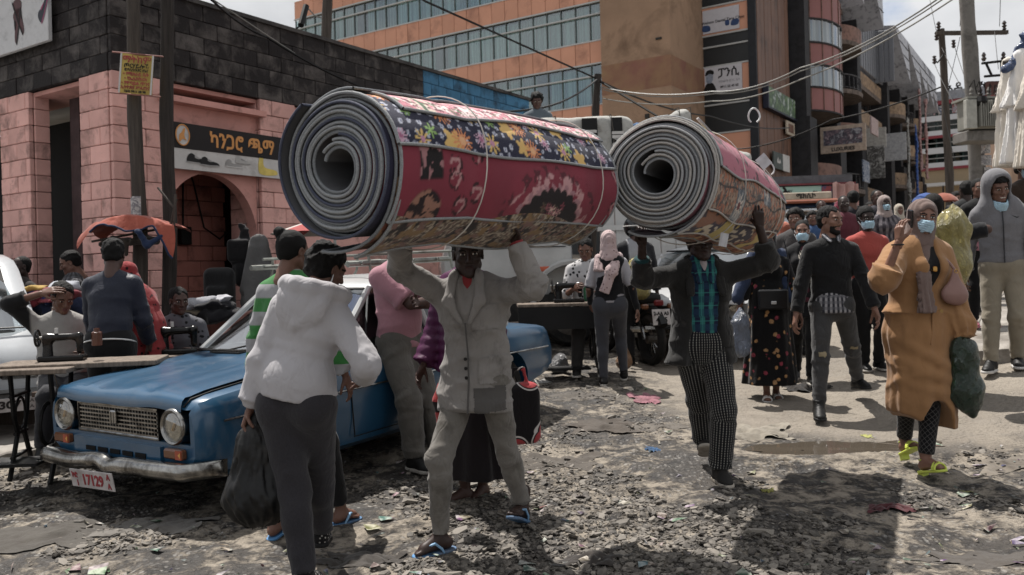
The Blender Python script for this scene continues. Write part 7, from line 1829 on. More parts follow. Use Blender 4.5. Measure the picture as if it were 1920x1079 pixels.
b=MB();b.tube([J['wst']+(P.fw*(.148*math.sin(a))+P.rt*(.165*math.cos(a)))-P.up*.055 for a in np.linspace(.25,math.pi-.25,15)],.010,6);b.tube([J['wst']+P.fw*.165+P.rt*.02-P.up*.055,J['wst']+P.fw*.18+P.rt*.035-P.up*.16,J['wst']+P.fw*.185+P.rt*.05-P.up*.26],.007,6);b.build('waist_tie',OC,P.root)
b=MB();b.lathe([(.014,-.004),(.014,.006)],12,T(*(J['wst']+P.fw*.158-P.rt*.045-P.up*.052))@RX(R(90)));b.build('button',mat('brass','#8f6f36',.35,metal=.8,bump=0),P.root)
TP=cloth('taupe scarf','#6b5750')
s=SDF();p0=J['nek']+P.fw*.085-P.up*.02;s.cap(p0,J['chs']+P.fw*.155+P.rt*.075-P.up*.05,.045,.042,sq=(P.fw,.45),k=.03,vf=(.005,7,1));s.cap(J['chs']+P.fw*.155+P.rt*.075-P.up*.05,J['wst']+P.fw*.19+P.rt*.08-P.up*.06,.042,.058,sq=(P.fw,.4),k=.02,fb=True,vf=(.007,8,2));P.put(s,'scarf_tail',TP,.008,False)
b=MB();b.tube([J['nek']+P.fw*(.09+.06*math.sin(t*3.14))+P.rt*(-.07+.14*t)-P.up*(.02+.16*math.sin(t*3.14))for t in np.linspace(0,1,11)],.003,4);b.box(J['chs']+P.fw*.165-P.up*.0,(.03,.008,.035),bev=.006);b.build('gold_necklace',mat('gold','#b98a35',.3,metal=1,bump=0),P.root)
P.trousers('leggings',m_fabric('meshed leggings',lambda g,o:(lambda q:g.mix(g.step(g.m('ABSOLUTE',g.fract((q[0]+q[1])*28)-.5),.05,.03)*g.step(g.m('ABSOLUTE',g.fract((q[0]-q[1])*28)-.5),.05,.03),hx('#5a5654'),hx('#121113')))(g.xyz(g.attr('limb')))),.004,r=(.09,.062,.046),end=.93,fold=.004)
NE=mat('neon yellow','#c6d400',.5,var=.08,bump=.05)
for q in 'LR':P.sandal(q,'heel',NE,NE)
ph=MB();ph.box((0,0,0),(.072,.010,.145),bev=.006);hp=P.HT@Vector((.088,.02,-.03));tag(ph.build('mobile_phone',mat('phone black','#0d0e10',.2,spec=.6,bump=0),None,M=P.Mw@T(*hp)@RZ(R(80))@RY(R(10))),'black mobile phone held to the ear of the woman in ochre','phone')
b=MB();b.tube([J['wrR'].lerp(J['elR'],.10)+Vector((.034*math.cos(a),.034*math.sin(a),.0))for a in np.linspace(0,6.283,18)[:-1]],.005,5,closed=True);b.build('bracelet',mat('black beads','#17130f',.4),P.root)
PB=mat('dusty pink leather','#8a655c',.45,var=.08,bump=.15)
sb_=P.Mw@(J['shL']+P.rt*.065+P.up*.04);bo=P.Mw@(J['wst']+P.fw*.175-P.rt*.135+P.up*.13)
o=bag('shoulder_bag','dusty pink leather shoulder bag at the left side of the woman in ochre','bag',T(*bo)@Matrix.Scale(.72,4),lambda s:(s.cap((.0,0,.10),(0,0,-.10),.022,.088,sq=((0,1,0),.5),k=.03,fold=(.003,9,1,'u')),s.cap((.03,0,-.11),(-.05,0,-.10),.068,.058,sq=((0,1,0),.55),k=.05)),.008,PB)
Mi_=o.matrix_world.inverted()
b=MB();q0=Vector((.01,-.005,.10));q1=T(*(-bo))@sb_+Vector((0,-.06,.03));q2=T(*(-bo))@sb_+Vector((0,.03,.045));b.tube([q0,q0.lerp(q1,.5)+Vector((0,-.03,0)),q1,q2],.012,6);b.build('strap',PB,o)
b=MB();b.tube([q0+Vector((.016*math.cos(a),-.008,.016*math.sin(a)))for a in np.linspace(0,6.283,14)[:-1]],.004,5,closed=True);b.build('ring',mat('gold','#b98a35'),o)
def f_(s):
 s.cap((0,0,0),(.01,0,-.10),.028,.075,k=.04,sq=((0,1,0),.6));s.cap((.01,0,-.10),(.02,0,-.36),.075,.105,k=.05,sq=((0,1,0),.6));s.cap((.02,0,-.36),(.055,0,-.50),.095,.02,k=.05,sq=((0,1,0),.6))
 s.post=lambda D,X_,Y_,Z_:D-.006*wob(X_,Y_,Z_,48,2)
bag('plastic_bag','dark green plastic bag hanging from the hand of the woman in ochre','bag',T(*at(1804,632,5.47)),f_,.008,plastic('green plastic','#0d3a20'))
P=Person('tall man in a black sweater over a checked shirt and grey torn jeans','person',gw(1566,7.40),172,1.80,'m',None,.0125,'warm',lean=(0,0),twist=6,head=(32,-2,-3),footLw=at(1612,722,7.85),footRw=at(1535,756,7.20),footL=(0,0,0,14,-8),footR=(0,0,0,10,2),handR=(.32,.10,.83),handL=(-.30,.20,.86),elbL=(-1,-.6,0),elbR=(1,-.8,0),pelvis=(0,0,.94))
P.body(arms='x',beard=True);P.hair('short');J=P.J
PL=plaid('grey check','#8d8c90','#2b2c33','#55565e',.05)
s=SDF();P.torso(s,.010,hem=J['pel']-Vector((0,0,.075)),fold=.008,w=.95);s.cap(J['pel'],J['pel']-Vector((0,0,.075)),.172,.182,sq=(P.fw,.76),k=.03,fb=True);P.put(s,'checked_shirt',PL)
s=SDF();P.torso(s,.018,hem=J['pel']+Vector((0,0,.005)),fold=.012,seed=3,w=.95)
for q in 'LR':P.sleeve(s,q,1.94,.010,fold=.014,seed=2 if q=='L' else 5)
s.cap(J['nek']+P.up*.05,J['nek']+P.up*.15,.062,.08,k=.01,op=-1);P.put(s,'sweater',cloth('black knit','#141416',.18,weave=200,bump=.6))
for q in(1,-1):
 lp=SDF();lp.cap(J['nek']+P.rt*q*.06+P.fw*.02+P.up*.05,J['nek']+P.rt*q*.035+P.fw*.105-P.up*.005,.026,.018,sq=(P.fw,.5),k=.01);P.put(lp,'shirt_collar',PL,.009)
tr=P.trousers('jeans',DENIM('grey jeans','#3a3a3b'),.004,r=(.090,.063,.048),end=.96,fold=.016,seed=5,stack=1.3)
decal('torn_patch',tr,P,J['knR'].lerp(J['hipR'],.08)+P.hf*.05,-P.hr,Vector((0,0,1)),.07,.05,mat('torn threads','#8d7f5f',.9),.003);decal('torn_patch',tr,P,J['knL'].lerp(J['hipL'],.02)+P.hf*.05,-P.hr,Vector((0,0,1)),.08,.03,mat('torn threads','#8d7f5f'),.003)
for q in 'LR':P.shoe(q,'boot',None,M_BLKP)
P=Person('tall man in a grey zipped hooded top with hood up, beige trousers and black trainers','person',gw(1884,7.92),160,1.82,'m',None,.0125,'mid',lean=(.02,.04),head=(18,-14,6),hoff=(.015,.03,-.02),footLw=at(1908,696,7.95),footRw=at(1858,692,7.88),footL=(0,0,0,-2,0),footR=(0,0,0,24,0),handL=(-.30,.04,.86),handR=(.27,-.12,.88),pelvis=(0,0,.95))
P.body(arms='x',smile=True);P.hair('afro');P.mask(True);J=P.J;S_=P.S
HG=cloth('grey marl','#6d6c70',.08,weave=260,heather=.35)
s=SDF();P.torso(s,.026,hem=J['pel']+Vector((0,0,.01)),fold=.014,seed=4,w=.92)
for q in 'LR':P.sleeve(s,q,1.92,.016,fold=.020,seed=3 if q=='L' else 6)
def W(p):return P.HT@Vector(p)
Rm=P.HM.to_3x3()
s.ell(W((0,-.03,.05)),(.125,.135,.135),Rm,k=.03);s.ell(W((0,-.04,-.06)),(.12,.12,.13),Rm,k=.05);s.cap(J['nek']-P.rt*.09,J['nek']+P.rt*.09,.085,k=.06,fold=(.01,12,2,'u'))
s.ell(W((0,.10,.0)),(.086,.14,.125),Rm,k=.02,op=-1);s.cap(W((0,.0,0)),W((0,.05,-.12)),.085,.06,k=.02,op=-1)
tp=P.put(s,'hooded_top',HG);z_=MB();z_.tube([J['nek']+P.fw*.125-P.up*.06,J['chs']+P.fw*.150,J['wst']+P.fw*.142,J['pel']+P.fw*.150+P.up*.02],.006,5);z_.build('zip',mat('dark zip','#2c2c30',.5),P.root)
b=MB();blob(b,[(-.03,.0),(-.01,-.012),(.035,.018),(-.008,-.001)],T(*(P.J['chs']-P.rt*.10+P.fw*.142+P.up*.06)),0)
b.build('chest_logo',M_INK,P.root,M=None)
P.trousers('trousers',cloth('beige cotton','#857b68',.14,weave=300,dirt='#5f5647',dirt_amt=.25),.008,r=(.088,.066,.052),end=.95,fold=.015,seed=4)
for q in 'LR':P.shoe(q,'sneaker',None,mat('clean white rubber','#bdbab5',.6))
P=Person('woman in a pale pink headscarf, black vest and grey leggings walking away','person',gw(1148,8.92),-4,1.62,'f',None,.0125,'mid',footLw=at(1132,720,8.98),footRw=at(1170,698,9.15),footL=(0,0,0,4,0),footR=(0,0,0,4,-30),handL=(-.22,.18,.95),handR=(.30,-.02,.88),head=(4,-6,0))
P.body(arms='x');PS=floral('pink scarf','#b39a98',['#8d6f72'],26,.22);P.hijab(PS);J=P.J
s=SDF();P.torso(s,.012,hem=J['pel'],fold=.006)
for q in 'LR':P.sleeve(s,q,.95,.010,r=(.052,.052,.045),fold=.010)
P.put(s,'t_shirt',cloth('pale grey jersey','#8f8c90',.06))
s=SDF();P.torso(s,.020,hem=J['pel']+Vector((0,0,.02)),w=.95,fold=.008);P.put(s,'vest',cloth('black vest','#121215'))
for q in 'LR':e_=SDF();e_.cap(J['el'+q].lerp(J['sh'+q],.12),J['wr'+q],.046,.034,k=.01,fold=(.008,16,1,'u'));P.put(e_,'black_sleeve',cloth('black vest','#121215'))
s=SDF();s.cap(J['nek']+P.rt*.10-P.up*.0,J['chs']+P.rt*.02-P.fw*.15,.055,.055,sq=(P.fw,.5),k=.03,vf=(.006,6,1));s.cap(J['chs']+P.rt*.02-P.fw*.15,J['wst']-P.rt*.07-P.fw*.155-P.up*.02,.055,.05,sq=(P.fw,.5),k=.03,fb=True,vf=(.007,6,2));s.cap(J['nek']-P.rt*.10-P.up*.02-P.fw*.03,J['chs']-P.rt*.12-P.fw*.11,.055,.05,sq=(P.fw,.5),k=.03,fb=True,vf=(.006,6,3));P.put(s,'scarf_tail',PS,.010)
P.trousers('leggings',cloth('grey denim','#3b3c42',.2),.004,r=(.098,.064,.044),end=.97,fold=.007,butt=.012)
for q in 'LR':P.shoe(q)
P=Person('woman in a long black dress with yellow and red flowers, half hidden by the carpet','person',gw(1446,8.15),170,1.62,'f',None,.0135,'mid',handR=(.34,.12,.82),handL=(-.3,.1,.84),footL=(-.06,-.06,0,4,0),footR=(.05,.08,0,4,0))
P.body(arms='x',feet='LR');P.hijab(cloth('black scarf','#151316'));J=P.J
FD=floral('flowered dress','#0c0b0d',['#b98a55','#9a2f45','#c08a4a'],8.5,.20)
s=SDF();P.torso(s,.022,fold=.008);skirt(P,s,J['pel']+Vector((0,0,.12)),Vector((.0,0,.14)),.165,.25,6,.016,1.0,.9)
for q in 'LR':P.sleeve(s,q,1.4,.02,fold=.012)
P.put(s,'flowered_dress',FD)
s=SDF();s.cap(J['nek']+P.rt*-.12,J['wst']-P.rt*.17+P.fw*.08-P.up*.05,.065,.05,sq=(P.fw,.7),k=.03,fold=(.012,9,1,'u'));s.cap(J['nek']+P.rt*.12,J['wrR']+P.up*.15,.07,.06,k=.03,fold=(.014,9,2,'u'));P.put(s,'denim_shawl',cloth('denim blue','#27344f',.2))
for q in 'LR':P.sandal(q,'heel',M_W,M_W)
b=MB();b.box((0,0,0),(.27,.08,.19),bev=.015);hb_=tag(b.build('handbag',mat('black leather','#101114',.35,bump=.3,bsc=60),None,M=P.Mw@T(*(J['pel']+P.fw*.19-P.rt*.02+P.up*.07))),'black quilted handbag across the front of the flowered dress','handbag')
b=MB();b.box((0,.045,-.03),(.05,.012,.03),bev=.004);b.build('clasp',mat('silver','#b5b5b5',.3,metal=1,bump=0),hb_)
b=MB();b.tube([(-.13,.02,.09),(-.16,-.02,.32),(-.12,-.06,.55)],.006,5);b.build('strap',mat('black leather','#101114'),hb_)
bag('plastic_bag','pale blue clear plastic bag in the hand beside the flowered dress','bag',T(*at(1388,580,7.95)),lambda s:(s.cap((0,0,0),(0,0,-.12),.02,.07,k=.03),s.cap((0,0,-.12),(0,0,-.36),.075,.09,sq=((0,1,0),.6),k=.04,fold=(.012,9,1,'u'))),.012,plastic('clear plastic','#7f8da6',.3))
P=Person('woman in a blue face mask, black cardigan and patterned scarf beside the man in black','person',gw(1512,8.75),168,1.66,'f',None,.014,'warm',head=(-6,-2,0),footLw=at(1522,704,8.6),footRw=at(1492,690,9.0))
P.body(arms='x');P.hair('pulled');P.mask();J=P.J
s=SDF();P.torso(s,.03,hem=J['pel']-Vector((0,0,.22)),fold=.012)
for q in 'LR':P.sleeve(s,q,1.9,.016,fold=.014)
s.cap(J['nek']+P.fw*.12,J['pel']+P.fw*.2-P.up*.3,.05,.08,k=.01,op=-1);P.put(s,'cardigan',cloth('black cardigan','#131316'))
s=SDF();P.torso(s,.014,hem=J['pel']-Vector((0,0,.06)),fold=.008);P.put(s,'top',cloth('wine top','#4a1a2a'))
s=SDF();s.cap(J['nek']-P.rt*.06+P.fw*.03,J['chs']+P.fw*.13,.05,.06,sq=(P.fw,.5),k=.03);s.cap(J['nek']+P.rt*.06+P.fw*.03,J['chs']+P.fw*.13,.05,.06,sq=(P.fw,.5),k=.03);s.cap(J['chs']+P.fw*.13,J['wst']+P.fw*.14,.06,.07,sq=(P.fw,.4),k=.03,fb=True,vf=(.008,7,1));P.put(s,'check_scarf',plaid('mono check','#a79f90','#1b1a1a','#4d4842',.035),.010)
P.trousers('trousers',cloth('black trousers','#111113'),.006,end=.97);[P.shoe(q)for q in 'LR']
P=Person('person in a red t-shirt and blue face mask walking behind the woman in ochre','person',gw(1632,8.7),180,1.68,'m',None,.014,'deep',head=(0,-6,0),footLw=at(1648,680,8.8),footRw=at(1620,676,8.85),wide=.9)
P.body(arms='x');P.hair('grey');P.mask();J=P.J
s=SDF();P.torso(s,.02,hem=J['pel']-Vector((0,0,.04)),fold=.012)
for q in 'LR':P.sleeve(s,q,.95,.014,fold=.01)
P.put(s,'t_shirt',cloth('red jersey','#a33a2f',.1))
for q in 'LR':s=SDF();s.cap(J['el'+q],J['wr'+q],.046,.036,k=.01,fold=(.006,14,1,'u'));P.put(s,'black_sleeve',cloth('black cardigan','#131316'))
P.trousers('trousers',cloth('black trousers','#111113'),.008,end=.95);[P.shoe(q)for q in 'LR']
P=Person('man with cropped hair walking away with a yellow plastic sack over his shoulder','person',gw(1757,7.5),6,1.76,'m',None,.014,'dark',handR=(.20,-.02,1.45),elbR=(1,-.25,-.2),hand=('relax','grip'),head=(-6,4,0),lean=(0,.03))
P.body(arms='x');P.hair('buzz');J=P.J
s=SDF();P.torso(s,.03,fold=.012)
for q in 'LR':P.sleeve(s,q,.98,.02,fold=.012)
s.cap(J['nek']-P.fw*.07-P.rt*.08,J['nek']-P.fw*.07+P.rt*.08,.05,k=.04);P.put(s,'hooded_jacket',cloth('dark hooded','#15161a'))
P.trousers('jeans',DENIM('blue jeans','#3d4a5c'),.012);[P.shoe(q)for q in 'LR']
YS=plastic('yellow plastic','#b5a545',.35)
def f_(s):
 s.cap((.01,.02,.14),(0,0,-.02),.012,.13,k=.05,sq=((0,1,0),.7));s.cap((0,0,-.02),(.0,0,-.36),.135,.145,k=.05,sq=((0,1,0),.7));s.cap((0,0,-.36),(.0,0,-.44),.135,.12,k=.04,sq=((0,1,0),.7))
 s.post=lambda D,X_,Y_,Z_:D-.010*wob(X_,Y_,Z_,26,3)-.006*np.sin(np.arctan2(Y_,X_)*8+Z_*9)*(Z_>-.2)
bag('yellow_sack','full yellow plastic sack slung behind the man with cropped hair','sack',T(*at(1786,418,7.1)),f_,.012,YS)
NL=dict(n=0)
def walker(label,px,d,H,yaw,top,bottom,sex='m',hair='short',tone='dark',mask=False,scarf=None,h=.020,sleeve=1.9,dress=False,head=(0,0,0),shoe='#141312',dy=0.0,lean=(0,.02),**kw):
 x,y,z=gw(px,d);P=Person(label,'person',(x,y,z+dy),yaw,H,sex,'people in the crowd up the street' if d>9.8 else None,h,tone,head=head,lean=lean,**kw)
 P.body(fine=h,arms='x');J=P.J
 if scarf:P.hijab(cloth('scarf '+scarf,scarf),h=.012)
 elif hair:P.hair(hair)
 if mask:P.mask()
 s=SDF();P.torso(s,.028,fold=.014,seed=px)
 for q in 'LR':P.sleeve(s,q,sleeve,.018,fold=.015,seed=px+1)
 if dress:skirt(P,s,J['wst'],Vector((0,0,.25)),.15,.25)
 P.put(s,'dress' if dress else 'jacket',top if not isinstance(top,str)else cloth('top '+top,top))
 if not dress:P.trousers('trousers',cloth('trousers '+bottom,bottom),.010,end=.96)
 m=mat('shoes '+shoe,shoe,.6)
 for q in 'LR':P.shoe(q,'sneaker',m,m)
 return P
NAVY=m_fabric('navy windbreaker',lambda g,o:hx('#1b2030'),.5)
W_=walker
P=W_('man in a navy windbreaker with back turned leaning over a sewing table',212,6.45,1.70,6,NAVY,'#131315',tone='dark',h=.0125,head=(6,-16,0),lean=(-.03,.30),wide=.85,handL=(-.22,.34,.86),handR=(.20,.30,.90),hand=('flat','relax'))
s=SDF();J=P.J;s.cap(J['nek']-P.up*.03,J['nek']+P.up*.045,.072,.066,k=.02,fb=True);P.put(s,'collar',NAVY,.009)
b=MB();b.tube([J['pel']+(P.rt*.186*math.cos(a)+P.fw*.142*math.sin(a))-P.up*.02 for a in np.linspace(0,6.283,30)[:-1]],.006,5,closed=True);b.build('white_drawcord',mat('white cord','#c4c4c4',.7,bump=0),P.root)
RD=floral('red dress','#8c1f22',['#1c0f10'],16,.20)
P=Person('person bending forward in a red dress with black motifs beside the navy man','person',gw(286,6.95),80,1.52,'f',None,.013,'dark',lean=(0,.35),head=(0,-30,0),handL=(-.2,.5,.70),handR=(.2,.5,.70));P.body();P.hijab(RD,h=.012)
s=SDF();P.torso(s,.05,fold=.016);skirt(P,s,P.J['wst'],Vector((0,0,.2)),.17,.36)
for q in 'LR':P.sleeve(s,q,1.7,.04,fold=.018)
P.put(s,'red_dress',RD);[P.shoe(q)for q in 'LR']
def seated(label,px,d,H,yaw,top,bottom,seat=.50,tone='mid',h=.0125,**kw):
 a=dict(pelvis=(0,-.02,seat+.06),footL=(-.14,.42,0,4,0),footR=(.14,.40,0,4,0),lean=(0,.16));a.update(kw)
 P=Person(label,'person',gw(px,d),yaw,H,'m',None,h,tone,**a);P.body(arms='x');P.hair('short');J=P.J
 s=SDF();P.torso(s,.026,fold=.014,seed=px)
 for q in 'LR':P.sleeve(s,q,a.get('slv',1.9),.016,fold=.014)
 P.put(s,'shirt',top);P.trousers('trousers',cloth('trousers '+bottom,bottom),.010);[P.shoe(q)for q in 'LR']
 sl=MB();x,y,z=gw(px,d)
 st=empty('stool',(x,y,z),0,'plain wooden stool under the '+label,'stool')
 st['label']=('low wooden stool under the '+' '.join(label.split()[:9]))[:90]
 b=MB();b.box((0,0,seat-.06),(.34,.34,.04),bev=.005);b.build('seat',mat('old wood','#4b3c32'),st)
 for sx in(-1,1):
  for sy in(-1,1):
   b=MB();b.box((sx*.13,sy*.13,(seat-.08)/2),(.04,.04,seat-.08));b.build('leg',mat('old wood','#4b3c32'),st)
 return P
def raglan(g,o):
 x,y,z=g.xyz(o);return g.mix(g.step(g.m('ABSOLUTE',x),.215,.01),hx('#8d8a86'),hx('#1a1a1c'))
P=seated('bearded tailor in a grey and black raglan shirt holding his head',122,6.95,1.70,205,m_fabric('raglan',raglan),'#26262b',.52,handR=(.13,.20,1.30),elbR=(1,.0,.25),handL=(-.2,.36,.80),head=(20,-26,0),hand=('relax','cup'),slv=1.5)
P=seated('boy in a grey patterned shirt sitting at the second sewing machine',342,7.35,1.60,196,floral('mono leaves','#55555c',['#17171b'],22,.3),'#2a2520',.50,tone='dark',head=(24,-8,0),handL=(-.15,.36,.78),handR=(.15,.38,.78),slv=.9)
P=seated('tailor in a black and white printed shirt at the machine beside the truck',1104,9.85,1.74,176,floral('mono print','#b0aeae',['#1d1d20'],20,.33),'#2d2a28',.68,tone='mid',head=(-8,-24,0),handL=(-.14,.34,.98),handR=(.14,.36,.98),slv=1.2)
s=SDF();s.cap(P.J['nek']+P.fw*.05,P.J['wst']+P.fw*.15,.045,.04,k=.02,sq=(P.fw,.5));P.put(s,'green_front',cloth('green lining','#2b6b45'),.010)
P=W_('young man in a dark checked shirt looking down at the clothes heap',146,8.35,1.56,118,plaid('dark check','#2a2a2e','#55555a','#17171a',.06),'#1b1b1e',tone='mid',h=.0135,head=(0,-22,0),handL=(-.15,.3,1.0),handR=(.18,.3,.98))
P=W_('person with cropped hair seen from behind at the far end of the clothes heap',46,8.45,1.52,150,'#2a2422','#1b1b1e',tone='deep',hair='buzz',h=.014)
P=W_('rider in a black helmet and pale jacket behind the motorcycle',1196,10.35,1.74,10,m_fabric('rider jacket',lambda g,o:g.mix(g.step(g.m('ABSOLUTE',g.xyz(o)[0]),.11,.01),hx('#8f9094'),hx('#1b1c20'))),'#1c1c1e',hair=None,h=.016)
s=SDF();s.ell(P.J['hd']+Vector((0,0,.02)),(.125,.14,.135));s.box(P.J['hd']+P.fw*.15-P.up*.02,(.10,.08,.05),.02,op=-1);P.put(s,'helmet',mat('black helmet','#0f1012',.2,bump=0,spec=.6),.010,False);b=MB();b.tube([P.J['hd']+Vector((.128*math.cos(a),.142*math.sin(a),.03))for a in np.linspace(0,6.283,24)[:-1]],.008,5,closed=True);b.build('helmet_stripe',M_W,P.root)
bag('yellow_bag','yellow cloth bundle strapped beside the motorcycle rider','bag',T(*at(1196,520,10.05)),lambda s:(s.cap((0,0,.12),(.02,0,-.14),.11,.12,k=.04,fold=(.02,7,1,'u')),),.016,YS)
P=W_('man with bare head peering over the bales on the truck',1018,13.2,1.7,172,'#4f5a63','#222222',tone='dark',hair='afro',head=(10,-20,0),dy=2.02,h=.016)
P=W_('person in a black top with a pink hem and pink shoes behind the hooded man',1843,9.4,1.62,172,m_fabric('black pink hem',lambda g,o:g.mix(g.step(g.xyz(o)[2],.98,.01),hx('#a06a76'),hx('#121214'))),'#0f0f11','f','pulled','mid',shoe='#b05a6e',dy=.12)
P=W_('man with a lowered blue mask and brown coat at the right edge',1932,8.45,1.82,196,'#3a2c22','#22201e',hair='curly',tone='mid',mask=True,h=.014,head=(-14,-6,0),dy=.12)
CR=[('person in an orange headscarf behind the flowered dress',1476,10.6,1.58,20,'#55504e',None,'f','#a5583f',0),('man with shaved head behind the masked woman in the cardigan',1498,10.3,1.72,150,'#3d3a3a','#222','m',None,0),('man in a maroon top just right of the man in black',1588,12.2,1.72,170,'#5b2430','#222','m',None,0),('woman in a dark pink knitted cap in the far crowd',1579,14.6,1.66,10,'#2a2024',None,'f','#8a3048',0),('tall dark haired man in the crowd left of the red t-shirt',1604,13.4,1.76,8,'#26242a','#1c1c1e','m',None,0),('woman in a taupe scarf and mask behind the phone caller',1664,11.3,1.66,178,plaid('crowd check','#6b6468','#2a262c','#453f46',.08),'#1c1c1e','f','#8d7d78',1),('man in a dark cap between the red t-shirt and the headscarf',1650,13.0,1.74,185,'#2d2b33','#1c1c1e','m',None,0),('man with a face mask far behind the yellow sack',1800,14.5,1.75,184,'#2a3a3a','#1b1b1d','m',None,1),('dark haired person in black with a rucksack behind the yellow sack',1818,11.6,1.76,4,'#1b1c1e','#1b1b1d','m',None,0),('person in a black jacket left of the hooded man',1836,12.5,1.70,10,'#17171a','#141416','m',None,0),('person in pale grey far up the street',1560,17.5,1.68,175,'#8d8a8a','#333','f',None,0),('person in rust far up the street',1612,18.5,1.70,5,'#7d4434','#222','m',None,0),('person in dark blue far up the street',1636,16.8,1.72,178,'#27304a','#1c1c1e','m',None,0),('woman in a cream scarf far up the street',1690,16.0,1.64,176,'#4f4640',None,'f','#a59a8a',0),('person in green far up the street',1727,18.0,1.72,185,'#39493a','#222','m',None,0),('person in black at the far centre of the street',1750,20.5,1.74,175,'#1c1c20','#1c1c1e','m',None,0),('person in wine red beside the wooden pole',1783,19.0,1.70,5,'#552029','#1c1c1e','f',None,0),('person in tan below the transformer',1850,16.5,1.72,182,'#6d5a45','#26221e','m',None,0),('person in a white cap by the kiosk',1545,15.0,1.70,185,'#44434a','#222','m',None,0),('boy in blue near the minibus',1528,13.0,1.55,172,'#31507a','#222','m',None,0),('person in plum far up the street',1668,22.0,1.70,10,'#43263a','#1c1c1e','f',None,0),('person in olive far up the street',1704,23.5,1.74,175,'#4a4a33','#1c1c1e','m',None,0),('person in grey blue far up the street',1624,24.0,1.72,182,'#4a5560','#1c1c1e','m',None,0),('person in brick red far up the street',1770,25.0,1.72,5,'#7a3a30','#1c1c1e','m',None,0)]
for k,(lb,px,d,H,yw,tp,bt_,sx,sc_,mk)in enumerate(CR):
 W_(lb,px,d,H,yw,tp,bt_ or '#1c1c1e',sx,['short','afro','buzz','curly'][k%4],['dark','mid','deep'][k%3],bool(mk),sc_,h=.020 if d<14 else .028,dress=bt_ is None)
# ================================================================== POLES, WIRES, TRANSFORMER
def wood(name,c='#4a423b'):
 if name in _M:return _M[name]
 g=G(name);o=g.obj();n=g.noise(g.scale(o,(1,1,.06)),26,6,.7);c=g.mix(g.ramp(n,.3,.7),tuple(k*.45 for k in C3(c)),tuple(k*1.35 for k in C3(c)))
 _M[name]=g.fin(c,.88,0,g.bump(n,.7,.02));return _M[name]
def pole(label,p0,p1,r0,r1,m,name='wooden_pole',n=12):
 p0,p1=Vector(p0),Vector(p1);o=empty(name,p0,label=label,cat='pole')
 b=MB();pts,rr=[],[]
 for k in range(15):
  t=k/14;pts.append((p1-p0)*t+Vector((.012*math.sin(k*1.3+p0.x),.012*math.cos(k*1.7),0)));rr.append((r0+(r1-r0)*t)*(1+.06*math.sin(k*2.3)))
 b.tube(pts,rr,n);b.build('pole',m,o,smooth=True);return o
def up(px0,py0,px1,py1,d,z=0.0):
 """foot on the ground and top for a pole seen through two points of the photograph"""
 a,c=at(px0,py0,d),at(px1,py1,d);k=(c-a)/(c.z-a.z);g=float(gz(a.x,d));return a+k*(g-.2-a.z),a+k*(7.2-a.z if z==0 else z-a.z)
M_WD=wood('weathered pole');M_WD2=wood('dark pole','#352f2b');M_CON=mat('pole concrete','#6f6b66',.9,var=.12,dirt='#45423e',dirt_amt=.4);M_MET=mat('dark ironwork','#191818',.6,metal=.4,bump=.1);M_INS=mat('brown porcelain','#231715',.25,bump=0,spec=.6)
pA=pole('left wooden pole in front of the corner column, carrying the yellow poster',*up(263,520,250,60,8.6),.072,.060,M_WD);pB=pole('darker wooden pole just right of the yellow poster pole',*up(317,520,313,60,8.7),.070,.062,M_WD2)
pole('wooden pole standing behind the roof of the shop building',*up(610,180,614,10,15.5),.11,.085,M_WD);pD=pole('short dark pole holding the cables behind the bales',*up(1118,205,1120,142,19,at(1120,140,19).z),.10,.08,M_WD2)
pE=pole('tall old wooden pole left of the transformer',*up(1781,360,1766,70,23,at(1766,55,23).z),.125,.085,M_WD);pC=pole('thick concrete pole carrying the transformer',*up(1832,300,1814,20,20,9.5),.20,.15,M_CON,'concrete_pole',16)
for o,ps in((pA,[(.35,'#8d8a94')]),(pC,[(.18,'#a9a6a2')])):
 for k in range(5 if o is pC else 2):
  b=MB();r=.212 if o is pC else .076;z0=(2.0+.28*k if o is pC else 2.05+.01*k)
  b.loft([[(r*math.sin(a),-r*math.cos(a),z)for a in np.linspace(-.9+.3*(k%3),.5+.2*(k%2),7)]for z in(z0,z0+.24)],closed=False);b.build('pasted_bill',pict('bill %d'%k,[hx('#a3a09c'),'#6d6a70','#b5b2ae','#7a4f4c'],14),o)
def crossarm(o,p,w,ang=0,n=3):
 a=empty('crossarm',parent=o);a.matrix_local=T(*(Vector(p)-o.location))@RZ(ang)
 b=MB();b.box((0,0,0),(w,.10,.10));b.build('beam',M_WD,a)
 for k in range(n):
  x=-w/2+.08+k*(w-.16)/(n-1);b=MB();b.lathe([(.02,.05),(.055,.09),(.03,.13),(.065,.17),(.03,.21),(.06,.25),(.02,.31)],10,T(x,0,0));b.build('insulator',M_INS,a)
crossarm(pE,at(1822,62,22.6),1.95,.05,3)
for px,py in((1756,68),(1752,112),(1788,82)):
 b=MB();b.lathe([(.02,-.12),(.06,-.08),(.03,-.04),(.06,0),(.03,.04),(.055,.08),(.02,.1)],8,T(*(at(px,py,22.6)-pE.location)));b.build('insulator',M_INS,pE)
b=MB();b.tube([at(1752,112,22.6)-pE.location,at(1758,118,22.7)-pE.location,at(1768,104,22.9)-pE.location],.02,5);b.build('bracket',M_MET,pE)
tx_o=at(1838,217,19.2);tf=empty('transformer',M=T(*tx_o)@RZ(.06),label='grey finned electric transformer on the concrete pole platform',cat='transformer')
M_TG=mat('transformer grey','#7d7c73',.6,var=.08,dirt='#55534c',dirt_amt=.35)
b=MB();b.box((.02,0,0),(.84,.5,.66),bev=.02);b.build('tank',M_TG,tf);fm=bxm('cooling_fin',(.028,.16,.58),M_TG,.006)
for k in range(14):link('cooling_fin',fm,None,tf,T(-.22+k*.05,-.33,-.02))
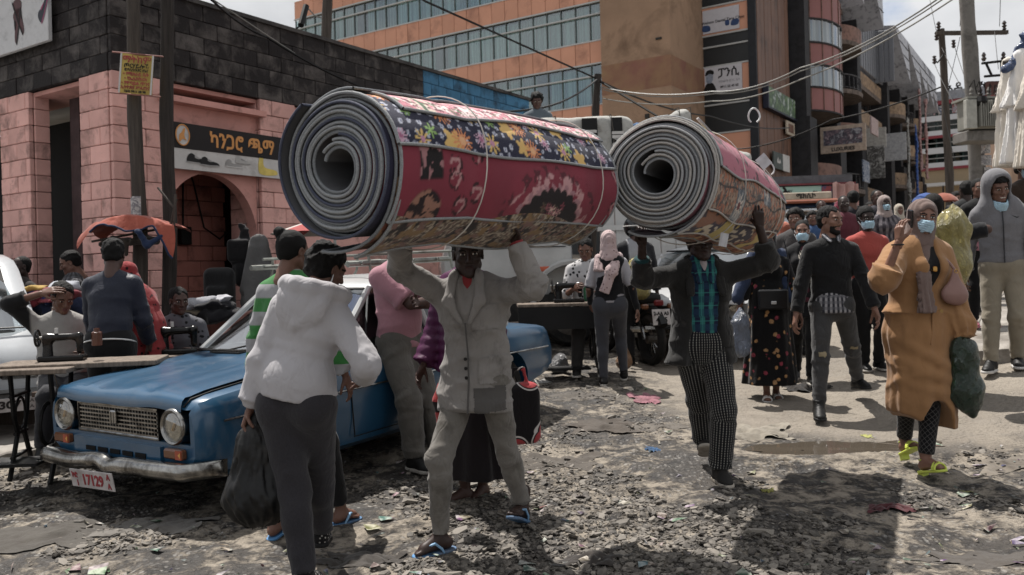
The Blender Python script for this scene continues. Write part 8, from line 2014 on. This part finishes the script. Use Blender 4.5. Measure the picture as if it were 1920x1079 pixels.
b=MB();b.box((-.40,-.27,-.02),(.24,.14,.64),bev=.01);b.build('cable_box',mat('pale grey panel','#97968d',.6),tf);b=MB();b.box((.02,0,.35),(1.0,.62,.05));b.build('lid',M_TG,tf)
for k in range(4):b=MB();b.lathe([(.06,0),(.03,.05),(.06,.09),(.03,.13),(.05,.17),(.015,.25)],10,T(-.25+.2*k,-.1,.37));b.build('bushing',M_INS if k%2 else M_CON,tf)
b=MB();b.box((.12,.1,-.48),(1.1,.6,.24),bev=.02);b.build('platform',M_CON,tf)
for k in range(5):b=MB();b.tube([(-.2+.1*k,-.2,.45),(-.28+.12*k,-.25,.75-.03*k),(-.3+.17*k,-.1,.62)],.012,5);b.build('lead',M_MET,tf)
b=MB();b.lathe([(.10,-.1),(.14,0),(.10,.12)],9,T(-.16,-.3,.25));b.build('cable_knot',M_MET,tf)
ff=empty('fuse_frame',at(1870,135,19.5),label='dark iron fuse frame with insulators right of the concrete pole',cat='fuse frame')
for a,c in(((-.35,0,.20),(.55,0,.28)),((-.3,0,-.1),(.6,0,-.05)),((-.25,0,.2),(-.12,0,-.1)),((.1,0,.25),(.1,0,-.7)),((.4,0,.27),(.4,0,-.7)),((-.2,0,-.6),(.6,0,-.6))):b=MB();b.tube([a,c],.03,5);b.build('iron_bar',M_MET,ff)
for x in(-.3,.15,.5):b=MB();b.lathe([(.03,.0),(.06,.06),(.03,.1),(.05,.14),(.02,.2)],8,T(x,0,.25));b.build('insulator',M_INS,ff)
b=MB();b.box((.1,.1,-.35),(.6,.1,.3));b.build('nameboard',mat('rust board','#5a3a34'),ff)
wn_=0
def wire(label,pts,r=.012,c=None,sag=0.0):
 P3=[at(*p)for p in pts];out=[]
 for i in range(len(P3)-1):
  for t in np.linspace(0,1,9)[(1 if i else 0):]:out.append(P3[i].lerp(P3[i+1],t)-Vector((0,0,4*sag*t*(1-t))))
 b=MB();b.tube(out,r,5);tag(b.build('cable',c or M_MET,smooth=True),label,'cable')
M_PW=mat('grey bare wire','#77756f',.5,bump=0)
wire('black cable sloping from the top edge down to the short dark pole',[(720,-40,14),(800,4,15),(1119,148,19)],.02);wire('thick black cable along the blue parapet to the short pole',[(780,182,13.0),(1000,205,16),(1119,150,18.9)],.022,sag=.12)
wire('black cable from the short pole down behind the second carpet roll',[(1120,150,19),(1232,218,18)],.024);wire('dark cable from the short pole past the brown wall',[(1120,150,19),(1332,218,24),(1480,240,32)],.022,sag=.15)
wire('pale wire pair rising from the short pole to the upper right sky',[(1120,162,19),(1335,172,17),(1500,128,15),(1765,-6,12)],.013,M_PW,.12);wire('second pale wire just under the wire pair',[(1120,166,19),(1335,176,17),(1500,134,15),(1775,-6,12)],.011,M_PW,.12);wire('lowest pale wire crossing the banners to the upper right',[(1130,185,19),(1335,190,18),(1500,150,15),(1800,-10,12)],.013,M_PW,.10)
wire('black cable running from the wing to the tall wooden pole',[(1330,272,30),(1415,276,28),(1560,225,26),(1768,162,23)],.022,sag=.1);wire('twin thin wire along the black parapet',[(385,-10,9.6),(620,145,12.5),(800,262,14)],.008,M_PW)
wire('thick dark cable along the roof edge of the shop building',[(392,-4,9.4),(500,70,11),(690,168,12)],.016,sag=.05)
for k,(a,c)in enumerate((((1752,120,22.6),(1795,205,19.5)),((1790,88,22.6),(1822,180,19.8)),((1766,90,22.8),(1812,180,19.8)),((1865,60,22),(1872,130,19.5)),((1800,70,22.6),(1770,190,22)),((1756,60,22.6),(1740,-20,30)),((1800,50,22.6),(1802,-20,21)),((1874,50,22),(1876,-20,20)),((1790,300,22),(1768,200,22.8)))):
 wire(['thin lead from the lowest insulator to the transformer knot','thin lead from the middle insulator to the transformer lid','thin lead from the pole top to the transformer lid','thin lead down to the fuse frame','thin stay wire on the tall wooden pole','thin wire leaving the left insulator skywards','thin wire leaving the middle insulator skywards','thin wire leaving the right insulator skywards','loose cable hanging down the tall wooden pole'][k],[a,c],.008,sag=.05)
b=MB();b.tube([at(564,48,12),at(574,12,12.2)],.045,8);sp_=tag(b.build('cable_clamp',M_MET),'black cable clamp hanging in the sky left of the orange office','clamp');b=MB();b.tube([at(553,56,12),at(564,48,12)],.012,5);b.build('tail',M_MET,sp_);b=MB();b.tube([at(574,12,12.2),at(590,30,12.4),at(602,34,12.5)],.01,5);b.build('hook',M_PW,sp_)
po=empty('yellow_poster',M=T(*at(256,140,8.42))@RZ(.15)@RY(R(5)),label='yellow amharic notice banner with red lines tied to the left pole',cat='poster')
b=MB();n=7;b.loft([[(x,.012*math.sin(x*20+z*5),z)for x in np.linspace(-.155,.155,n)]for z in np.linspace(-.195,.195,6)],closed=False);b.build('sheet',mat('poster yellow','#b79a2e',.6,var=.08,bump=.05),po,smooth=True)
for z in(.20,-.2):b=MB();b.tube([(-.24,0,z),(.24,0,z+.0)],.008,6);b.build('stick',mat('pink stick','#8a5a50'),po)
for x in(-.148,.148):b=MB();b.box((x,-.016,0),(.016,.004,.39));b.build('white_edge',M_W,po)
for k,(t_,z,s_,m)in enumerate((('ማትከም',.135,.088,M_PRED),('ጦርሃይሎች',.075,.055,M_INK),('መካኒሳ፣አየር ጤና',.035,.034,M_INK),('• የሚከራይ ቤት',-.005,.042,M_PRED),('• የኤሌክትሪክ',-.05,.042,M_PRED),('• የሞባይል ጥገና',-.095,.042,M_PRED),('ኢትዮጵያ ሥልጠና',-.138,.042,M_PRED),('ስልክ 0911 08 98',-.175,.03,M_INK))):text(t_,s_,m,T(0,-.020,z),po,bold=.0015,ext=.001)
# ================================================================== STALLS by the shop
def rumple(D,X_,Y_,Z_,a=.012,f=24,sd=1):return D-a*wob(X_,Y_,Z_,f,sd)
aw=empty('awning',at(252,432,8.35),label='faded orange cloth awning with blue edging thrown over the poles',cat='awning')
OG=cloth('faded orange cloth','#9c4630',.16,dirt='#5b2d24',dirt_amt=.3);U_,V_=np.meshgrid(np.linspace(-1,1,61),np.linspace(0,1,41),indexing='ij');lip=np.clip((V_-.72)/.28,0,1)
ax_=U_*(.44+.03*np.sin(V_*9));ay_=.30-.62*V_+.10*lip;az_=.15*np.cos(U_*1.35)+.05*np.sin(V_*3.1)-.06-(.07+.05*np.sin(U_*5+1)+.22*np.clip((U_-.62)/.3,0,1))*lip-.05*np.clip((-U_-.7)/.3,0,1)
az_=az_+.012*np.abs(np.sin(U_*9+3*V_))+.016*(vnoise(U_*2,V_*2,2.4,3,3)-.5);I_=np.arange(61*41).reshape(61,41)
link('cloth',mesh_np('cloth',np.stack([ax_,ay_,az_],-1).reshape(-1,3),np.stack([I_[:-1,:-1],I_[1:,:-1],I_[1:,1:],I_[:-1,1:]],-1).reshape(-1,4)),OG,aw)
Va,Qa=sweep(np.stack([ax_,ay_,az_],-1)[8:,-1],.010);link('blue_hem',mesh_np('blue_hem',Va,Qa),cloth('navy edging','#1b2b4a'),aw)
s=SDF();s.cap((.16,-.28,-.03),(.24,-.28,-.17),.03,.03,k=.03,fold=(.01,20,1,'u'));s.cap((.24,-.26,-.16),(.34,-.2,-.08),.03,.025,k=.03);link('blue_edging',s.mesh('blue_edging',.012),cloth('navy edging','#1b2b4a'),aw)
s=SDF();s.cap((-.3,0,-.12),(.2,0,-.10),.03,.04,sq=((0,1,0),3),fold=(.02,9,1,'u'));s.cap((-.05,-.1,-.12),(-.04,-.1,-.24),.035,.02,k=.02);s.cap((-.16,-.1,-.1),(-.2,-.1,-.2),.05,.03,k=.03);link('frayed_lining',s.mesh('frayed_lining',.014),cloth('dirty lining','#3a332c'),aw)
for a,c in(((-.42,.0,-.10),(.40,0,.03)),((.36,0,.05),(.42,0,.30)),((.38,0,-.1),(.42,-.02,.34)),((.2,.1,.42),(.40,0,.2))):b=MB();b.tube([a,c],.012,5);b.build('stick',M_WD,aw)
def machine(label,M,m=None):
 o=empty('sewing_machine',M=M,label=label,cat='sewing machine');m=m or mat('black enamel','#0f0e0e',.25,bump=.05,dirt='#4a4038',dirt_amt=.3)
 b=MB();b.box((0,0,.025),(.40,.18,.05),bev=.012);b.build('bed',m,o)
 s=SDF();s.cap((-.13,0,.04),(-.13,0,.21),.05,.04,k=.03,sq=((0,1,0),.8));s.cap((-.13,0,.22),(.14,0,.225),.040,.032,k=.04);s.cap((.15,0,.23),(.15,0,.09),.036,.028,k=.03);link('arm',s.mesh('arm',.009),m,o)
 b=MB();b.tube([(-.215,.075*math.cos(a),.22+.075*math.sin(a))for a in np.linspace(0,6.283,24)[:-1]],.011,6,closed=True);w=b.build('hand_wheel',m,o,smooth=True)
 for k in range(5):b=MB();a=k*1.2566;b.tube([(-.215,0,.22),(-.215,.072*math.cos(a),.22+.072*math.sin(a))],.007,5);b.build('spoke',m,w)
 b=MB();b.tube([(-.24,0,.22),(-.16,0,.22)],.016,8);b.build('axle',M_CHR,o);b=MB();b.tube([(.15,0,.10),(.15,0,.05)],.005,5);b.box((.15,-.01,.054),(.02,.03,.004));b.build('needle_bar',M_CHR,o)
 b=MB();b.lathe([(.017,0),(.017,.05)],10,T(-.05,0,.26));b.build('thread_spool',M_W,o);b=MB();b.tube([(-.2,.05,.2),(-.12,.12,-.1),(-.06,.1,-.35)],.004,4);b.build('drive_belt',mat('leather belt','#8a7a68',.8,bump=0),o)
 return o
def table(label,M,w,d,h,iron=True,apron=None):
 o=empty('sewing_table',M=M,label=label,cat='table');b=MB();b.box((0,0,h-.0175),(w,d,.035),bev=.005);b.build('table_top',wood('table top','#75675a'),o)
 for sx in(-1,1):
  x=sx*(w/2-.12);g=empty('stand',parent=o)
  for q in(-1,1):
   b=MB();b.tube([(x,q*(d/2-.05),h-.04),(x,q*(d/2-.10),h*.55),(x,q*.06,h*.38),(x,q*(d/2-.06),.10),(x,q*(d/2),.0)],.017,6);b.build('leg',M_MET,g)
  for z,a in((h*.72,.8),(h*.38,.5),(.14,.8)):b=MB();b.tube([(x,-d/2*a,z),(x,d/2*a,z)],.013,5);b.build('cross_bar',M_MET,g)
  b=MB();b.tube([(x,.09*math.cos(a),h*.55+.11*math.sin(a))for a in np.linspace(0,6.283,14)[:-1]],.009,5,closed=True);b.build('scroll',M_MET,g)
 b=MB();b.box((0,0,.11),(w*.5,d*.6,.02));b.build('treadle',M_MET,o);b=MB();b.tube([(w*.28,.14*math.cos(a),.36+.14*math.sin(a))for a in np.linspace(0,6.283,20)[:-1]],.014,6,closed=True);b.build('treadle_wheel',M_MET,o)
 if apron:b=MB();b.box((0,-d/2+.01,h-.16),(w,.025,.24));b.build('apron',apron,o)
 return o
t1=at(155,668,5.95);z1=float(gz(t1.x,t1.y))+.085;table('sewing table with a black machine beside the blue car',T(t1.x,t1.y,z1)@RZ(.20),1.05,.45,.76);machine('black hand wheel sewing machine in front of the bearded tailor',T(t1.x-.15,t1.y+.02,z1+.76)@RZ(.20)@Matrix.Scale(.74,4))
t2=at(10,690,5.75);table('bare wooden sewing table at the left edge of the picture',T(t2.x,t2.y,float(gz(t2.x,t2.y))+.085)@RZ(.12),.95,.45,.75)
t3=xg(345,6.95);table('low sewing table in front of the boy in the patterned shirt',T(t3.x,t3.y,t3.z)@RZ(.1),.9,.42,.74);machine('smaller sewing machine in front of the boy behind the bonnet',T(t3.x-.03,t3.y,t3.z+.74)@RZ(.1)@Matrix.Scale(.85,4))
t4=xg(1062,9.5);table('dark sewing table with a black front in the middle of the street',T(t4.x,t4.y,t4.z)@RZ(.03),1.05,.5,.84,apron=mat('black board','#141313',.7));machine('sewing machine on the dark table beside the tailor in printed shirt',T(t4.x+.05,t4.y,t4.z+.84)@RZ(.03)@Matrix.Scale(.85,4))
b=MB();b.lathe([(.035,0),(.035,.09),(.02,.10),(.02,.12)],12);tag(b.build('oil_bottle',mat('amber glass','#5a2a10',.2,spec=.6,bump=0),None,M=T(*at(182,648,5.93))),'small amber bottle on the sewing table','bottle')
def heap(name,label,cen,parts,h=.02):
 o=empty(name,cen,label=label,cat='heap')
 for i,(x,y,z,rx,rz,c)in enumerate(parts):
  s=SDF();s.cap((x-rx,y,z),(x+rx,y,z+.01),rz,rz*.8,k=.03,sq=((0,1,0),1.8),fold=(.03,8,i+1,'u'));s.post=lambda D,X_,Y_,Z_,i=i:rumple(D,X_,Y_,Z_,.014,22,i+1);link('garment',s.mesh('garment',h),cloth('heap '+c,c),o)
hp_=at(88,560,7.75);heap('clothes_heap','heap of blue, red and yellow clothes behind the white van',hp_,[(-.12,0,.0,.16,.09,'#1d2c5c'),(.10,.0,.02,.16,.08,'#6d1c28'),(.0,.05,-.10,.30,.10,'#1f2740'),(.16,0,.10,.10,.05,'#9a9da6'),(-.1,-.05,.08,.07,.035,'#a8862a'),(.05,-.1,-.02,.14,.04,'#7c2430')])
b=MB();b.box((hp_.x,hp_.y,hp_.z/2-.06),(1.2,.7,hp_.z-.2));tag(b.build('stall_bench',wood('stall wood','#3f352d')),'rough wooden bench under the clothes heap','bench')
h2=at(388,575,8.3);heap('clothes_heap','heap of white and black garments under the arch behind the boy',h2,[(-.05,0,.02,.1,.07,'#8f9096'),(.1,0,.0,.12,.07,'#131318'),(.0,0,-.1,.25,.09,'#17161a'),(.16,0,.06,.05,.04,'#a0a0a6'),(-.1,-.08,-.06,.12,.04,'#5a5040')])
s=SDF();s.box((0,0,0),(.16,.09,.24),.08);s.cap((-.05,0,.22),(.05,0,.22),.015,k=.01);s.box((0,-.09,-.06),(.11,.04,.11),.04);tag(link('backpack',s.mesh('backpack',.014),cloth('black nylon','#101012',.2,rough=.6),None,T(*at(412,545,8.9))),'black backpack hanging by the arch','backpack')
s=SDF();s.cap((.0,0,.26),(.02,0,-.2),.04,.17,sq=((0,1,0),.4),fold=(.02,6,1,'u'),k=.03);s.box((-.04,-.05,.0),(.12,.06,.12),.04,k=.03);s.box((.06,-.03,-.26),(.14,.07,.12),.04,k=.03);tag(link('hanging_bag',s.mesh('hanging_bag',.016),cloth('black canvas','#131214'),None,T(*at(458,470,9.1))),'black bags hanging in the arch opening','bag')
s=SDF();s.cap((0,0,.30),(0,0,-.45),.13,.24,sq=((0,1,0),.4),vf=(.012,6,1),k=.03);s.cap((-.05,0,.24),(-.2,0,-.3),.07,.06,k=.04);s.cap((.05,0,.24),(.22,0,-.3),.07,.06,k=.04);tag(link('hanging_coat',s.mesh('hanging_coat',.014),cloth('grey coat','#5a5958'),None,T(*at(486,500,9.0))@Matrix.Scale(.8,4)),'grey coat on a hanger at the right end of the arch','coat')
b=MB();b.box((0,0,0),(.16,.10,.24),bev=.01);tag(b.build('meter_box',M_MET,None,M=PINK_M@T(1.72,BW-.06,1.78)),'dark electric meter box on the wall inside the arch','meter box');b=MB();b.tube([PINK_M@Vector(p)for p in((1.72,BW-.03,1.9),(1.75,BW-.03,2.9),(1.9,BW-.03,2.5),(2.05,BW-.03,1.9),(2.3,BW-.03,1.75),(2.42,BW-.03,1.85))],.012,5);tag(b.build('cable',M_MET),'loose black cable looping across the red wall inside the arch','cable')
pr=empty('parasol',at(628,452,9.0),label='red and white parasol showing below the long carpet roll',cat='parasol');n=16
for k in range(8):
 b=MB();a0,a1=k*math.pi/4,(k+1)*math.pi/4;b.loft([[(r*math.cos(a0+(a1-a0)*t),r*math.sin(a0+(a1-a0)*t),.30-.34*r-.05*r*r*(1-abs(2*t-1))*-.3)for t in np.linspace(0,1,4)]for r in(.03,.35,.62,.66)],closed=False);b.build('canopy_panel',cloth('parasol red' if k%2 else 'parasol white','#9a2f2a' if k%2 else '#a9a39c'),pr)
b=MB();b.tube([(0,0,.3),(0,0,-1.6)],.018,6);b.build('pole',M_CHR,pr)
for k,(px,py,d,c,w)in enumerate(((1893,215,8.4,'#cfc7ba',.15),(1918,205,8.2,'#d6d3cf',.19),(1945,210,8.0,'#c5bbac',.2))):
 s=SDF();s.cap((0,0,.50),(0,0,.22),w*.45,w*.6,k=.04,sq=((0,1,0),.6),vf=(.008,8,1));s.cap((0,0,.22),(.0,0,-.52),w*.6,w,k=.05,sq=((0,1,0),.6),fb=True,vf=(.018,8,k+1));s.cap((0,0,.22),(0,0,.02),w*.7,w*.98,k=.01,sq=((0,1,0),.62),fb=True,vf=(.02,10,k+2))
 tag(link('hanging_dress',s.mesh('hanging_dress',.012),cloth('dress '+c,c,.08),None,T(*at(px,py,d))),['cream frilled dress hung leftmost at the right edge stall','white pleated dress in the middle of the hanging row','beige dress hung nearest the right edge'][k],'dress')
s=SDF();s.cap((-.05,0,-.12),(.10,0,.18),.03,.05,k=.03,sq=((0,1,0),.6),fold=(.02,12,1,'u'));s.cap((-.12,0,-.16),(-.03,0,-.1),.045,.03,k=.03);tag(link('tarpaulin',s.mesh('tarpaulin',.012),plastic('blue tarpaulin','#28528f',.5),None,T(*at(1908,98,8.2))),'blue tarpaulin end knotted above the hanging dresses','tarpaulin')
b=MB();b.tube([at(1880,118,8.3),at(2080,95,8.0)],.02,6);b.tube([at(2080,95,8.0),Vector((at(2080,95,8.0).x,8.0,.4))],.03,6);tag(b.build('hanging_rail',M_WD),'pole rail that carries the hanging dresses','rail')
for px,c,nm in((1737,'#274a8a','blue umbrella over the crowd behind the phone caller'),(1769,'#8f4a35','orange umbrella over the crowd behind the yellow sack')):
 o=empty('umbrella',at(px,378,13),label=nm,cat='umbrella');b=MB();b.lathe([(.02,.13),(.10,.11),(.18,.05),(.21,.0)],12,cap=False);b.build('canopy',cloth('umb '+c,c),o,smooth=True);b=MB();b.tube([(0,0,.24),(0,0,-.9)],.012,5);b.build('shaft',M_MET,o)
# ================================================================== LITTER
def rag(name,label,px,py,w,l,c,sd=1,bumpy=.03,m=None,rot=0.0):
 """a crumpled sheet lying on the ground"""
 p=ground_at(px,py);n=34;u=np.linspace(-1,1,n);U,V_=np.meshgrid(u,u,indexing='ij');a=np.arctan2(V_,U);rr=np.maximum(np.abs(U),np.abs(V_))
 k=.72+.28*np.sin(3*a+sd)*np.sin(2*a+sd*2)+.12*np.sin(7*a+sd);x,y=U*k*w/2,V_*k*l/2;x,y=x*math.cos(rot)-y*math.sin(rot),x*math.sin(rot)+y*math.cos(rot)
 fx=vnoise(x+sd,y,1.6/w,sd,4);z=gz(p.x+x,p.y+y)+relief(p.x+x,p.y+y)+.001+bumpy*np.abs(np.sin(fx*17))*(1-.5*rr)
 V3_=np.stack([p.x+x,p.y+y,z],-1).reshape(-1,3);I_=np.arange(n*n).reshape(n,n);Q=np.stack([I_[:-1,:-1],I_[1:,:-1],I_[1:,1:],I_[:-1,1:]],-1).reshape(-1,4)
 return tag(link(name,mesh_np(name,V3_,Q),m or cloth('rag '+c,c,.2,dirt='#3a332c',dirt_amt=.5)),label,name.split('_')[-1])
for a in(('plastic_sheet','crumpled dirty cream plastic sheet by the puddle',1420,815,.7,.6,'#80786a',2,.045),('cloth_scrap','trodden pink cloth scrap between the two walkers',1215,750,.34,.5,'#8a5560',3),('plastic_scrap','crushed blue plastic scrap on the gravel',1224,842,.12,.2,'#33587f',4),('cloth_scrap','dark red cloth scrap in the carpet shadow',1668,956,.32,.18,'#4a1c22',5),('cloth_rag','black rag trodden in front of the flowered dress',1500,730,.5,.45,'#1d1b1b',6,.05),('cardboard_sheet','flattened pale card in front of the scarf woman',1085,745,.7,.5,'#565049',7,.006),('cardboard_sheet','flattened brown card beside the foot of the porter in grey',1040,870,.8,.6,'#4f4840',8,.006),('plastic_sheet','torn grey sheet at the lower left edge',120,1010,1.0,.6,'#454039',9,.015),('cloth_rag','muddy grey rag in the bottom centre',690,1050,.5,.3,'#3f3a35',10,.03),('plastic_sheet','pale torn sheet left of the black bag',300,985,.7,.5,'#66615a',11,.02),('paper_scrap','white paper scrap behind the blue car',1010,715,.28,.3,'#8f8d88',12,.012),('cloth_rag','brown rag left of the pinstriped trousers',1120,800,.7,.6,'#4d453d',13,.03),('banana_peel','yellow peel on the gravel under the shadow',1440,915,.10,.07,'#8d8a2c',14,.015),('leaf_scrap','yellow green leaf on the pale earth',1628,820,.10,.12,'#9a9a45',15,.01),('leaf_scrap','small olive leaf in the shadow at right',1815,915,.09,.08,'#75752f',16,.01),('plastic_sheet','pale crumpled sheet along the rut at right of the gravel',1880,868,.55,.35,'#6d6458',17,.012),('cardboard_sheet','long flattened card strip beside the pinstriped trousers',1185,800,1.0,.3,'#625b52',18,.006),('plastic_sheet','grey torn sheet at the bottom right corner',1830,1050,.8,.3,'#4b453f',19,.01),('cloth_rag','dark rag beside the bottom centre stones',1100,1055,.45,.25,'#332e2a',20,.03)):rag(*a)
r_=np.random.default_rng(12);P_,Qs,o_=[],[],0
for k in range(900):
 d=2.4/(1-r_.random()*.8);x=(r_.random()*2-1)*.64*d
 if dusty(np.array(x),np.array(d))>.5 and r_.random()<.8:continue
 m_=r_.integers(4,7);a=np.sort(r_.random(m_)*6.283);s_=.012+.06*r_.random()**3;st=.3+.7*r_.random();th_=r_.random()*6.283
 q=np.stack([np.cos(a)*s_,np.sin(a)*s_*st],-1)@np.array([[math.cos(th_),math.sin(th_)],[-math.sin(th_),math.cos(th_)]])+[x,d];z=gz(q[:,0],q[:,1])+relief(q[:,0],q[:,1])+.006+.018*r_.random(m_)
 for i in range(1,m_-1):Qs.append((o_,o_+i,o_+i+1))
 P_.append(np.concatenate([q,z[:,None]],1));o_+=m_
g=G('mixed scraps');v_=g.voro(g.pos(),9,out=1);lm=mat('scrap x','#777',bump=0);tag(link('litter',mesh_np('litter',np.concatenate(P_),Qs,False),g.fin(g.mix(.07,g.mix(g.ramp(g.noise(g.pos(),23,2),.4,.65),(.03,.028,.026),(.34,.32,.29)),v_),.7)),kind='stuff')
bag('plastic_bag','crumpled white plastic bag beside the blue car tail','bag',T(*(ground_at(1048,655)+Vector((0,0,.10)))),lambda s:(s.ell((0,0,0),(.11,.1,.12),lump=(.02,30,2)),),.012,plastic('white plastic bag','#9a9a9c',.4))
bag('plastic_bag','pale orange plastic bag behind the legs of the scarf woman','bag',T(*(ground_at(1170,652)+Vector((0,0,.13)))),lambda s:s.cap((0,0,.16),(0,0,-.02),.03,.10,k=.04,fold=(.012,14,1,'u')),.012,plastic('orange plastic bag','#a87848',.4))
b=MB();b.lathe([(.10,0),(.13,.02),(.05,.42),(.03,.44)],14);tag(b.build('traffic_cone',mat('faded red plastic','#8c2f30',.5),None,M=T(*(ground_at(190,815)+Vector((0,0,.085))))),'faded red plastic cone behind the sewing table legs','cone')
